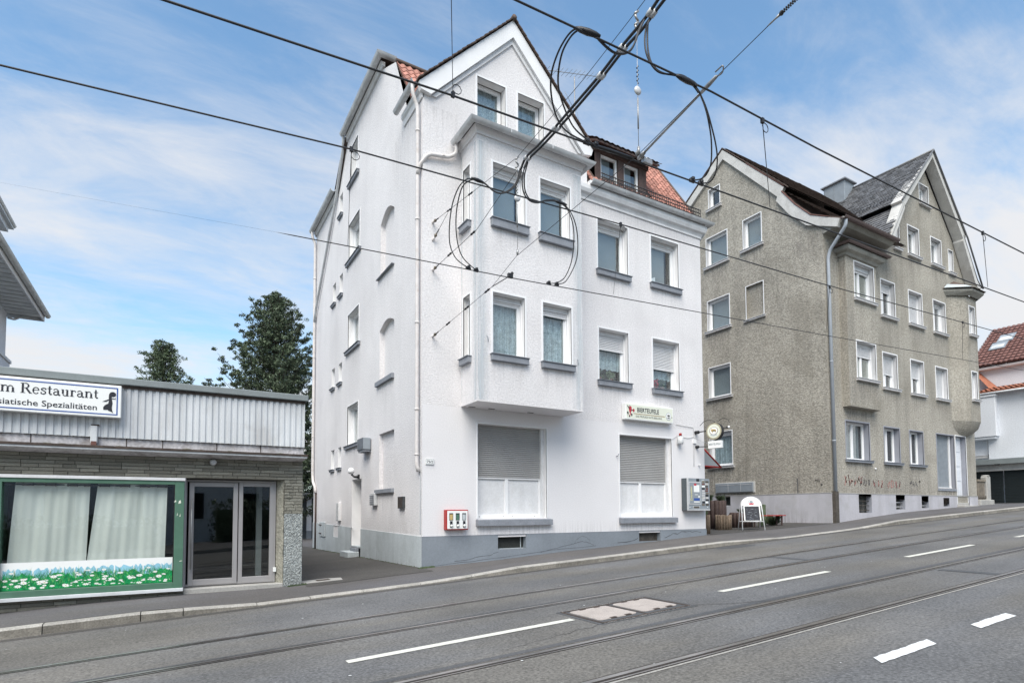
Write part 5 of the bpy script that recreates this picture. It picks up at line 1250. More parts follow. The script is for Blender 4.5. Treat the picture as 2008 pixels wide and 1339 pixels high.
layers['print_green'].add([(x, .0024, z) for x, z in e], [tuple(t) for t in tessellate_polygon([[Vector((x, z, 0)) for x, z in e]])])
for i in range(1500):
    x = random.uniform(fx0+.01, fx1-.01); z = random.uniform(fz0, .25); h = random.uniform(.04, .13)*(1.5 if random.random() < .08 else 1); w = random.uniform(.004, .009); l_ = random.uniform(-.07, .07)
    tgt = layers[random.choice(['print_green', 'print_dark', 'print_light', 'print_green'])]; nn = .003 + i*5e-7
    top = min(z+h, .40); xt = min(max(x+l_, fx0), fx1); tgt.add([(x, nn, z), (x+w, nn, z), (xt, nn, top)], [(0, 1, 2)])
for i in range(120):
    x = random.uniform(fx0+.03, fx1-.04); z = fz0+.02 + abs(random.gauss(0, .10)); z = min(z, .30); r = random.choice([.012, .016, .02, .03, .036, .05]) ; ry = r*random.uniform(.35, .6)
    nn = .004 + i*2e-6; k = random.randint(8, 12); a0 = random.uniform(0, 1); P = []
    for q in range(2*k):
        rr_ = 1 if q % 2 == 0 else .62; P.append((min(max(x + r*rr_*math.cos(a0+math.pi*q/k), fx0), fx1), nn, max(fz0, z + ry*rr_*math.sin(a0+math.pi*q/k))))
    layers['sign_white'].add(P, [tuple(range(2*k))])
    if r > .025: layers['yellow'].add([(x + r*.25*math.cos(q), nn+.0004, z + ry*.3*math.sin(q)) for q in (0, 1, 2, 3, 4, 5)], [(0, 1, 2, 3, 4, 5)])
for k, l_ in layers.items(): l_.build('flower_print', M[k], SHW, kind='stuff', fix=False)
# door and side light in aluminium
dy = -.05
def alu_frame(x0, x1, z0, z1, f, nm, par, y0=dy, bot=None):
    b = MB(front(y0)); bt = bot or f
    b.box(x0, x0+f, 0, .06, z0, z1); b.box(x1-f, x1, 0, .06, z0, z1); b.box(x0+f, x1-f, 0, .06, z0, z0+bt); b.box(x0+f, x1-f, 0, .06, z1-f, z1); return b.build(nm, M['alu'], par, bevel=.004)
fr = alu_frame(-4.405, -2.93, -.085, 1.765, .04, 'door_frame', RS, dy)
dl = alu_frame(-4.335, -3.57, -.065, 1.72, .075, 'door', RS, dy-.02, .10)
b = MB(front(dy-.02)); b.box(-4.26, -3.645, .02, .028, .03, 1.65); b.build('pane', M['glass_dark'], dl)
b = MB(front(dy-.02)); b.tube([(-4.295, .13, .22), (-4.295, .13, 1.42)], .012, 10); b.tube([(-4.30, .0, .34), (-4.295, .13, .34)], .01, 6); b.tube([(-4.30, 0, 1.3), (-4.295, .13, 1.3)], .01, 6); b.build('handle', M['steel'], dl)
b = MB(front(dy-.02)); b.box(-4.31, -4.285, .06, .07, .58, .66); b.build('lock_plate', M['steel'], dl)
sl_ = alu_frame(-3.555, -2.965, -.075, 1.73, .07, 'side_light', RS, dy-.005, .11)
b = MB(front(dy)); b.box(-3.49, -3.03, .02, .028, .03, 1.665); b.build('pane', M['glass_dark'], sl_)
b = MB(front(dy-.03)); b.box(-2.965, -2.915, .03, .07, .10, .18); b.build('door_contact', M['sign_white'], RS, bevel=.004)
b = MB(); b.box(-4.40, -2.82, RY-.02, dy+.05, -.35, -.095); b.build('threshold', M['concrete'], RS, bevel=.01)
b = MB(); b.box(-4.415, -4.39, RY, .1, -.1, 1.775); b.build('jamb', M['alu'], RS)
b = MB(); b.tube([(-3.99, RY-.03, 2.055), (-3.99, RY-.09, 2.055)], [.055, .05], 14); b.ball((-3.99, RY-.09, 2.055), .045, 12, (1, .4, 1)); lm2 = b.build('round_lamp', M['zinc'], None); tag(lm2, 'small round bulkhead lamp on the stone cladding above the restaurant door', 'lamp')
# interior of the restaurant: dark room, floor, a few pieces seen through the glass
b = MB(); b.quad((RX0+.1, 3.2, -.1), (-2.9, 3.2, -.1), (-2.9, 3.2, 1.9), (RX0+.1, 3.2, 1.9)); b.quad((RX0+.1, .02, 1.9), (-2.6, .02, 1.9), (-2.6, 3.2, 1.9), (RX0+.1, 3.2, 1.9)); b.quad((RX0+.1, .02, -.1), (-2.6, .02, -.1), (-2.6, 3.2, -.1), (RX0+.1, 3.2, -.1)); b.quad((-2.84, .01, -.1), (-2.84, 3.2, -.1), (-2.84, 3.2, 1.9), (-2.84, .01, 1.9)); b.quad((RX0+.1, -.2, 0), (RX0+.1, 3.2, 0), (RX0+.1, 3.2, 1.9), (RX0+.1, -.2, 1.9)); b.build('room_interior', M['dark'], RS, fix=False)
b = MB(); b.box(-3.22, -3.12, .25, .32, -.1, 1.7); b.build('inside_pilaster', M['blind'], RS)
# restaurant sign
sx0, sx1, sz0, sz1 = -8.0, -5.315, 2.685, 3.195
b = MB(); b.box(sx0, sx1, -.60, -.47, sz0, sz1); RSG = b.build('restaurant_sign', M['sign_white'], None, bevel=.008); tag(RSG, 'white sign with blue border reading Restaurant and siatische Spezialitaeten on the corrugated fascia', 'sign')
SF = front(-.60)
for q in ((sx0+.035, sx1-.045, sz1-.055, sz1-.038), (sx0+.035, sx1-.045, sz0+.038, sz0+.055), (sx1-.062, sx1-.045, sz0+.055, sz1-.055)):
    b = MB(SF); b.box(q[0], q[1], .0005, .003, q[2], q[3]); b.build('blue_border', M['blue'], RSG)
roman(RSG, 'm Restaurant', SF, -5.61, 2.965, .150, 1.17, 'ink', .0025)
text_mesh(RSG, 'siatische Spezialitäten', SF, -5.62, 2.785, .088, 'ink', .0025, 'RIGHT', .012, fit=1.17)
wx, wz, dk_ = -5.475, 2.93, 0    # dancing woman silhouette
for poly in ([(wx+.00, wz+.02), (wx+.045, wz+.03), (wx+.055, wz-.02), (wx+.045, wz-.09), (wx+.05, wz-.14), (wx+.068, wz-.185), (wx+.04, wz-.165), (wx-.005, wz-.15), (wx-.02, wz-.135), (wx-.08, wz-.14), (wx-.085, wz-.10), (wx-.06, wz-.06), (wx-.01, wz-.03)],
             ell(wx+.055, wz+.125, .05, .042, 16), [(wx+.0, wz+.13), (wx+.035, wz+.15), (wx+.04, wz+.07), (wx+.045, wz+.03), (wx+.0, wz+.02), (wx-.005, wz+.07)],
             [(wx+.002, wz+.045), (wx-.10, wz-.005), (wx-.045, wz-.003), (wx+.0, wz+.025)], [(wx+.05, wz+.065), (wx+.095, wz+.055), (wx+.088, wz+.09), (wx+.10, wz+.06), (wx+.098, wz+.045), (wx+.045, wz+.05)]):
    dk_ += 1; poly_plate(RSG, SF, [(wx + (a-wx)*.86, wz + (c-wz)*.95) for a, c in poly], .0005, .003+dk_*.0004, 'ink', 'dancer_emblem')
# ================================================================== grey pebbledash house
GX0, GX1, GD = 15.15, 26.55, 8.25
G = thing('apartment_house', (20.8, 4, .9), 'grey pebbledash apartment house with slate-roofed street gable, up the street', 'house')
GF, GL = front(0), left(GX0)
M['pale_reveal'] = mat('pale_reveal_paint', (.50, .50, .51), .85, .06, 3)
GM = [M['grey_stucco'], M['grey_reveal']]; GMw = [M['grey_stucco'], M['pale_reveal']]
gw = dict(g1=(16.19, 17.74, 3.00, 4.39), g2=(18.80, 19.93, 3.00, 4.35), g3=(20.72, 21.80, 2.99, 4.34),
          gs=(22.94, 24.50, 2.09, 4.36), gd=(24.64, 25.62, 1.40, 4.38),
          a2=(18.90, 19.95, 5.89, 7.25), a3=(21.03, 22.07, 5.88, 7.25), a4=(23.12, 24.14, 5.88, 7.22),
          b2=(18.94, 19.96, 8.72, 10.13), b3=(21.07, 22.15, 8.74, 10.11), b4=(23.13, 24.20, 8.74, 10.10),
          c0=(20.06, 20.48, 11.66, 12.62), c1=(21.20, 22.09, 11.65, 12.86), c2=(23.15, 24.05, 11.68, 12.84), c3=(24.72, 25.14, 11.63, 12.65), d1=(22.31, 23.07, 14.12, 14.95))
outer = [(GX0, 1.78), (GX1, 1.75), (GX1, 10.9), (26.45, 11.25), (25.25, 13.0), (22.67, 15.78), (20.1, 13.0), (18.75, 11.15), (GX0, 11.15)]
gk = list(gw)
wall(G, 'wall', GF, outer, [loop_rect(*gw[k]) for k in gk], .2, [M['grey_stucco'], M['pale_reveal'], M['grey_reveal']], alt={0, 1, 2, 3, 4})
# plinth
def gz(x): return Zf(x) - .25
wall(G, 'plinth', front(-.02), [(GX0-.02, gz(GX0)), (24.55, gz(24.5)), (24.55, 1.755), (GX0-.02, 1.78)], [loop_rect(16.85, 17.72, 1.08, 1.76), loop_rect(19.45, 20.15, 1.20, 1.76), loop_rect(21.45, 22.05, 1.25, 1.74), loop_rect(23.3, 23.85, 1.32, 1.68)], .2, [M['grey_plinth'], M['grey_reveal']])
wall(G, 'plinth', front(-.02), [(25.70, gz(25.7)), (GX1+.02, gz(GX1)), (GX1+.02, 1.75), (25.70, 1.752)], [], .2, [M['grey_plinth']])
b = MB(); b.box(GX0-.03, GX1, -.03, .0, 1.765, 1.795); b.build('plinth_edge', M['concrete'], G)
for x0, x1, z0, z1, dk in ((16.85, 17.72, 1.08, 1.76, 1), (19.45, 20.15, 1.20, 1.76, 0), (21.45, 22.05, 1.25, 1.74, 0), (23.3, 23.85, 1.32, 1.68, 1)):
    b = MB(GF); b.box(x0, x1, -.19, -.18, z0, z1); o = b.build('cellar_window', M['dirty_mesh'], G)
    for q in range(3):
        b = MB(GF); z = z0 + .1 + q*.17; b.tube([(x0, -.09, z), (x1, -.09, z)], .014, 5); b.build('bar', M['brown_board' if dk else 'white_worn'], o)
kw = dict(sill_mt='sill_pale', sill_h=.10, over=.10, out=.10, slat_m='slat')
window(G, GF, *gw['g1'], lights=2, curtain='blind', dark_right=.1, box=0, trim_mt='grey_reveal', **{**kw, 'sill_mt': 'sill'})
window(G, GF, *gw['g2'], lights=2, curtain=None, box=0, trim_mt='grey_reveal', **{**kw, 'sill_mt': 'sill'})
window(G, GF, *gw['g3'], lights=2, curtain=None, box=0, trim_mt='grey_reveal', **{**kw, 'sill_mt': 'sill'})
window(G, GF, *gw['a2'], lights=2, curtain='blind', shut=.50, **kw); window(G, GF, *gw['a3'], lights=2, curtain='blind', shut=.42, **kw); window(G, GF, *gw['a4'], lights=1, curtain='blind', shut=.985, **kw)
window(G, GF, *gw['b2'], lights=2, curtain='blind', shut=.18, **kw); window(G, GF, *gw['b3'], lights=1, shut=.985, **kw); window(G, GF, *gw['b4'], lights=2, curtain='blind', **kw)
for k in ('c1', 'c2'): window(G, GF, *gw[k], lights=2, curtain='blind', box=.05, **kw)
window(G, GF, *gw['d1'], lights=2, curtain='blind', box=0, **kw)
for k in ('c0', 'c3'):
    a0, a1, b0, b1 = gw[k]; b = MB(GF); b.box(a0, a1, -.10, -.06, b0, b1); o = b.build('blind_window', M['white_worn'], G); trim(o, GF, a0, a1, b0, b1, .03); sill(o, GF, a0, a1, b0, 'sill_pale', .10, .1, .1, depth=.06)
a0, a1, b0, b1 = gw['gs']; o = slat_shutter(G, GF, a0+.02, a1-.16, b0+.04, b1, -.17, 0, 'vend_grey', .05); o['label'] = 'lowered grey roller shutter of the tall shop window'
b = MB(GF); b.box(a1-.18, a1-.12, -.2, -.1, b0, b1); b.box(a0, a1-.12, -.2, -.08, b0-.02, b0+.04); b.build('shutter_frame', M['white'], o)
trim(o, GF, a0, a1, b0, b1, .04, .01, 'grey_reveal')
b = MB(GF); b.box(a0-.05, a1+.05, -.05, .03, b0-.12, b0-.02); b.build('window_sill', M['sill'], G)
# street door and steps
a0, a1, b0, b1 = gw['gd']
b = MB(GF); b.box(a0, a1, -.24, -.20, 1.72, b1); o = b.build('door', M['far_white'], G, label='white panelled front door')
for q in range(4):
    b = MB(GF); b.box(a0+.12, a1-.12, -.20, -.185, 1.80+q*.64, 2.32+q*.64); b.build('door_panel', M['far_white'], o, bevel=.008)
b = MB(GF); b.box(a0, a1, -.45, -.20, b0, 1.72); b.build('threshold', M['grey_reveal'], G)
trim(o, GF, a0, a1, b0, b1, .04, .01)
b = MB(GF); b.box(24.62, 25.66, -.2, .02, 1.2, 1.48); b.build('step', M['concrete'], G, bevel=.015)
b = MB(GF); b.box(24.55, 26.0, -.1, .30, 1.15, 1.36); b.build('step', M['concrete'], G, bevel=.02)
# bay on the left
gb0, gb1, gby = 16.06, 18.10, -.26
GBF = front(gby)
r1, r2 = (16.60, 17.87, 5.94, 7.30), (16.61, 17.90, 8.87, 10.22)
wall(G, 'bay_wall', GBF, loop_rect(gb0, gb1, 4.88, 10.5), [loop_rect(*r1), loop_rect(*r2)], .2, GMw)
wall(G, 'bay_wall', left(gb0), loop_rect(gby, 0, 4.88, 10.5), [], .2, [M['grey_stucco']]); wall(G, 'bay_wall', right(gb1), loop_rect(gby, 0, 4.88, 10.5), [], .2, [M['grey_stucco']])
b = MB(); b.quad((gb0, gby, 4.88), (gb1, gby, 4.88), (gb1, 0, 4.86), (gb0, 0, 4.86)); b.build('bay_soffit', M['grey_stucco'], G, fix=False)
window(G, GBF, *r1, lights=2, curtain='blind', shut=.28, **kw); window(G, GBF, *r2, lights=2, curtain='blind', shut=.05, box=.16, **{**kw, 'slat_m': 'slat'})
b = MB(); b.sweep([(gb0, 0, 10.4), (gb0, gby, 10.4), (gb1, gby, 10.4), (gb1, 0, 10.4)], [(-.02, -.08), (.06, -.08), (.10, .0), (.22, .05), (.26, .12), (.26, .20), (-.02, .20)]); b.build('bay_cornice', M['verge_dark'], G)
gutter(G, [(gb0-.26, -.05, 10.66), (gb0-.26, gby-.26, 10.66), (gb1+.26, gby-.26, 10.66), (gb1+.26, -.05, 10.66)], .06, 'copper')
b = MB(); b.add([(gb0-.28, gby-.3, 10.64), (gb1+.28, gby-.3, 10.64), (gb1+.28, 0, 10.64), (gb0-.28, 0, 10.64), (gb0+.1, 0, 10.95), (gb1-.1, 0, 10.95)], [(0, 1, 5, 4), (1, 2, 5), (3, 0, 4)]); b.build('bay_roof', M['tile_dark'], G, fix=False)
# oriel at the right corner with its swept-in base
ori = [(24.40, 0), (25.17, -.42), (26.12, -.42), (26.60, .0)]
def ring(s, z, cx=25.6, cy=.1): return [(cx + (x-cx)*s, min(0, cy + (y-cy)*s) if s < 1 else y, z) for x, y in ori]
b = MB(); lv = [(.25, 4.42), (.55, 4.52), (.85, 4.72), (1., 5.02), (1., 10.55)]; Pp = sum([ring(s, z) for s, z in lv[:4]], []); b.smooth = True
b.add(Pp, [(4*i+k, 4*i+k+1, 4*(i+1)+k+1, 4*(i+1)+k) for i in range(3) for k in range(3)]); b.smooth = False
b.add([(24.40, 0, 5.02), (25.17, -.42, 5.02), (25.17, -.42, 10.55), (24.40, 0, 10.55)], [(0, 1, 2, 3)]); b.add([(26.12, -.42, 5.02), (26.60, 0, 5.02), (26.60, 0, 10.55), (26.12, -.42, 10.55)], [(0, 1, 2, 3)])
b.build('oriel_wall', M['grey_stucco'], G, fix=False)
OF = front(-.42); o1, o2 = (25.40, 25.92, 5.98, 7.20), (25.40, 25.92, 8.85, 10.10)
wall(G, 'oriel_wall', OF, loop_rect(25.17, 26.12, 5.02, 10.55), [loop_rect(*o1), loop_rect(*o2)], .18, GMw)
window(G, OF, *o1, d=.15, shut=.9, curtain='blind', **kw); window(G, OF, *o2, d=.15, shut=.9, curtain='blind', **kw)
def hull(zs, grow): return [(24.40-grow, -.0), (25.17-grow*.3, -.42-grow), (26.12+grow*.3, -.42-grow), (26.60+grow, 0)]
b = MB(); h1 = hull(0, .10); h2 = hull(0, .28)
b.add([(x, y, 10.50) for x, y in h1] + [(x, y, 10.66) for x, y in h2] + [(x, y, 10.76) for x, y in h2], [(i, i+1, 5+i, 4+i) for i in range(3)] + [(4+i, 5+i, 9+i, 8+i) for i in range(3)]); b.build('oriel_cornice', M['verge_dark'], G, fix=False)
h3 = hull(0, .36); b = MB(); b.add([(x, y, 10.77) for x, y in h3] + [(25.1, 0, 11.30), (26.0, 0, 11.30)], [(0, 1, 4), (1, 2, 5, 4), (2, 3, 5)]); b.build('oriel_roof', M['tile_dark'], G, fix=False)
b = MB(); b.add([(24.05, -.05, 10.79), (25.0, -.75, 10.80), (25.05, -.45, 10.98), (24.4, -.04, 11.02)], [(0, 1, 2, 3)]); b.build('lead_sheet', M['plinth_light'], G, fix=False)
# side wall with flared eaves profile
sp = [(0, 1.75), (0, 11.15), (-.25, 11.15), (-.62, 11.22), (-.30, 11.40), (.37, 11.75), (.95, 12.40), (1.45, 13.15), (1.40, 13.30), (4.11, 16.15), (GD, 13.2), (GD, 1.75)]
sws = [(4.38, 4.94, 14.13, 14.99), (2.45, 3.26, 11.67, 12.90), (4.06, 5.12, 11.65, 12.90), (4.02, 5.12, 8.84, 10.15), (4.05, 5.12, 5.95, 7.26), (4.04, 5.14, 3.05, 4.47)]
nic = (2.43, 3.20, 8.80, 10.15)
wall(G, 'wall', GL, sp, [loop_rect(*s) for s in sws] + [loop_rect(*nic)], [.14]*6 + [.10], GMw, backs={6})
for i, s_ in enumerate(sws): window(G, GL, *s_, d=.13, lights=1, curtain=('blind' if i in (1, 2, 3, 4) else ('lace' if i == 5 else None)), dark_right=.0, box=0 if i < 5 else .08, trim_w=.035, sill_mt='sill_pale', sill_h=.10, over=.12, out=.10)
trim(G, GL, *nic, w=.03, bottom=False); sill(G, GL, nic[0], nic[1], nic[2], 'sill_pale', .08, .1, .08, depth=.1)
wall(G, 'plinth', left(GX0-.02), [(-.02, .2), (-.02, 1.78), (GD, 1.86), (GD, .2)], [loop_rect(4.17, 4.83, 1.36, 1.80)], .25, [M['grey_plinth'], M['grey_reveal']])
b = MB(GL); b.box(4.17, 4.6, -.22, -.2, 1.36, 1.80); o = b.build('cellar_window', M['dirty_mesh'], G); b = MB(GL); b.box(4.17, 4.83, -.2, -.17, 1.36, 1.40); b.box(4.56, 4.60, -.2, -.17, 1.4, 1.8); b.build('frame', M['white_worn'], o)
b = MB(); b.box(GX0-.03, GX0, 0, GD, 1.785, 1.81); b.build('plinth_edge', M['concrete'], G)
b = MB(GL); b.box(3.06, 4.84, .0, .10, 1.93, 2.30); o = b.build('meter_cabinet', M['plinth_dark'], None, bevel=.008); tag(o, 'long flat grey metal box on the side wall of the pebbledash house', 'cabinet')
b = MB(GL); b.box(3.0, 4.90, 0, .03, 1.90, 2.34); b.build('plaster_patch', M['verge'], o)
b = MB(GL)
for q in (3.6, 4.2): b.box(q, q+.012, .10, .106, 1.95, 2.28)
b.box(3.1, 4.8, .10, .108, 2.22, 2.235); b.build('door_joint', M['zinc'], o)
b = MB(GL); b.box(1.2, 1.26, 0, .006, 1.80, 2.35); b.tube([(.55, .0, 2.25), (.55, .03, 2.27), (.40, .03, 2.27), (.38, .03, 2.2)], .012, 5); b.tube([(.32, 0, 2.1), (.32, .02, 2.1)], .035, 8); b.build('wall_fixture', M['graffiti_dark'], G)
# verge band and roof planes
vo = [(-.66, 11.24), (-.28, 11.44), (.37, 11.80), (.95, 12.46), (1.48, 13.22), (1.38, 13.36), (4.11, 16.32)]
vi = [(-.58, 10.98), (-.20, 11.16), (.55, 11.52), (1.20, 12.22), (1.72, 12.98), (1.66, 13.12), (4.11, 15.92)]
b = MB(); b.prism(vo + vi[::-1], lambda a, c, d: (GX0-d, a, c), -.05, .10); b.build('verge_band', M['verge'], G)
b = MB(); b.prism([(4.11, 16.32), (GD+.3, 13.25), (GD+.3, 12.9), (4.11, 15.92)], lambda a, c, d: (GX0-d, a, c), -.05, .10); b.build('verge_band', M['verge'], G)
def roof_sweep(prof, x0, x1, mt, nm, par, th=.05):
    b = MB(); n = len(prof); b.add([(x0, y, z) for y, z in prof] + [(x1, y, z) for y, z in prof] + [(x0, y, z-th) for y, z in prof] + [(x1, y, z-th) for y, z in prof], [(i, i+1, n+i+1, n+i) for i in range(n-1)] + [(2*n+i, 2*n+i+1, 3*n+i+1, 3*n+i) for i in range(n-1)] + [(i, i+1, 2*n+i+1, 2*n+i) for i in range(n-1)]); return b.build(nm, M[mt], par)
grf = roof_sweep([(1.18, 13.28), (4.11, 16.42), (GD+.3, 13.35)], GX0-.12, 22.4, 'tile_dark', 'roof', G)
roof_sweep([(-.75, 11.25), (-.28, 11.50), (.37, 11.88), (.95, 12.54), (1.48, 13.30)], GX0-.05, 19.4, 'tile_dark', 'lower_roof', G)
roof_sweep([(4.11, 16.42), (GD+.3, 13.35)], 22.4, GX1, 'tile_dark', 'roof', G)
# courses of tiles on the side roof, joined
def courses(prof0, prof1, x0, x1, n, mt, nm, par, w=.2, amp=.02):
    (y0, z0), (y1, z1) = prof0, prof1; b = MB(); L = math.hypot(y1-y0, z1-z0); dy, dz = (y1-y0)/L, (z1-z0)/L
    for j in range(n):
        t0, t1 = j/n, (j+1)/n
        ya, za, yb, zb = y0+(y1-y0)*t0, z0+(z1-z0)*t0, y0+(y1-y0)*t1, z0+(z1-z0)*t1
        cnt = int((x1-x0)/w)
        for i in range(cnt):
            xa = x0 + i*w + (w/2 if j % 2 else 0); h = .035 + random.uniform(-.008, .01)
            b.add([(xa+.004, ya-dz*h*1.0, za+dy*h), (xa+w-.004, ya-dz*h, za+dy*h), (xa+w-.004, yb-dz*.008, zb+dy*.008), (xa+.004, yb-dz*.008, zb+dy*.008), (xa+.004, ya, za), (xa+w-.004, ya, za)], [(0, 1, 2, 3), (4, 5, 1, 0)])
    return b.build(nm, M[mt], par, kind='stuff', fix=False)
courses((1.18, 13.29), (4.11, 16.43), GX0-.1, 21.9, 26, 'tile_dark', 'roof_tiles', grf, .18)
courses((-.28, 11.51), (1.45, 13.25), GX0-.1, 19.3, 12, 'tile_dark', 'roof_tiles', grf, .18)
# red mortar line under the lowest tiles of the verge
b = MB(); b.tube([(GX0-.10, y, z+.03) for y, z in vo[1:5]], .022, 5); b.tube([(GX0-.1, 1.38, 13.40), (GX0-.1, 3.0, 15.15)], .02, 5); b.build('verge_tiles', M['tile_brown'], G)
# wide eaves soffit and brown gutter, front
b = MB(); b.prism([(-.75, 11.2), (-.62, 11.08), (0, 10.98), (0, 11.3), (-.75, 11.3)], lambda a, c, d: (d, a, c), GX0-.02, 18.55); b.build('eaves_soffit', M['verge_dark'], G)
g = gutter(G, [(GX0-.12, -.72, 11.26), (18.65, -.72, 11.26)], .085, 'copper')
downpipe(G, [(GX0+.05, -.72-.07, 11.2), (GX0+.05, -.78, 10.98), (GX0+.12, -.16, 10.35), (GX0+.12, -.09, 10.1), (GX0+.14, -.09, 1.82)], .055, 'pipe_grey', [(GX0+.13, -.09, z) for z in (9, 6.4, 3.6)])
b = MB(); b.box(GX0+.03, GX0+.23, -.14, -.0, .62, 1.84); b.build('downpipe_foot', M['brown_board'], G)
# snow guard rungs near the eaves
b = MB()
for i in range(14): b.tube([(16.6+i*.16, -.35, 11.55), (16.6+i*.16, -.35, 11.78)], .012, 4)
for z in (11.6, 11.72): b.tube([(16.6, -.35, z), (18.7, -.35, z)], .012, 4)
b.build('snow_guard', M['steel'], G)
# slate roof of the street gable with overhanging verge
CXg, ZA = 22.67, 16.20
yf, ybk = -.42, 3.6
LPf = [(22.67, 16.22), (19.95, 13.38)]; LPf2 = [(19.98, 13.30), (18.60, 11.45)]
b = MB()
def slope(x0, z0, x1, z1, y0=yf, y1=ybk): b.quad((x0, y0, z0), (x1, y0, z1), (x1, y1, z1), (x0, y1, z0))
slope(22.67, 16.22, 19.95, 13.38); slope(20.15, 13.28, 18.95, 11.55); slope(18.95, 11.55, 18.55, 11.28); slope(22.67, 16.22, 25.42, 13.30); slope(25.25, 13.25, 26.45, 11.5); slope(26.45, 11.5, 26.88, 11.2)
slr = b.build('slate_roof', M['slate'], G, fix=False)
def slates(x0, z0, x1, z1, n, w=.17, nm='roof_slates', y1=ybk):
    b = MB(); L = math.hypot(x1-x0, z1-z0); nx, nz = -(z1-z0)/L, (x1-x0)/L
    if nz < 0: nx, nz = -nx, -nz
    for j in range(n):
        ta, tb = j/n, (j+1)/n
        for i in range(int((y1-yf)/w)+1):
            y = yf + .03 + i*w + (w/2 if j % 2 else 0); h = .030 + random.uniform(-.012, .012)
            b.add([(x0+(x1-x0)*ta + nx*h, y, z0+(z1-z0)*ta + nz*h), (x0+(x1-x0)*ta + nx*h, y+w*.97, z0+(z1-z0)*ta + nz*h), (x0+(x1-x0)*tb + nx*.006, y+w*.97, z0+(z1-z0)*tb + nz*.006), (x0+(x1-x0)*tb + nx*.006, y, z0+(z1-z0)*tb + nz*.006), (x0+(x1-x0)*ta, y, z0+(z1-z0)*ta), (x0+(x1-x0)*ta, y+w*.97, z0+(z1-z0)*ta)], [(0, 1, 2, 3), (4, 5, 1, 0)])
    b.build(nm, M['slate'], slr, kind='stuff', fix=False)
slates(19.95, 13.39, 22.67, 16.23, 26); slates(18.62, 11.33, 20.12, 13.28, 15)
b = MB(); b.tube([(22.67, yf-.02, 16.27), (22.67, 3.6, 16.27)], .05, 6); b.build('ridge_cap', M['slate'], slr)
b = MB()
for i in range(22): b.tube([(20.2, .1+i*.14, 13.72), (20.35, .1+i*.14, 13.95)], .012, 4)
b.tube([(20.25, .1, 13.90), (20.25, 3.1, 13.90)], .014, 4); b.build('snow_guard', M['black'], slr)
# pale verge and soffit of the gable
def gverge(po, pi, y0, y1, nm, mt):
    b = MB(); b.prism(po + pi[::-1], lambda a, c, d: (a, d, c), y0, y1); b.build(nm, M[mt], G)
gverge([(18.62, 11.33), (18.95, 11.6), (19.98, 13.28), (19.86, 13.34), (22.67, 16.20)], [(18.74, 11.12), (19.10, 11.40), (20.18, 13.12), (20.16, 13.20), (22.67, 15.98)], -.40, -.02, 'gable_verge', 'verge')
gverge([(26.75, 11.22), (26.40, 11.5), (25.40, 13.16), (25.50, 13.22), (22.67, 16.20)], [(26.62, 11.02), (26.24, 11.32), (25.18, 13.00), (25.20, 13.10), (22.67, 15.98)], -.40, -.02, 'gable_verge', 'verge')
b = MB(); b.box(26.05, 26.75, -.40, -.0, 10.92, 11.16); b.build('gable_foot', M['verge_dark'], G, bevel=.02); b = MB(); b.tube([(26.9, -.44, 11.16), (25.52, -.44, 13.22), (25.42, -.44, 13.3), (22.67, -.44, 16.28), (19.9, -.44, 13.36)], .035, 5); b.build('verge_edge', M['slate'], G)
# metal-clad chimney
b = MB(); b.box(21.95, 22.75, 2.88, 3.86, 14.6, 16.48); ch = b.build('chimney', M['vend_grey'], G, bevel=.01)
b = MB(); b.box(21.85, 22.85, 2.78, 3.96, 16.48, 16.55); b.build('chimney_cap', M['sill'], ch, bevel=.01)
b = MB(); b.box(21.94, 21.95, 3.36, 3.375, 14.8, 16.48); b.build('seam', M['steel'], ch)
b = MB(); b.quad((GX1, 0, .5), (GX1, GD, .5), (GX1, GD, 13.2), (GX1, 0, 11)); b.quad((GX0, GD, .3), (GX1, GD, .3), (GX1, GD, 13.3), (GX0, GD, 13.3)); b.add([(GX1, 0, 11), (GX1, GD, 13.2), (GX1, 4.11, 16.3)], [(0, 1, 2)]); b.build('wall', M['grey_stucco'], G, fix=False, label='rear and right side walls')
# faded spray lettering low on the wall
def scribble(x0, z0, w, h, n, mt, seed):
    rr = random.Random(seed); b = MB(GF); x = x0
    for i in range(n):
        pts = []; cw_ = w/n
        for k in range(5): pts.append((x + cw_*rr.uniform(0, .9), .004, z0 + h*rr.uniform(0, 1)))
        for p, q in zip(pts, pts[1:]):
            dx, dz = q[0]-p[0], q[2]-p[2]; L = math.hypot(dx, dz) + 1e-6; ox, oz = -dz/L*.020, dx/L*.020
            b.add([(p[0]-ox, .004+i*.0002, p[2]-oz), (q[0]-ox, .004+i*.0002, q[2]-oz), (q[0]+ox, .004+i*.0002, q[2]+oz), (p[0]+ox, .004+i*.0002, p[2]+oz)], [(0, 1, 2, 3)])
        x += cw_
    b.build('spray_scrawl', M[mt], G, fix=False)
scribble(16.0, 2.05, 1.2, .42, 6, 'graffiti', 1); scribble(17.0, 2.05, .7, .26, 4, 'graffiti_dark', 2); scribble(17.9, 2.0, .7, .34, 3, 'graffiti', 3); scribble(18.9, 1.98, 1.0, .36, 4, 'graffiti', 4); scribble(20.6, 2.1, .9, .24, 4, 'graffiti_dark', 5)
b = MB(); b.tube([(18.05, 0, 2.72), (18.05, -.05, 2.72)], .035, 8); b.build('wall_vent', M['white'], G)

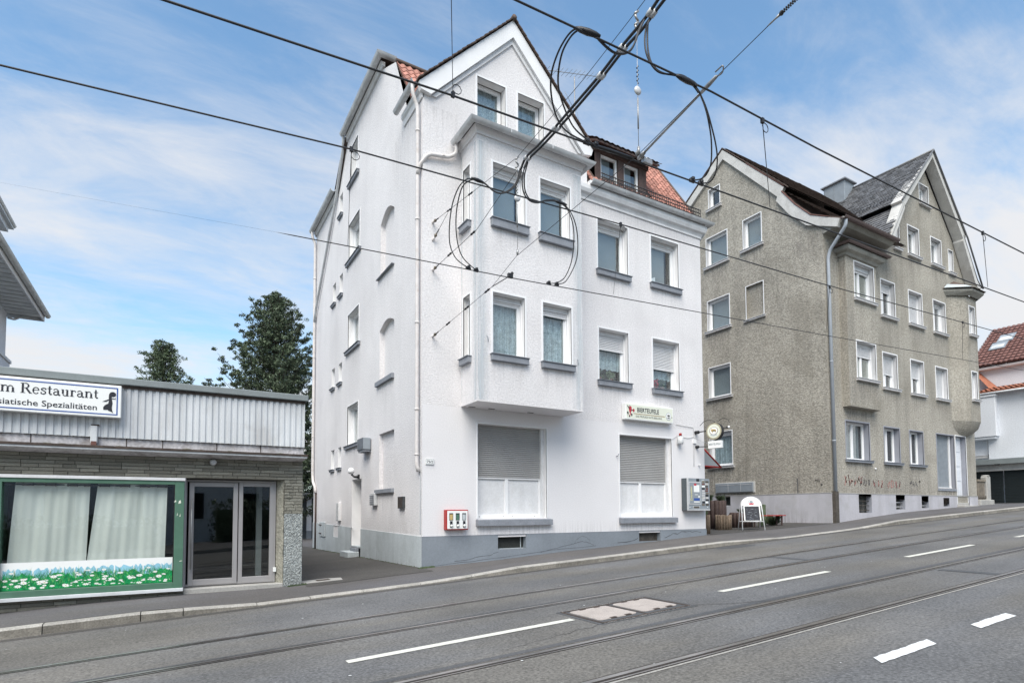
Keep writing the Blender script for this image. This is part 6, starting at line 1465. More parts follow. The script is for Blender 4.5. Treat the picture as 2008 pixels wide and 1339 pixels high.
for k in ('a2', 'a3', 'a4', 'b2', 'b3', 'b4', 'c1', 'c2', 'g1', 'g2', 'g3', 'gs'): grime_shade(G, GF, gw[k][0]-.1, gw[k][1]+.1, gw[k][2]-.12, gw[k][2]-1.0)
for s_ in sws: grime_shade(G, GL, s_[0]-.1, s_[1]+.1, s_[2]-.12, s_[2]-1.1)
grime_shade(G, GF, GX0, GX1, 1.80, 2.5); grime_shade(G, GL, 0, GD, 1.82, 3.4); grime_shade(G, GF, GX0, 18.6, 10.95, 9.8); grime_shade(G, GL, -0.0, 1.2, 11.1, 9.5); grime_shade(G, front(-.02+.045), GX0, 24.5, 1.0, 1.6); grime_shade(G, left(GX0-.025), 0, GD, .7, 1.3)

grime_shade(G, GBF, gb0, gb1, 5.9, 4.95); grime_shade(G, left(gb0), gby, 0, 10.3, 6.5); grime_shade(G, GF, 16.0, 18.3, 4.8, 3.9, n=.004); grime_shade(G, GF, 15.6, 16.05, 10.3, 5.0)  # the run below the bay paints its shadow, the side runs are grime
CABLES = {
    'Wa': [(-32.055, -6.979, 4.542), (-2.08, -7.335, 5.717), (0.445, -7.365, 5.816), (2.374, -7.388, 5.795), (8.707, -7.464, 5.844), (43.703, -7.884, 6.115)],
    'Wb': [(-34.716, -5.484, 3.963), (-4.765, -5.843, 5.647), (-2.009, -5.876, 5.802), (-0.15, -5.898, 5.863), (4.728, -5.957, 6.005), (13.182, -6.058, 6.222), (48.168, -6.476, 7.12)],
    'Wc': [(-36.056, -3.967, 3.378), (-6.137, -4.326, 5.55), (-2.721, -4.367, 5.798), (1.727, -4.421, 5.938), (7.137, -4.486, 6.039), (15.583, -4.587, 6.304), (50.563, -5.005, 7.402)],
    'Wd': [(-36.559, -1.56, 4.032), (-6.595, -1.921, 5.457), (-3.273, -1.961, 5.615), (1.045, -2.013, 5.751), (10.996, -2.132, 6.167), (18.531, -2.222, 6.507), (53.493, -2.64, 8.085)],
    'B1': [(-0.302, -4.542, 6.172), (-0.309, -4.701, 6.276), (-0.323, -5.031, 6.26), (-0.342, -5.471, 6.253), (-0.362, -5.941, 6.27), (-0.383, -6.447, 6.293), (-0.4, -6.84, 6.342), (-0.413, -7.126, 6.357), (-0.42, -7.31, 6.377), (-0.426, -7.439, 6.411)],
    'B2': [(-0.221, -4.513, 6.244), (-0.226, -4.658, 6.31), (-0.24, -5.003, 6.293), (-0.258, -5.441, 6.291), (-0.277, -5.918, 6.31), (-0.297, -6.413, 6.343), (-0.312, -6.805, 6.392), (-0.324, -7.098, 6.393), (-0.331, -7.282, 6.427), (-0.338, -7.442, 6.45)],
    'jA1': [(-0.314, -4.55, 6.196), (-0.352, -4.515, 6.01), (-0.42, -4.494, 5.904), (-0.501, -4.477, 5.832), (-0.598, -4.459, 5.788), (-0.71, -4.438, 5.807), (-0.818, -4.412, 5.886), (-0.927, -4.39, 5.922)],
    'jA2': [(-0.292, -4.55, 6.171), (-0.333, -4.519, 6.007), (-0.403, -4.496, 5.895), (-0.491, -4.478, 5.825), (-0.598, -4.459, 5.781), (-0.703, -4.439, 5.799), (-0.808, -4.413, 5.876), (-0.92, -4.39, 5.911)],
    'jB1': [(-0.973, -4.38, 5.919), (-1.013, -4.207, 5.999), (-1.021, -3.952, 6.0), (-0.94, -3.552, 5.95), (-0.772, -3.08, 5.861), (-0.567, -2.659, 5.76), (-0.288, -2.324, 5.709), (0.108, -2.0, 5.751)],
    'jB2': [(-0.956, -4.38, 5.915), (-0.981, -4.261, 5.965), (-0.995, -4.014, 5.977), (-0.849, -3.522, 5.921), (-0.636, -3.045, 5.839), (-0.405, -2.659, 5.76), (-0.162, -2.371, 5.719), (0.274, -2.0, 5.742)],
    'jC1': [(-0.245, -4.6, 6.271), (-0.283, -4.565, 6.069), (-0.265, -4.539, 5.927), (-0.216, -4.52, 5.838), (-0.111, -4.501, 5.786), (0.034, -4.482, 5.806), (0.204, -4.46, 5.893), (0.377, -4.439, 5.948), (0.532, -4.42, 5.956)],
    'jC2': [(-0.208, -4.6, 6.299), (-0.244, -4.567, 6.112), (-0.236, -4.541, 5.967), (-0.185, -4.518, 5.857), (-0.091, -4.499, 5.802), (0.042, -4.482, 5.821), (0.212, -4.46, 5.909), (0.377, -4.44, 5.961), (0.532, -4.42, 5.963)],
    'jD1': [(0.532, -4.42, 5.956), (0.833, -4.18, 6.036), (1.224, -3.784, 6.061), (1.561, -3.353, 6.021), (1.866, -2.864, 5.922), (2.013, -2.453, 5.809), (1.992, -2.205, 5.78), (1.935, -2.0, 5.827)],
    'jD2': [(0.553, -4.42, 5.969), (0.915, -4.128, 6.064), (1.314, -3.744, 6.102), (1.692, -3.302, 6.074), (1.992, -2.86, 5.993), (2.148, -2.441, 5.885), (2.183, -2.198, 5.826), (2.137, -2.0, 5.85)],
    'jE1': [(-1.336, -7.36, 5.754), (-1.366, -7.284, 5.804), (-1.383, -7.169, 5.807), (-1.357, -6.971, 5.787), (-1.28, -6.745, 5.748), (-1.131, -6.529, 5.712), (-0.903, -6.306, 5.689), (-0.615, -6.12, 5.72), (-0.149, -5.9, 5.874)],
    'jE2': [(-1.323, -7.36, 5.751), (-1.344, -7.304, 5.788), (-1.358, -7.187, 5.795), (-1.324, -6.998, 5.781), (-1.212, -6.773, 5.756), (-1.072, -6.595, 5.74), (-0.807, -6.362, 5.739), (-0.516, -6.158, 5.758), (-0.011, -5.9, 5.875)],
    'jF1': [(-1.297, -7.36, 5.767), (-1.213, -7.352, 5.794), (-1.124, -7.339, 5.762), (-1.019, -7.325, 5.741), (-0.913, -7.313, 5.737), (-0.806, -7.304, 5.775), (-0.696, -7.294, 5.856), (-0.611, -7.282, 5.98), (-0.533, -7.266, 6.151), (-0.439, -7.25, 6.333)],
    'jF2': [(-1.285, -7.36, 5.751), (-1.205, -7.348, 5.774), (-1.117, -7.33, 5.757), (-1.006, -7.31, 5.745), (-0.894, -7.292, 5.753), (-0.782, -7.277, 5.797), (-0.667, -7.262, 5.882), (-0.585, -7.246, 6.001), (-0.513, -7.223, 6.169), (-0.422, -7.2, 6.344)],
    'jG1': [(-0.332, -7.22, 6.404), (-0.394, -7.234, 6.283), (-0.441, -7.256, 6.106), (-0.444, -7.278, 5.949), (-0.393, -7.3, 5.828), (-0.306, -7.319, 5.77), (-0.169, -7.337, 5.788), (-0.029, -7.356, 5.824), (0.06, -7.369, 5.815), (0.148, -7.386, 5.762), (0.206, -7.4, 5.699)],
    'jG2': [(-0.355, -7.22, 6.358), (-0.391, -7.244, 6.184), (-0.41, -7.269, 6.005), (-0.392, -7.291, 5.869), (-0.327, -7.31, 5.795), (-0.235, -7.325, 5.78), (-0.139, -7.339, 5.794), (-0.043, -7.353, 5.804), (0.059, -7.369, 5.791), (0.139, -7.385, 5.747), (0.196, -7.4, 5.685)],
    'jH1': [(0.206, -7.4, 5.699), (0.564, -7.173, 5.81), (0.889, -6.95, 5.883), (1.275, -6.667, 5.934), (1.638, -6.357, 5.933), (1.767, -6.177, 5.902), (1.776, -6.055, 5.89), (1.743, -5.93, 5.925)],
    'jH2': [(0.213, -7.4, 5.692), (0.558, -7.187, 5.799), (0.903, -6.963, 5.88), (1.419, -6.619, 5.953), (1.743, -6.374, 5.958), (1.928, -6.172, 5.922), (1.957, -6.053, 5.898), (1.921, -5.93, 5.934)],
    'tube': [(0.381, -7.4, 5.862), (0.766, -5.93, 5.979)],
    'S4': [(0.23, -0.001, 4.998), (0.296, -2.583, 5.232), (0.317, -3.403, 5.479), (0.39, -6.247, 5.685), (0.42, -7.41, 5.906), (0.439, -8.158, 6.042), (0.445, -8.373, 6.074), (0.455, -8.763, 6.142)],
    'S4b': [(1.059, -1.2, 5.86), (1.018, -2.0, 5.79)],
    'S3': [(0.23, 0.005, 6.475), (0.266, -1.383, 6.507), (0.282, -2.016, 6.529), (0.319, -3.449, 6.949)],
    'S1': [(0.23, 0.009, 7.542), (0.258, -1.09, 7.424), (0.277, -1.814, 7.341), (0.319, -3.452, 7.17), (0.364, -5.211, 7.376), (0.391, -6.287, 7.578), (0.4, -6.638, 7.648)],
    'S2': [(0.227, 0.0, 7.124), (0.389, -0.45, 7.593)],
    'C1': [(-0.174, -4.3, 6.613), (-0.195, -4.3, 6.209), (-0.188, -4.3, 5.831), (-0.217, -4.3, 5.453), (-0.229, -4.3, 5.019)],
    'C2': [(0.437, -6.3, 7.794), (0.413, -6.3, 7.51), (0.416, -6.3, 7.24), (0.418, -6.3, 6.916), (0.393, -6.3, 6.556), (0.34, -6.3, 5.672)],
    'H1': [(-2.009, -5.876, 5.813), (-2.67, -7.268, 5.502)],
    'H2': [(-2.728, -4.367, 5.796), (-2.137, -1.974, 5.656)],
    'H3': [(1.727, -4.421, 5.938), (3.62, -2.043, 5.91)],
    'H4': [(1.318, -7.376, 5.785), (3.51, -5.942, 6.008)],
    'H5': [(7.636, -4.492, 6.026), (11.489, -2.138, 6.272)],
    'H6': [(13.783, -4.565, 6.249), (19.777, -2.237, 6.579)],
    'H7': [(7.048, -7.445, 5.821), (11.225, -6.035, 6.209)],
}
# ================================================================== overhead line
def wobj(name, pts, r, mt, label, cat, group=None, sides=6, smooth_bend=0):
    b = MB(); b.tube(bent(pts, smooth_bend) if smooth_bend else pts, r, sides); o = b.build(name, M[mt], None); return tag(o, label, cat, group)
def spline(pts, n=6):
    P = [Vector(p) for p in pts]; out = []
    for i in range(len(P)-1):
        p0, p1, p2, p3 = P[max(i-1, 0)], P[i], P[i+1], P[min(i+2, len(P)-1)]
        for k in range(n):
            t = k/n; out.append(.5*((2*p1) + (-p0+p2)*t + (2*p0-5*p1+4*p2-p3)*t*t + (-p0+3*p1-3*p2+p3)*t**3))
    return [tuple(p) for p in out + [P[-1]]]
C_ = CABLES
wobj('contact_wire', C_['Wa'], .0105, 'cable', 'overhead tram wire highest in the picture, in front of the sky above the grey house', 'overhead wire')
wobj('contact_wire', C_['Wb'], .0115, 'cable', 'thick overhead wire crossing the street gable of the white house at its attic windows', 'overhead wire')
wobj('contact_wire', C_['Wc'], .010, 'cable', 'overhead wire crossing the upper windows of the white bay', 'overhead wire')
b = MB(); q_ = C_['Wd']; v_ = Vector(q_[2]).lerp(Vector(q_[3]), .06); b.tube([q_[0], q_[1], q_[2], tuple(v_)] + q_[3:], [.0006, .0006, .0012, .008, .009, .009, .009, .009], 6); o = b.build('contact_wire', M['cable']); tag(o, 'lowest overhead wire, between the two window rows of the white bay', 'overhead wire')
bext = lambda q, dy: q + [(q[-1][0] - .02*dy, q[-1][1] - dy, q[-1][2] + .05*dy)]
wobj('feeder_cable', bext(spline(C_['B1']), 6), .017, 'cable', 'left one of the two thick black feeder cables crossing the street overhead', 'cable', None, 8)
wobj('feeder_cable', bext(spline(C_['B2']), 6), .017, 'cable', 'right one of the two thick black feeder cables crossing the street overhead', 'cable', None, 8)
for q, nm_ in ((C_['B1'], 'left'), (C_['B2'], 'right')):
    for i, pos in ((1, 'nearest the bay window'), (3, 'in front of the gable slope'), (5, 'in front of the aerial'), (6, 'just above the jumper loops'), (8, 'nearest the top of the picture')):
        cl = MB(); p, p2 = Vector(q[i]), Vector(q[i+1 if i+1 < len(q) else i-1]); d = (p2-p).normalized()*.035; cl.tube([tuple(p-d), tuple(p+d)], .027, 8); o = cl.build('cable_clamp', M['zinc']); tag(o, 'light metal clamp on the %s feeder cable, %s' % (nm_, pos), 'clamp')
JL = dict(jA1='jumper cable dipping from the feeder to the wire left of the bay window, outer strand', jA2='jumper cable dipping from the feeder to the wire left of the bay window, inner strand',
  jB1='outer black loop hanging between two wires at the left edge of the bay', jB2='inner black loop hanging between two wires at the left edge of the bay',
  jC1='lower jumper cable curling from the feeder to the wire right of the hanging chain', jC2='upper jumper cable curling from the feeder to the wire right of the hanging chain',
  jD1='inner black loop hanging in front of the right bay window', jD2='outer black loop hanging in front of the right bay window',
  jE1='outer big black loop against the sky right of the gable tip', jE2='inner big black loop against the sky right of the gable tip',
  jF1='upper cable sagging from the top wire to the feeder, against the sky', jF2='lower cable sagging from the top wire to the feeder, against the sky',
  jG1='right strand of the cable pair dropping from the feeder to the top wire', jG2='left strand of the cable pair dropping from the feeder to the top wire',
  jH1='inner loop hanging from the grey tube to the wire over the grey house roof', jH2='outer loop hanging from the grey tube to the wire over the grey house roof')
for k, lb in JL.items(): wobj('jumper_cable', spline(C_[k]), .0095 if k[1] in 'ABCD' else .0098, 'cable', lb, 'cable')
# line clamps where jumpers meet the wires
LC = [('jB1', -1, 'left of the pair under the loops at the bay edge'), ('jB2', -1, 'right of the pair under the loops at the bay edge'), ('jD1', -1, 'left of the pair below the right bay window'), ('jD2', -1, 'right of the pair below the right bay window'), ('jE1', -1, 'left of the pair above the gable eaves'), ('jE2', -1, 'right of the pair above the gable eaves'), ('jH1', -1, 'left of the pair near the grey house roof'), ('jH2', -1, 'right of the pair near the grey house roof')]
for k, i, lb in LC:
    p = Vector(C_[k][i]); b = MB(); b.box(p.x-.05, p.x+.05, p.y-.02, p.y+.02, p.z-.03, p.z+.02); b.box(p.x-.02, p.x+.03, p.y-.035, p.y+.035, p.z, p.z+.045); o = b.build('wire_clamp', M['black'], None, bevel=.006); tag(o, 'wire clamp, ' + lb, 'clamp')
def splice(p0, p1, r0, r1, lb):
    b = MB(); P0, P1 = Vector(p0), Vector(p1); b.tube([tuple(P0.lerp(P1, t)) for t in (0, .2, .5, .8, 1)], [r0, r1, r1*1.25, r1, r0], 8); o = b.build('cable_splice', M['black'], None); tag(o, lb, 'splice')
splice((-1.03, -4.385, 5.925), (-.83, -4.40, 5.90), .012, .022, 'dark splice wrapping where the left jumpers meet the wire over the bay')
splice((.38, -4.44, 5.955), (.62, -4.42, 5.965), .012, .021, 'dark splice wrapping over the right bay window')
splice((-1.39, -7.30, 5.79), (-1.16, -7.40, 5.73), .012, .026, 'dark splice wrapping on the top wire right of the gable tip')
splice((-.18, -7.44, 5.70), (.18, -7.40, 5.76), .012, .024, 'dark splice wrapping beside the upper end of the grey tube')
splice((-.20, -5.90, 5.86), (.62, -5.92, 5.90), .014, .020, 'thick dark sleeve along the wire in front of the dormer')
# insulated strut
tb = thing('insulator_strut', tuple(C_['tube'][0]), 'grey tube strut linking two overhead wires above the dormer', 'strut')
t0, t1 = Vector(C_['tube'][0]), Vector(C_['tube'][1]); dv = (t1-t0).normalized()
b = MB(); b.tube([tuple(t0), tuple(t1)], .015, 10); b.build('tube', M['steel'], tb)
for a, c, r in ((t0-dv*.12, t0+dv*.16, .024), (t1-dv*.08, t1+dv*.08, .032)):
    b = MB(); b.tube([tuple(a), tuple(a.lerp(c, .5)), tuple(c)], [r*.7, r, r*.8], 10); b.build('end_fitting', M['steel'], tb)
b = MB(); b.tube(bent([tuple(t0-dv*.1), tuple(t0-dv*.20+Vector((.03, 0, .0))), tuple(t0-dv*.24+Vector((.0, 0, .05))), tuple(t0-dv*.12+Vector((-.02, 0, .04)))], .04), .008, 6); b.build('hook', M['steel'], tb)
b = MB(); b.ball(tuple(t1+Vector((-.07, .0, .01))), .035, 10); b.ball(tuple(t1+Vector((.09, 0, -.02))), .022, 8); b.box(t1.x+.02, t1.x+.17, t1.y-.03, t1.y+.03, t1.z-.09, t1.z-.03); b.build('clamp', M['steel'], tb)
# span wires and wall anchors
far = lambda q: q + [(q[-1][0]+.1, -14.5, q[-1][2]+.9)]
wobj('span_wire', far(C_['S4']), .0042, 'cable', 'long thin span wire from the lowest wall anchor across the street', 'span wire')
wobj('span_wire', far(C_['S1']), .0045, 'cable', 'thin span wire from the topmost wall anchor past the chain, across the sky', 'span wire')
wobj('span_wire', C_['S3'], .0055, 'cable', 'thin span wire from the third wall anchor to the hanging chain', 'span wire')
wobj('span_wire', C_['S2'], .005, 'cable', 'short stay wire from the second wall anchor up to the topmost one', 'span wire')
wobj('span_wire', C_['S4b'], .009, 'cable', 'short pull-off arm from the long span wire to the lowest overhead wire', 'span wire')
b = MB(); p = Vector(C_['S4b'][1]); b.box(p.x-.05, p.x+.06, p.y-.03, p.y+.03, p.z-.04, p.z+.05); b.ball((p.x+.05, p.y, p.z+.06), .035, 8); o = b.build('wire_clamp', M['black'], None, bevel=.008); tag(o, 'square dark wire clamp at the end of the short pull-off arm', 'clamp')
AN = ['topmost of the four wall anchors', 'second wall anchor from the top', 'third wall anchor from the top', 'lowest of the four wall anchors']
for k, lb in zip(('S1', 'S2', 'S3', 'S4'), AN):
    p = Vector(C_[k][0]); d = (Vector(C_[k][1])-p).normalized(); p.y = 0
    t = thing('wall_anchor', tuple(p), lb + ' on the street front beside the bay', 'anchor')
    b = MB(); b.tube([tuple(p+Vector((0, .02, 0))), tuple(p+d*.10)], .026, 8); b.build('plug', M['pipe'], t)
    b = MB(); b.tube([tuple(p+d*.10), tuple(p+d*.19)], .018, 8); b.ball(tuple(p+d*.14), .036, 8); b.build('eye', M['wood_old'], t)
    b = MB(); b.tube([tuple(p+d*.19), tuple(p+d*.30)], .012, 6); b.build('shackle', M['black'], t)
def strain(pa, pb, ts, lb, r=.022):
    pa, pb = Vector(pa), Vector(pb); d = (pb-pa).normalized()
    for i, t in enumerate(ts):
        c = pa.lerp(pb, t); b = MB(); b.tube([tuple(c-d*.10), tuple(c-d*.05), tuple(c), tuple(c+d*.05), tuple(c+d*.10)], [.008, r, r*.6, r, .008], 8); o = b.build('strain_insulator', M['black'], None); tag(o, lb[i], 'insulator')
strain(C_['S4'][0], C_['S4'][1], (.30, .62, .93), ['strain insulator nearest the lowest wall anchor', 'middle strain insulator on the lowest span wire, left of the bay window', 'strain insulator on the lowest span wire where the short arm branches off'])
strain(C_['S1'][0], C_['S1'][2], (.45, .97), ['ring insulator on the top span wire where the stay joins', 'strain insulator on the top span wire in front of the bay corner'], .02)
strain(C_['S3'][0], C_['S3'][2], (.42, .92), ['lower strain insulator on the middle span wire', 'upper strain insulator on the middle span wire at the bay corner'], .024)
# hanging chains with insulator disc
def chain(x, y, z1, z0, disc, lb):
    t = thing('suspension_chain', (x, y, z1), lb, 'chain')
    b = MB(); b.tube([(x, y, z1), (x, y, z0)], .004, 5); b.build('rod', M['steel'], t)
    for i, z in enumerate((z1-.02, z1-.10, z1-.17, z1-.24)):
        b = MB(); s = .03*(-1)**i; b.tube([(x+s, y, z+.03), (x, y, z), (x-s, y, z-.03)], .016, 6); b.build('fitting', M['steel'], t)
    b = MB(); b.tube([(x, y-.02, disc), (x, y-.008, disc), (x, y+.008, disc), (x, y+.02, disc)], [.02, .055, .055, .02], 18); b.build('insulator_disc', M['zinc'], t)
    b = MB()
    for i in range(9): b.ball((x+.008*(-1)**i, y, disc+.10+i*.028), .011, 6)
    b.build('chain_links', M['cable'], t, kind='stuff')
    b = MB(); b.tube([(x, y, disc-.10), (x, y, disc-.5)], .010, 6); b.tube([(x, y, z0), (x, y, z0+.09)], .018, 8); b.build('turnbuckle', M['steel'], t)
chain(.318, -3.43, 7.18, 5.49, 6.46, 'vertical hanging chain with pale insulator disc in front of the upper left bay window')
chain(.39, -6.27, 7.58, 5.69, 6.52, 'vertical hanging chain with pale insulator disc seen against the sky beside the feeder cables')
# hanger wires between neighbouring overhead wires, each with its little loop
HLb = ['hanger wire rising from the thick wire left of the attic windows', 'hanger wire left of the side windows of the white house', 'hanger wire over the third-floor window right of the bay', 'hanger wire above the gable of the grey house', 'hanger wire beside the downpipe of the grey house', 'hanger wire near the corner oriel of the grey house', 'hanger wire right of the slate gable, in front of the sky']
for i, lb in enumerate(HLb):
    a, c = [Vector(p) for p in C_['H%d' % (i+1)]]; t = thing('hanger_wire', tuple(a), lb, 'hanger')
    b = MB(); b.tube([tuple(a), tuple(c)], .0035 if i < 3 else .005, 4); b.build('wire', M['cable'], t)
    b = MB(); P = [(a.x+.05+.055*math.cos(q*.7-2.6), a.y, a.z+(.08 if i in (0, ) else -.07)+.055*math.sin(q*.7-2.6)) for q in range(9)]; b.tube(P, .005, 5); b.box(a.x-.02, a.x+.02, a.y-.015, a.y+.015, a.z-.03, a.z+.03); b.build('loop_clip', M['black'], t)
# heavy turnbuckle at the top of the picture
p0, p1 = Vector(C_['S4'][5]), Vector(C_['S4'][6]); d = (p1-p0).normalized(); t = thing('turnbuckle', tuple(p0), 'heavy turnbuckle with chain on the long span wire at the top of the picture', 'turnbuckle')
b = MB(); b.tube([tuple(p0-d*.09), tuple(p0-d*.05), tuple(p0), tuple(p0+d*.05)], [.004, .009, .008, .014], 8); b.build('rod', M['steel'], t)
b = MB(); b.ball(tuple(p0+d*.07), .024, 8); b.build('eye', M['cable'], t)
b = MB(); sdv = Vector((1, 0, .3)).normalized()*.02
for s in (-1, 1):
    for i in range(14): b.ball(tuple(p0+d*(.09+i*.022)+sdv*s), .010, 6)
b.build('chain_links', M['cable'], t, kind='stuff')
# ================================================================== street furniture in the yard
def planter(x, y, r, h, lb, n=14, hex_=False, col='wood'):
    z = Zs(x, y); t = thing('planter', (x, y, z), lb, 'planter')
    b = MB(); b.tube([(x, y, z-.02), (x, y, z+h*.92)], r*.86, 12); b.build('liner', M['wood_dark'], t)
    for i in range(n):
        a = 2*math.pi*i/n; cx, cy = x+r*.93*math.cos(a), y+r*.93*math.sin(a); rr_ = math.pi*r/n*.98
        b = MB(); hh = h + random.uniform(-.012, .012); b.tube([(cx, cy, z-.02), (cx, cy, z+hh-.015), (cx, cy, z+hh)], [rr_, rr_, rr_*.8], 8); b.build('log', M[col], t)
    b = MB(); b.tube([(x, y, z+h*.90), (x, y, z+h*.94)], r*.84, 12); b.build('soil', M['ground'], t)
    return t, z+h
def tuft(x, y, z, r, h, n, lb, mt='leaf2', seed=1):
    rr_ = random.Random(seed); b = MB()
    for i in range(n):
        a = rr_.uniform(0, 6.28); l_ = rr_.uniform(.3, 1)*r; hh = rr_.uniform(.3, 1)*h; w = .012
        x1, y1 = x + l_*math.cos(a), y + l_*math.sin(a); px, py = -math.sin(a)*w, math.cos(a)*w
        b.add([(x+px, y+py, z-.03), (x-px, y-py, z-.03), ((x+x1)/2-px*1.5, (y+y1)/2-py*1.5, z+hh*.8), (x1, y1, z+hh), ((x+x1)/2+px*1.5, (y+y1)/2+py*1.5, z+hh*.8)], [(0, 1, 2, 3, 4)])
    o = b.build('plant', M[mt], None, fix=False); return tag(o, lb, 'plant')
t, z = planter(9.17, .35, .115, .56, 'narrow log planter standing right at the corner of the white house', 10); tuft(9.15, .35, z-.05, .11, .20, 80, 'small green plant in the narrow log planter at the white house corner', seed=1)
planter(10.96, 1.15, .235, .48, 'round planter of light vertical logs left of the chalkboard stand', 16)
t, z = planter(11.45, 2.0, .42, .95, 'taller dark log planter behind the light one', 18, col='wood_dark'); tuft(11.15, 1.9, z-.03, .22, .26, 120, 'low juniper tuft at the left in the taller dark planter', 'leaf', 2); tuft(11.75, 1.9, z-.03, .2, .24, 100, 'second small tuft in the taller dark planter, on its right', 'leaf', 3)
t, z = planter(12.35, 1.55, .33, .50, 'low dark log planter partly hidden by the chalkboard stand', 14, col='wood_dark'); tuft(12.35, 1.5, z, .2, .16, 70, 'sparse plant in the low dark planter behind the chalkboard', 'leaf', 4)
for i, (px_c, py_c, s) in enumerate(((9.75, 4.6, 5), (10.4, 5.2, 6), (13.6, 1.2, 8))):
    tuft(px_c, py_c, Zs(px_c, py_c), .35, .40, 140, ['weedy shrub by the wall between the two houses', 'second weedy shrub further back between the two houses', 'low weeds on the ground right of the chalkboard'][i], 'leaf', s)
# chalkboard stand
ab = thing('chalkboard_stand', (11.2, .25, Zs(11.2, .25)), 'white round-topped pavement chalkboard stand on the yard edge', 'chalkboard')
ax, ay, az = 11.22, .30, Zs(11.22, .25); ua = Vector((.80, -.60, 0)).normalized(); na = Vector((-.60, -.80, 0)).normalized()
def AF(lean):  # a across, n outwards, c up
    return lambda a, n, c: tuple(Vector((ax, ay, az)) + ua*a + na*(n + (1.05-c)*lean) + Vector((0, 0, c)))
for s, lean in ((1, .24), (-1, -.24)):
    Fm = AF(lean); w = .30
    arcp = [(-w*1.12, 0), (-w, .78)] + [(w*math.cos(math.pi - math.pi*k/10), .78+.26*math.sin(math.pi*k/10)) for k in range(1, 10)] + [(w, .78), (w*1.12, 0)]
    b = MB(); b.tube([Fm(a, 0, c) for a, c in arcp], .016, 8); fr_ = b.build('tube_frame', M['white'], ab)
    b = MB(); b.tube([Fm(-w*1.03, 0, .27), Fm(w*1.03, 0, .27)], .013, 6); b.tube([Fm(-w, 0, .77), Fm(w, 0, .77)], .013, 6); b.build('cross_bar', M['white'], fr_)
    if s == 1:
        poly_plate(ab, Fm, [(-w*.98, .77)] + [(w*.97*math.cos(math.pi - math.pi*k/10), .78+.24*math.sin(math.pi*k/10)) for k in range(1, 10)] + [(w*.98, .77)], -.004, .006, 'sign_white', 'top_panel')
        poly_plate(ab, Fm, [(-w*.86, .30), (w*.86, .30), (w*.82, .76), (-w*.82, .76)], -.006, .006, 'sign_white', 'board_rim')
        bd = poly_plate(ab, Fm, [(-w*.74, .31), (w*.74, .31), (w*.72, .745), (-w*.72, .745)], .006, .012, 'ink', 'chalkboard')
        rr_ = random.Random(4); b = MB(Fm)
        for i in range(26):
            a = rr_.uniform(-.18, .12); c = .36 + .05*(i % 7) + rr_.uniform(-.01, .01); l_ = rr_.uniform(.02, .08); b.add([(a, .013, c), (a+l_, .013, c+rr_.uniform(-.012, .012)), (a+l_, .013, c+.006), (a, .013, c+.006)], [(0, 1, 2, 3)])
        b.build('chalk_marks', M['plinth_dark'], bd, kind='stuff', fix=False)
        for k, (r0, mt, nn) in enumerate(((.085, 'ink', .008), (.075, 'sign_white', .010), (.05, 'vend_grey', .012))): poly_plate(ab, Fm, ell(0, .885, r0*1.15, r0*.85, 20), nn-.002, nn, mt, 'emblem')
        poly_plate(ab, Fm, [(-.08, .845), (.08, .845), (.06, .80), (-.06, .80)], .012, .0135, 'pink', 'emblem')
# low red-seated bench behind the stand
bn = thing('bench', (12.9, .9, Zs(12.9, .9)), 'low bench with red edge half hidden behind the chalkboard stand', 'bench')
bz = Zs(12.9, .9)
b = MB(); b.box(12.2, 13.7, .75, 1.05, bz+.36, bz+.39); b.build('seat', M['red'], bn, bevel=.005)
for x0 in (12.3, 13.5):
    for y0 in (.78, .98): b = MB(); b.box(x0, x0+.05, y0, y0+.04, bz-.01, bz+.36); b.build('leg', M['wood_dark'], bn)
bn2 = MB(); bz2 = Zs(13.2, 1.3); bn2.box(13.05, 13.25, 1.2, 1.4, bz2-.01, bz2+.75); o = bn2.build('post', M['leaf'], None, bevel=.02); tag(o, 'short dark green post behind the chalkboard stand', 'post')
# ================================================================== garages behind, seen through the gap on the left
gg = thing('garage_row', (1.5, 20, -.1), 'pale garage row seen through the gap beside the restaurant', 'garage')
zg = -.32
b = MB(); b.box(-3.5, 4.0, 20, 25, zg, 2.12); b.build('wall', M['far_white'], gg)
b = MB(); b.box(-3.6, 4.1, 19.7, 25.1, 2.12, 2.22); b.build('roof_edge', M['zinc'], gg)
for x0 in (-3.1, .1, 1.82):
    b = MB(); b.box(x0 if x0 != .1 else -1.0, (x0 if x0 != .1 else -1.0)+2.55 if x0 != 1.82 else 3.9, 19.96, 20.0, zg, 1.95); b.build('garage_door', M['vend_dark'], gg)
b = MB(); b.box(1.56, 1.80, 19.85, 20.1, zg, 2.0); b.build('pillar', M['far_white'], gg); b = MB(); b.box(1.55, 1.81, 19.84, 20.11, zg, .25); b.build('pillar_foot', M['plinth_dark'], gg)
# ================================================================== house at the far left behind the restaurant
LH = thing('house', (-13, 8, 0), 'pale house with wide boarded eaves at the left edge behind the restaurant', 'house')
lx = -9.16; ly0, ly1 = 3.0, 12.0
b = MB(); b.box(lx-7, lx, ly0, ly1, -.6, 7.75); b.build('wall', M['far_white'], LH)
b = MB(); b.box(lx-.02, lx+.14, ly0, ly1+.1, 5.93, 6.02); b.build('string_course', M['white_worn'], LH); b = MB(); b.box(lx-.5, lx+.10, ly0, ly1+.08, 5.2, 5.93); b.build('lower_wall', M['far_white'], LH)
ex = -8.26
for i in range(26):
    y = ly0 - .3 + i*.36; b = MB(); b.box(lx-.05, ex-.04, y, y+.30, 7.52, 7.55); b.build('soffit_board', M['corr'], LH)
b = MB(); b.box(lx-.1, ex-.05, ly0-.4, ly1+.35, 7.60, 7.62); b.build('soffit_gap_shade', M['wood_old'], LH)  # dark sheet puts the shade of the board gaps into colour
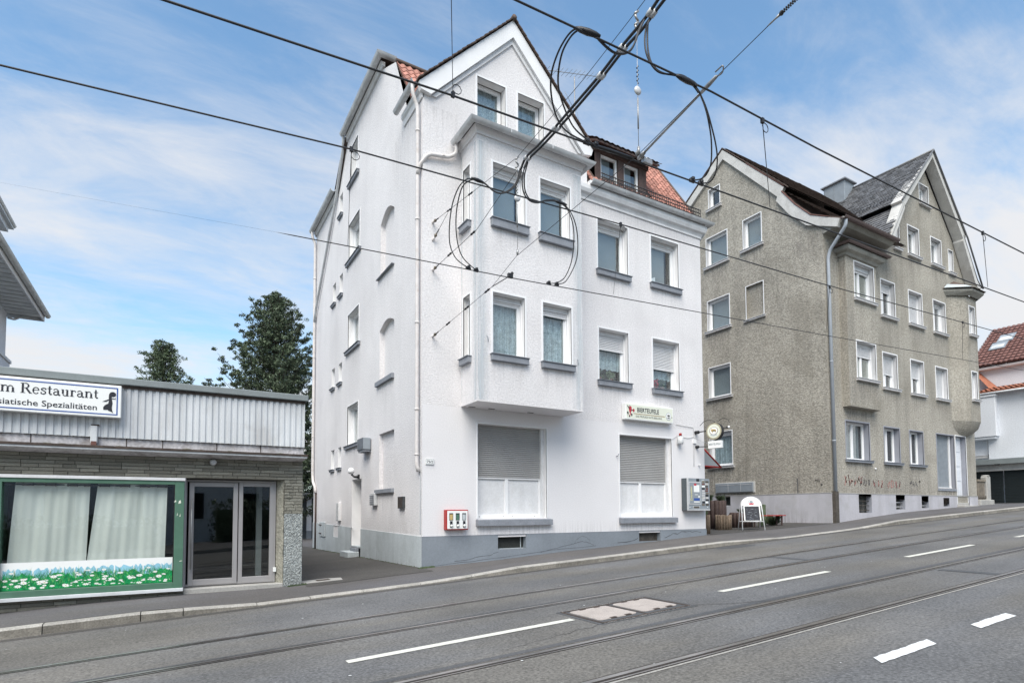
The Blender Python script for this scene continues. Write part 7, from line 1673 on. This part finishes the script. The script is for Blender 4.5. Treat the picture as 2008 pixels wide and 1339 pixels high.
b = MB(); b.box(ex-.06, ex-.02, ly0-.4, ly1+.40, 7.50, 7.72); b.box(lx-.3, ex-.06, ly1+.36, ly1+.40, 7.50, 7.72); b.build('fascia_board', M['white_worn'], LH)
gutter(LH, [(ex-.02, ly0-.4, 7.70), (ex-.02, ly1+.42, 7.70)], .075, 'zinc')
b = MB(); b.add([(ex+.05, ly0-.4, 7.76), (ex+.05, ly1+.42, 7.76), (lx-3.4, ly1+.42, 9.0), (lx-3.4, ly0-.4, 9.0)], [(0, 1, 2, 3)]); b.build('roof', M['slate'], LH, fix=False)
b = MB(); b.box(lx-6, -9.45, 5, ly1-.1, 8.0, 10.2); b.build('upper_wall', M['far_white'], LH)
b = MB(); b.box(-9.5, -9.10, 5, ly1+.2, 10.30, 10.42); b.box(-9.5, -9.20, 5, ly1+.0, 10.12, 10.30); b.build('upper_eaves', M['corr'], LH)
gutter(LH, [(-9.17, 5, 10.42), (-9.17, ly1+.22, 10.42)], .06, 'zinc')
b = MB(); b.tube(bent([(lx+.35, ly1+.1, 7.5), (lx+.18, ly1+.02, 7.35), (lx+.05, ly1-.1, 7.35)], .05), .035, 8); b.build('bracket_pipe', M['zinc'], LH)
# ================================================================== house at the right edge
RH = thing('house', (34, 1, 1.6), 'white house with brown tiled roof and roof window at the right edge of the picture', 'house')
x1, x2 = 33.0, 31.5
b = MB(); b.box(x1, x1+6, -1.4, 6, 1.0, 8.85); b.build('wall', M['far_white'], RH)
b = MB(); b.box(x2, x1, -1.4, 1.25, 3.55, 7.15); b.build('lower_wall', M['far_white'], RH)
b = MB(); b.box(x2-.35, x2+.02, .78, 1.9, 4.88, 6.9); b.box(x2-.4, x2+.05, .74, 1.9, 6.9, 7.02); b.box(x2-.3, x2, .85, 1.9, 4.76, 4.88); b.build('oriel', M['far_white'], RH, bevel=.02)
b = MB(); b.box(x2+.2, x1, 1.25, 3.0, 3.5, 6.9); b.build('recessed_wall', M['far_white'], RH)
fl = left(x2+.2)
window(RH, fl, 1.40, 1.95, 3.98, 4.78, d=.1, curtain='blind', sill_mt='sill_pale', box=0, over=.05, dark_right=.3)
def tiled(p00, p10, p01, rows, w, mt, nm):
    """p00 eave start, p10 eave end, p01 ridge start"""
    A, U, V = Vector(p00), Vector(p10)-Vector(p00), Vector(p01)-Vector(p00); n = U.cross(V).normalized()
    if n.z < 0: n = -n
    b = MB(); cols = int(U.length/w); cu, cv = U/cols, V/rows
    for j in range(rows):
        for i in range(cols):
            q = A + cu*i + cv*j; h = .05 + random.uniform(-.008, .008); P = []
            for t, hh in ((0, .0), (.25, .035), (.5, .05), (.75, .03), (1, 0)):
                P += [tuple(q + cu*t + n*(h+hh)), tuple(q + cu*t + cv + n*(.012+hh))]
            P += [tuple(q), tuple(q + cu)]
            b.add(P, [(2*k, 2*k+2, 2*k+3, 2*k+1) for k in range(4)] + [(10, 11, 8, 0)])
    return b.build(nm, M[mt], RH, kind='stuff', fix=False)
b = MB(); b.add([(x1-.3, -1.4, 8.80), (x1-.3, 2.5, 8.80), (36.2, 2.5, 11.5), (36.2, -1.4, 11.5), (39, 2.5, 9), (39, -1.4, 9)], [(0, 1, 2, 3), (3, 2, 4, 5)]); b.build('roof', M['tile_brown'], RH, fix=False)
tiled((x1-.32, 2.5, 8.84), (x1-.32, -1.5, 8.84), (36.2, 2.5, 11.54), 14, .22, 'tile_brown', 'roof_tiles')
b = MB(); b.sweep([(x1-.2, 3.0, 8.62), (x1-.2, -1.4, 8.62)], [(-.2, 0), (.10, .02), (.14, .12), (-.2, .14)]); b.build('eaves', M['white_worn'], RH)
b = MB()
for q in ((1.62, 1.10, 9.75, 10.05), (1.45, .98, 10.08, 10.6)): pass
def on_roof(y, z): return (x1-.3 + (z-8.80)/(2.7)*3.5, y, z)
def skylight(y0, y1, z0, z1):
    o_ = Vector((-.61, 0, .79))
    def Q(y, z, h): p = Vector(on_roof(y, z)); return tuple(p + o_*h)
    b = MB(); b.add([Q(y0, z0, 0), Q(y1, z0, 0), Q(y1, z1, 0), Q(y0, z1, 0), Q(y0, z0, .14), Q(y1, z0, .14), Q(y1, z1, .14), Q(y0, z1, .14)], [(4, 5, 6, 7), (0, 1, 5, 4), (1, 2, 6, 5), (2, 3, 7, 6), (3, 0, 4, 7)]); f_ = b.build('roof_window', M['vend_grey'], RH)
    b = MB(); m = .07; b.add([Q(y0-m, z0+m, .15), Q(y1+m, z0+m, .15), Q(y1+m, z1-m*2.4, .15), Q(y0-m, z1-m*2.4, .15)], [(0, 1, 2, 3)]); b.build('pane', M['zinc'], f_, fix=False)
skylight(1.93, 1.22, 9.80, 10.28); skylight(1.78, 1.06, 10.30, 10.80)
tiled((x2-.35, 1.6, 7.16), (x2-.35, -1.45, 7.16), (x1, 1.6, 7.62), 4, .2, 'tile_orange', 'lower_roof_tiles')
b = MB(); b.quad((x2-.35, 2.2, 7.14), (x2-.35, -1.4, 7.14), (x1, -1.4, 7.6), (x1, 2.2, 7.6)); b.build('lower_roof', M['tile_orange'], RH, fix=False)
b = MB(); b.add([(x1-.02, 1.18, 7.55), (x1-.55, 1.35, 7.40), (x1-.3, 2.3, 8.75), (x1-.0, 2.2, 8.78)], [(0, 1, 2, 3)]); b.build('orange_verge', M['tile_orange'], RH, fix=False)
b = MB(); b.tube([(x2-.40, 1.9, 7.08), (x2-.40, -1.4, 7.08)], .05, 6); b.build('gutter', M['white_worn'], RH)
b = MB(); b.box(30.5, x2+.3, -1.4, 2.5, 3.60, 3.68); b.box(30.45, 30.55, -1.4, 2.5, 3.42, 3.66); b.build('garage_roof_edge', M['green_grey'], RH)
b = MB(); b.box(30.75, 30.95, -1.4, 2.5, 3.10, 3.60); b.box(30.75, 31.0, 2.2, 2.5, 1.2, 3.6); b.build('garage_lintel', M['verge'], RH)
for y0, y1 in ((.52, 2.2), (-1.3, .46)):
    b = MB(); b.box(30.9, 30.96, y0, y1, 1.2, 3.10); o = b.build('garage_door', M['garage_dark'], RH)
    for q in range(12): b = MB(); b.box(30.885, 30.9, y0+.03, y1-.03, 1.3+q*.15, 1.305+q*.15); b.build('door_rib', M['black'], o)
b = MB(); b.ball((30.6, .62, 3.42), .12, 8, (1, 1, .4)); b.build('garage_lamp', M['black'], RH)
b = MB(); b.add([(33, -1.4, 8.85), (39, -1.4, 8.85), (36.2, -1.4, 11.45)], [(0, 1, 2)]); b.add([(33, 2.5, 8.85), (39, 2.5, 8.85), (36.2, 2.5, 11.45)], [(0, 1, 2)]); b.build('gable_wall', M['far_white'], RH, fix=False)
# fence with concrete post beside the grey house
fe = thing('fence', (27.3, 0, 1.4), 'weathered board fence with a concrete post between grey house and garages', 'fence')
for i in range(5):
    b = MB(); x0 = 26.62 + i*.15; b.box(x0, x0+.125, .0, .03, 1.62, 2.52 + .02*(i % 2)); b.build('board', M['wood_old'], fe)
for z in (1.72, 2.45): b = MB(); b.box(26.58, 27.4, -.04, 0, z, z+.09); b.build('rail', M['wood_old'], fe)
b = MB(); b.box(27.4, 27.80, -.08, .18, 1.3, 2.70); b.tube([(27.6, .05, 2.70), (27.6, .05, 2.76)], [.2, .12], 10); b.build('concrete_post', M['concrete'], fe, bevel=.04)
b = MB(); b.box(26.58, 28.0, -.12, .12, 1.25, 1.62); b.build('fence_base', M['concrete'], fe, bevel=.02)
# ================================================================== trees
def leaf_cloud(b, c, r, n, s, rr_, flat=1.):
    for _ in range(n):
        d = Vector((rr_.gauss(0, 1), rr_.gauss(0, 1), rr_.gauss(0, 1))); d.normalize(); k = r*rr_.random()**.45
        p = Vector(c) + Vector((d.x*k, d.y*k, d.z*k*flat)); a = Vector((rr_.uniform(-1, 1), rr_.uniform(-1, 1), rr_.uniform(-1, 1))).normalized(); e = a.cross(Vector((rr_.uniform(-1, 1), rr_.uniform(-1, 1), rr_.uniform(-1, 1)))).normalized()
        w = s*rr_.uniform(.6, 1.3); a.z = abs(a.z)*.9+.15; q = a*w; e = e*w*.38
        b.add([tuple(p-q*.5), tuple(p+e*.6), tuple(p+q*.7), tuple(p-e*.6)], [(0, 1, 2, 3)])
def tree(x, y, z0, h, rad, lb, seed, crown0=.1, nb=110, droop=.35, leaf='leaf', s=.13, dens=26, power=.8, cat='tree', conical=True):
    rr_ = random.Random(seed); t = thing('tree', (x, y, z0), lb, cat)
    b = MB(); b.tube([(x + .08*math.sin(i), y, z0 + h*i/10) for i in range(11)], [max(.02, .24*h/12*(1-i/10.4)) for i in range(11)], 8); b.build('trunk', M['bark'], t)
    lim, cr = MB(), MB()
    for i in range(nb):
        u = (i + rr_.random())/nb; zz = z0 + h*(crown0 + (1-crown0)*u**.92*.985); a = i*2.39996 + rr_.uniform(-.3, .3)
        R = rad*((1-u)**power if conical else math.sin(math.pi*min(1, .12+u*.9))**.8)*rr_.uniform(.62, 1.12) + .12
        tip = Vector((x+R*math.cos(a), y+R*math.sin(a), zz + R*droop + .15)); base = Vector((x, y, zz - R*.12)); mid = base.lerp(tip, .55) - Vector((0, 0, R*.10))
        lim.tube([tuple(base), tuple(mid), tuple(tip)], [.035*h/12, .02*h/12, .006], 4, cap=False)
        m = max(4, int(R/.20))
        for k in range(m):
            f = .28 + .74*(k+rr_.random()*.6)/m; p = (base.lerp(mid, f*1.8) if f < .55 else mid.lerp(tip, (f-.55)/.45)); p = p + Vector((rr_.uniform(-.16, .16), rr_.uniform(-.16, .16), rr_.uniform(-.08, .14)))*(.5+f)
            leaf_cloud(cr, p, .10+.22*max(0, 1-f)*min(1, R)+.05, int(dens*rr_.uniform(.35, 1.1)), s, rr_, .6)
    lim.build('limb', M['bark'], t, kind='stuff', fix=False); cr.build('crown', M[leaf], t, kind='stuff', fix=False); return t
tree(.0, 20.5, -.4, 13.0, 4.1, 'tall dark conifer rising behind the restaurant roof, left of the white house', 3, .05, 280, .60, 'leaf', .115, 62, .62)
tree(-5.0, 19, -.4, 9.2, 2.3, 'small rounded juniper peeking over the restaurant roof', 9, .1, 180, .60, 'leaf2', .09, 62, .6)
tree(4.2, 26, -.4, 9, 3.2, 'dark bushy tree behind the garages, in the gap beside the white house', 14, .05, 90, .3, 'leaf', .16, 22, .5)
# ================================================================== the other side of the street (mirrored in the panes)
OH = thing('house', (-3, -26, 0), 'plain pale house across the street, behind the camera', 'house')
b = MB(); b.box(-14, 4, -32, -24.5, -1, 7.2); b.build('wall', M['far_white'], OH)
b = MB(); b.add([(-14.4, -24.2, 7.2), (4.4, -24.2, 7.2), (4.4, -28, 10.2), (-14.4, -28, 10.2), (4.4, -32.3, 7.2), (-14.4, -32.3, 7.2)], [(0, 1, 2, 3), (3, 2, 4, 5), (1, 4, 2), (0, 3, 5)]); b.build('roof', M['tile_brown'], OH, fix=False)
for i in range(6):
    for z0 in (.9, 3.9):
        b = MB(); x0 = -12.6 + i*2.8; b.box(x0, x0+1.2, -24.5, -24.46, z0, z0+1.4); b.build('window', M['dark'], OH)
rr_ = random.Random(8)
for i, (hx0, hx1) in enumerate(((-16, -5), (-3.0, 9), (10, 24))):
    b = MB()
    for _ in range(int((hx1-hx0)*190)):
        leaf_cloud(b, (rr_.uniform(hx0, hx1), -17.6 + rr_.uniform(-.6, .6), Zr(hx0) + rr_.uniform(.1, 2.0)), .2, 4, .16, rr_)
    core = MB(); core.box(hx0+.2, hx1-.2, -17.9, -17.3, Zr(hx0)-.2, Zr(hx0)+1.6)
    hd = thing('hedge', ((hx0+hx1)/2, -17.6, Zr(hx0)), ['clipped dark hedge across the street, left stretch', 'clipped dark hedge across the street, middle stretch', 'clipped dark hedge across the street, right stretch'][i], 'hedge'); b.build('foliage', M['leaf'], hd, kind='stuff', fix=False); core.build('hedge_core', M['leaf'], hd)
for i, tx in enumerate((8, 19)): tree(tx, -23, 0, 9.5, 3.4, ['bushy street tree across the road, nearer one', 'bushy street tree across the road, farther one'][i], 30+i, .25, 60, .3, 'leaf', .2, 16, .5, conical=False)

# repeats of one kind share a group
GR = dict(contact_wire='overhead wires along the street', feeder_cable='thick feeder cables over the street', jumper_cable='looping jumper cables between the overhead wires', cable_clamp='clamps on the feeder cables', wire_clamp='clamps on the overhead wires', cable_splice='splices on the overhead wires', span_wire='thin span wires across the street', wall_anchor='wall anchors beside the bay', strain_insulator='insulators on the span wires', suspension_chain='hanging chains with insulator discs', hanger_wire='hangers between neighbouring overhead wires', planter='log planters in the yard', plant='plants in and around the yard planters', house_plant='pot plants behind the first-floor windows', tree='trees around the houses', hedge='hedges across the street')
for o in COL.objects:
    if o.parent is None and 'group' not in o:
        g_ = GR.get(o.name.split('.')[0])
        if g_: o['group'] = g_
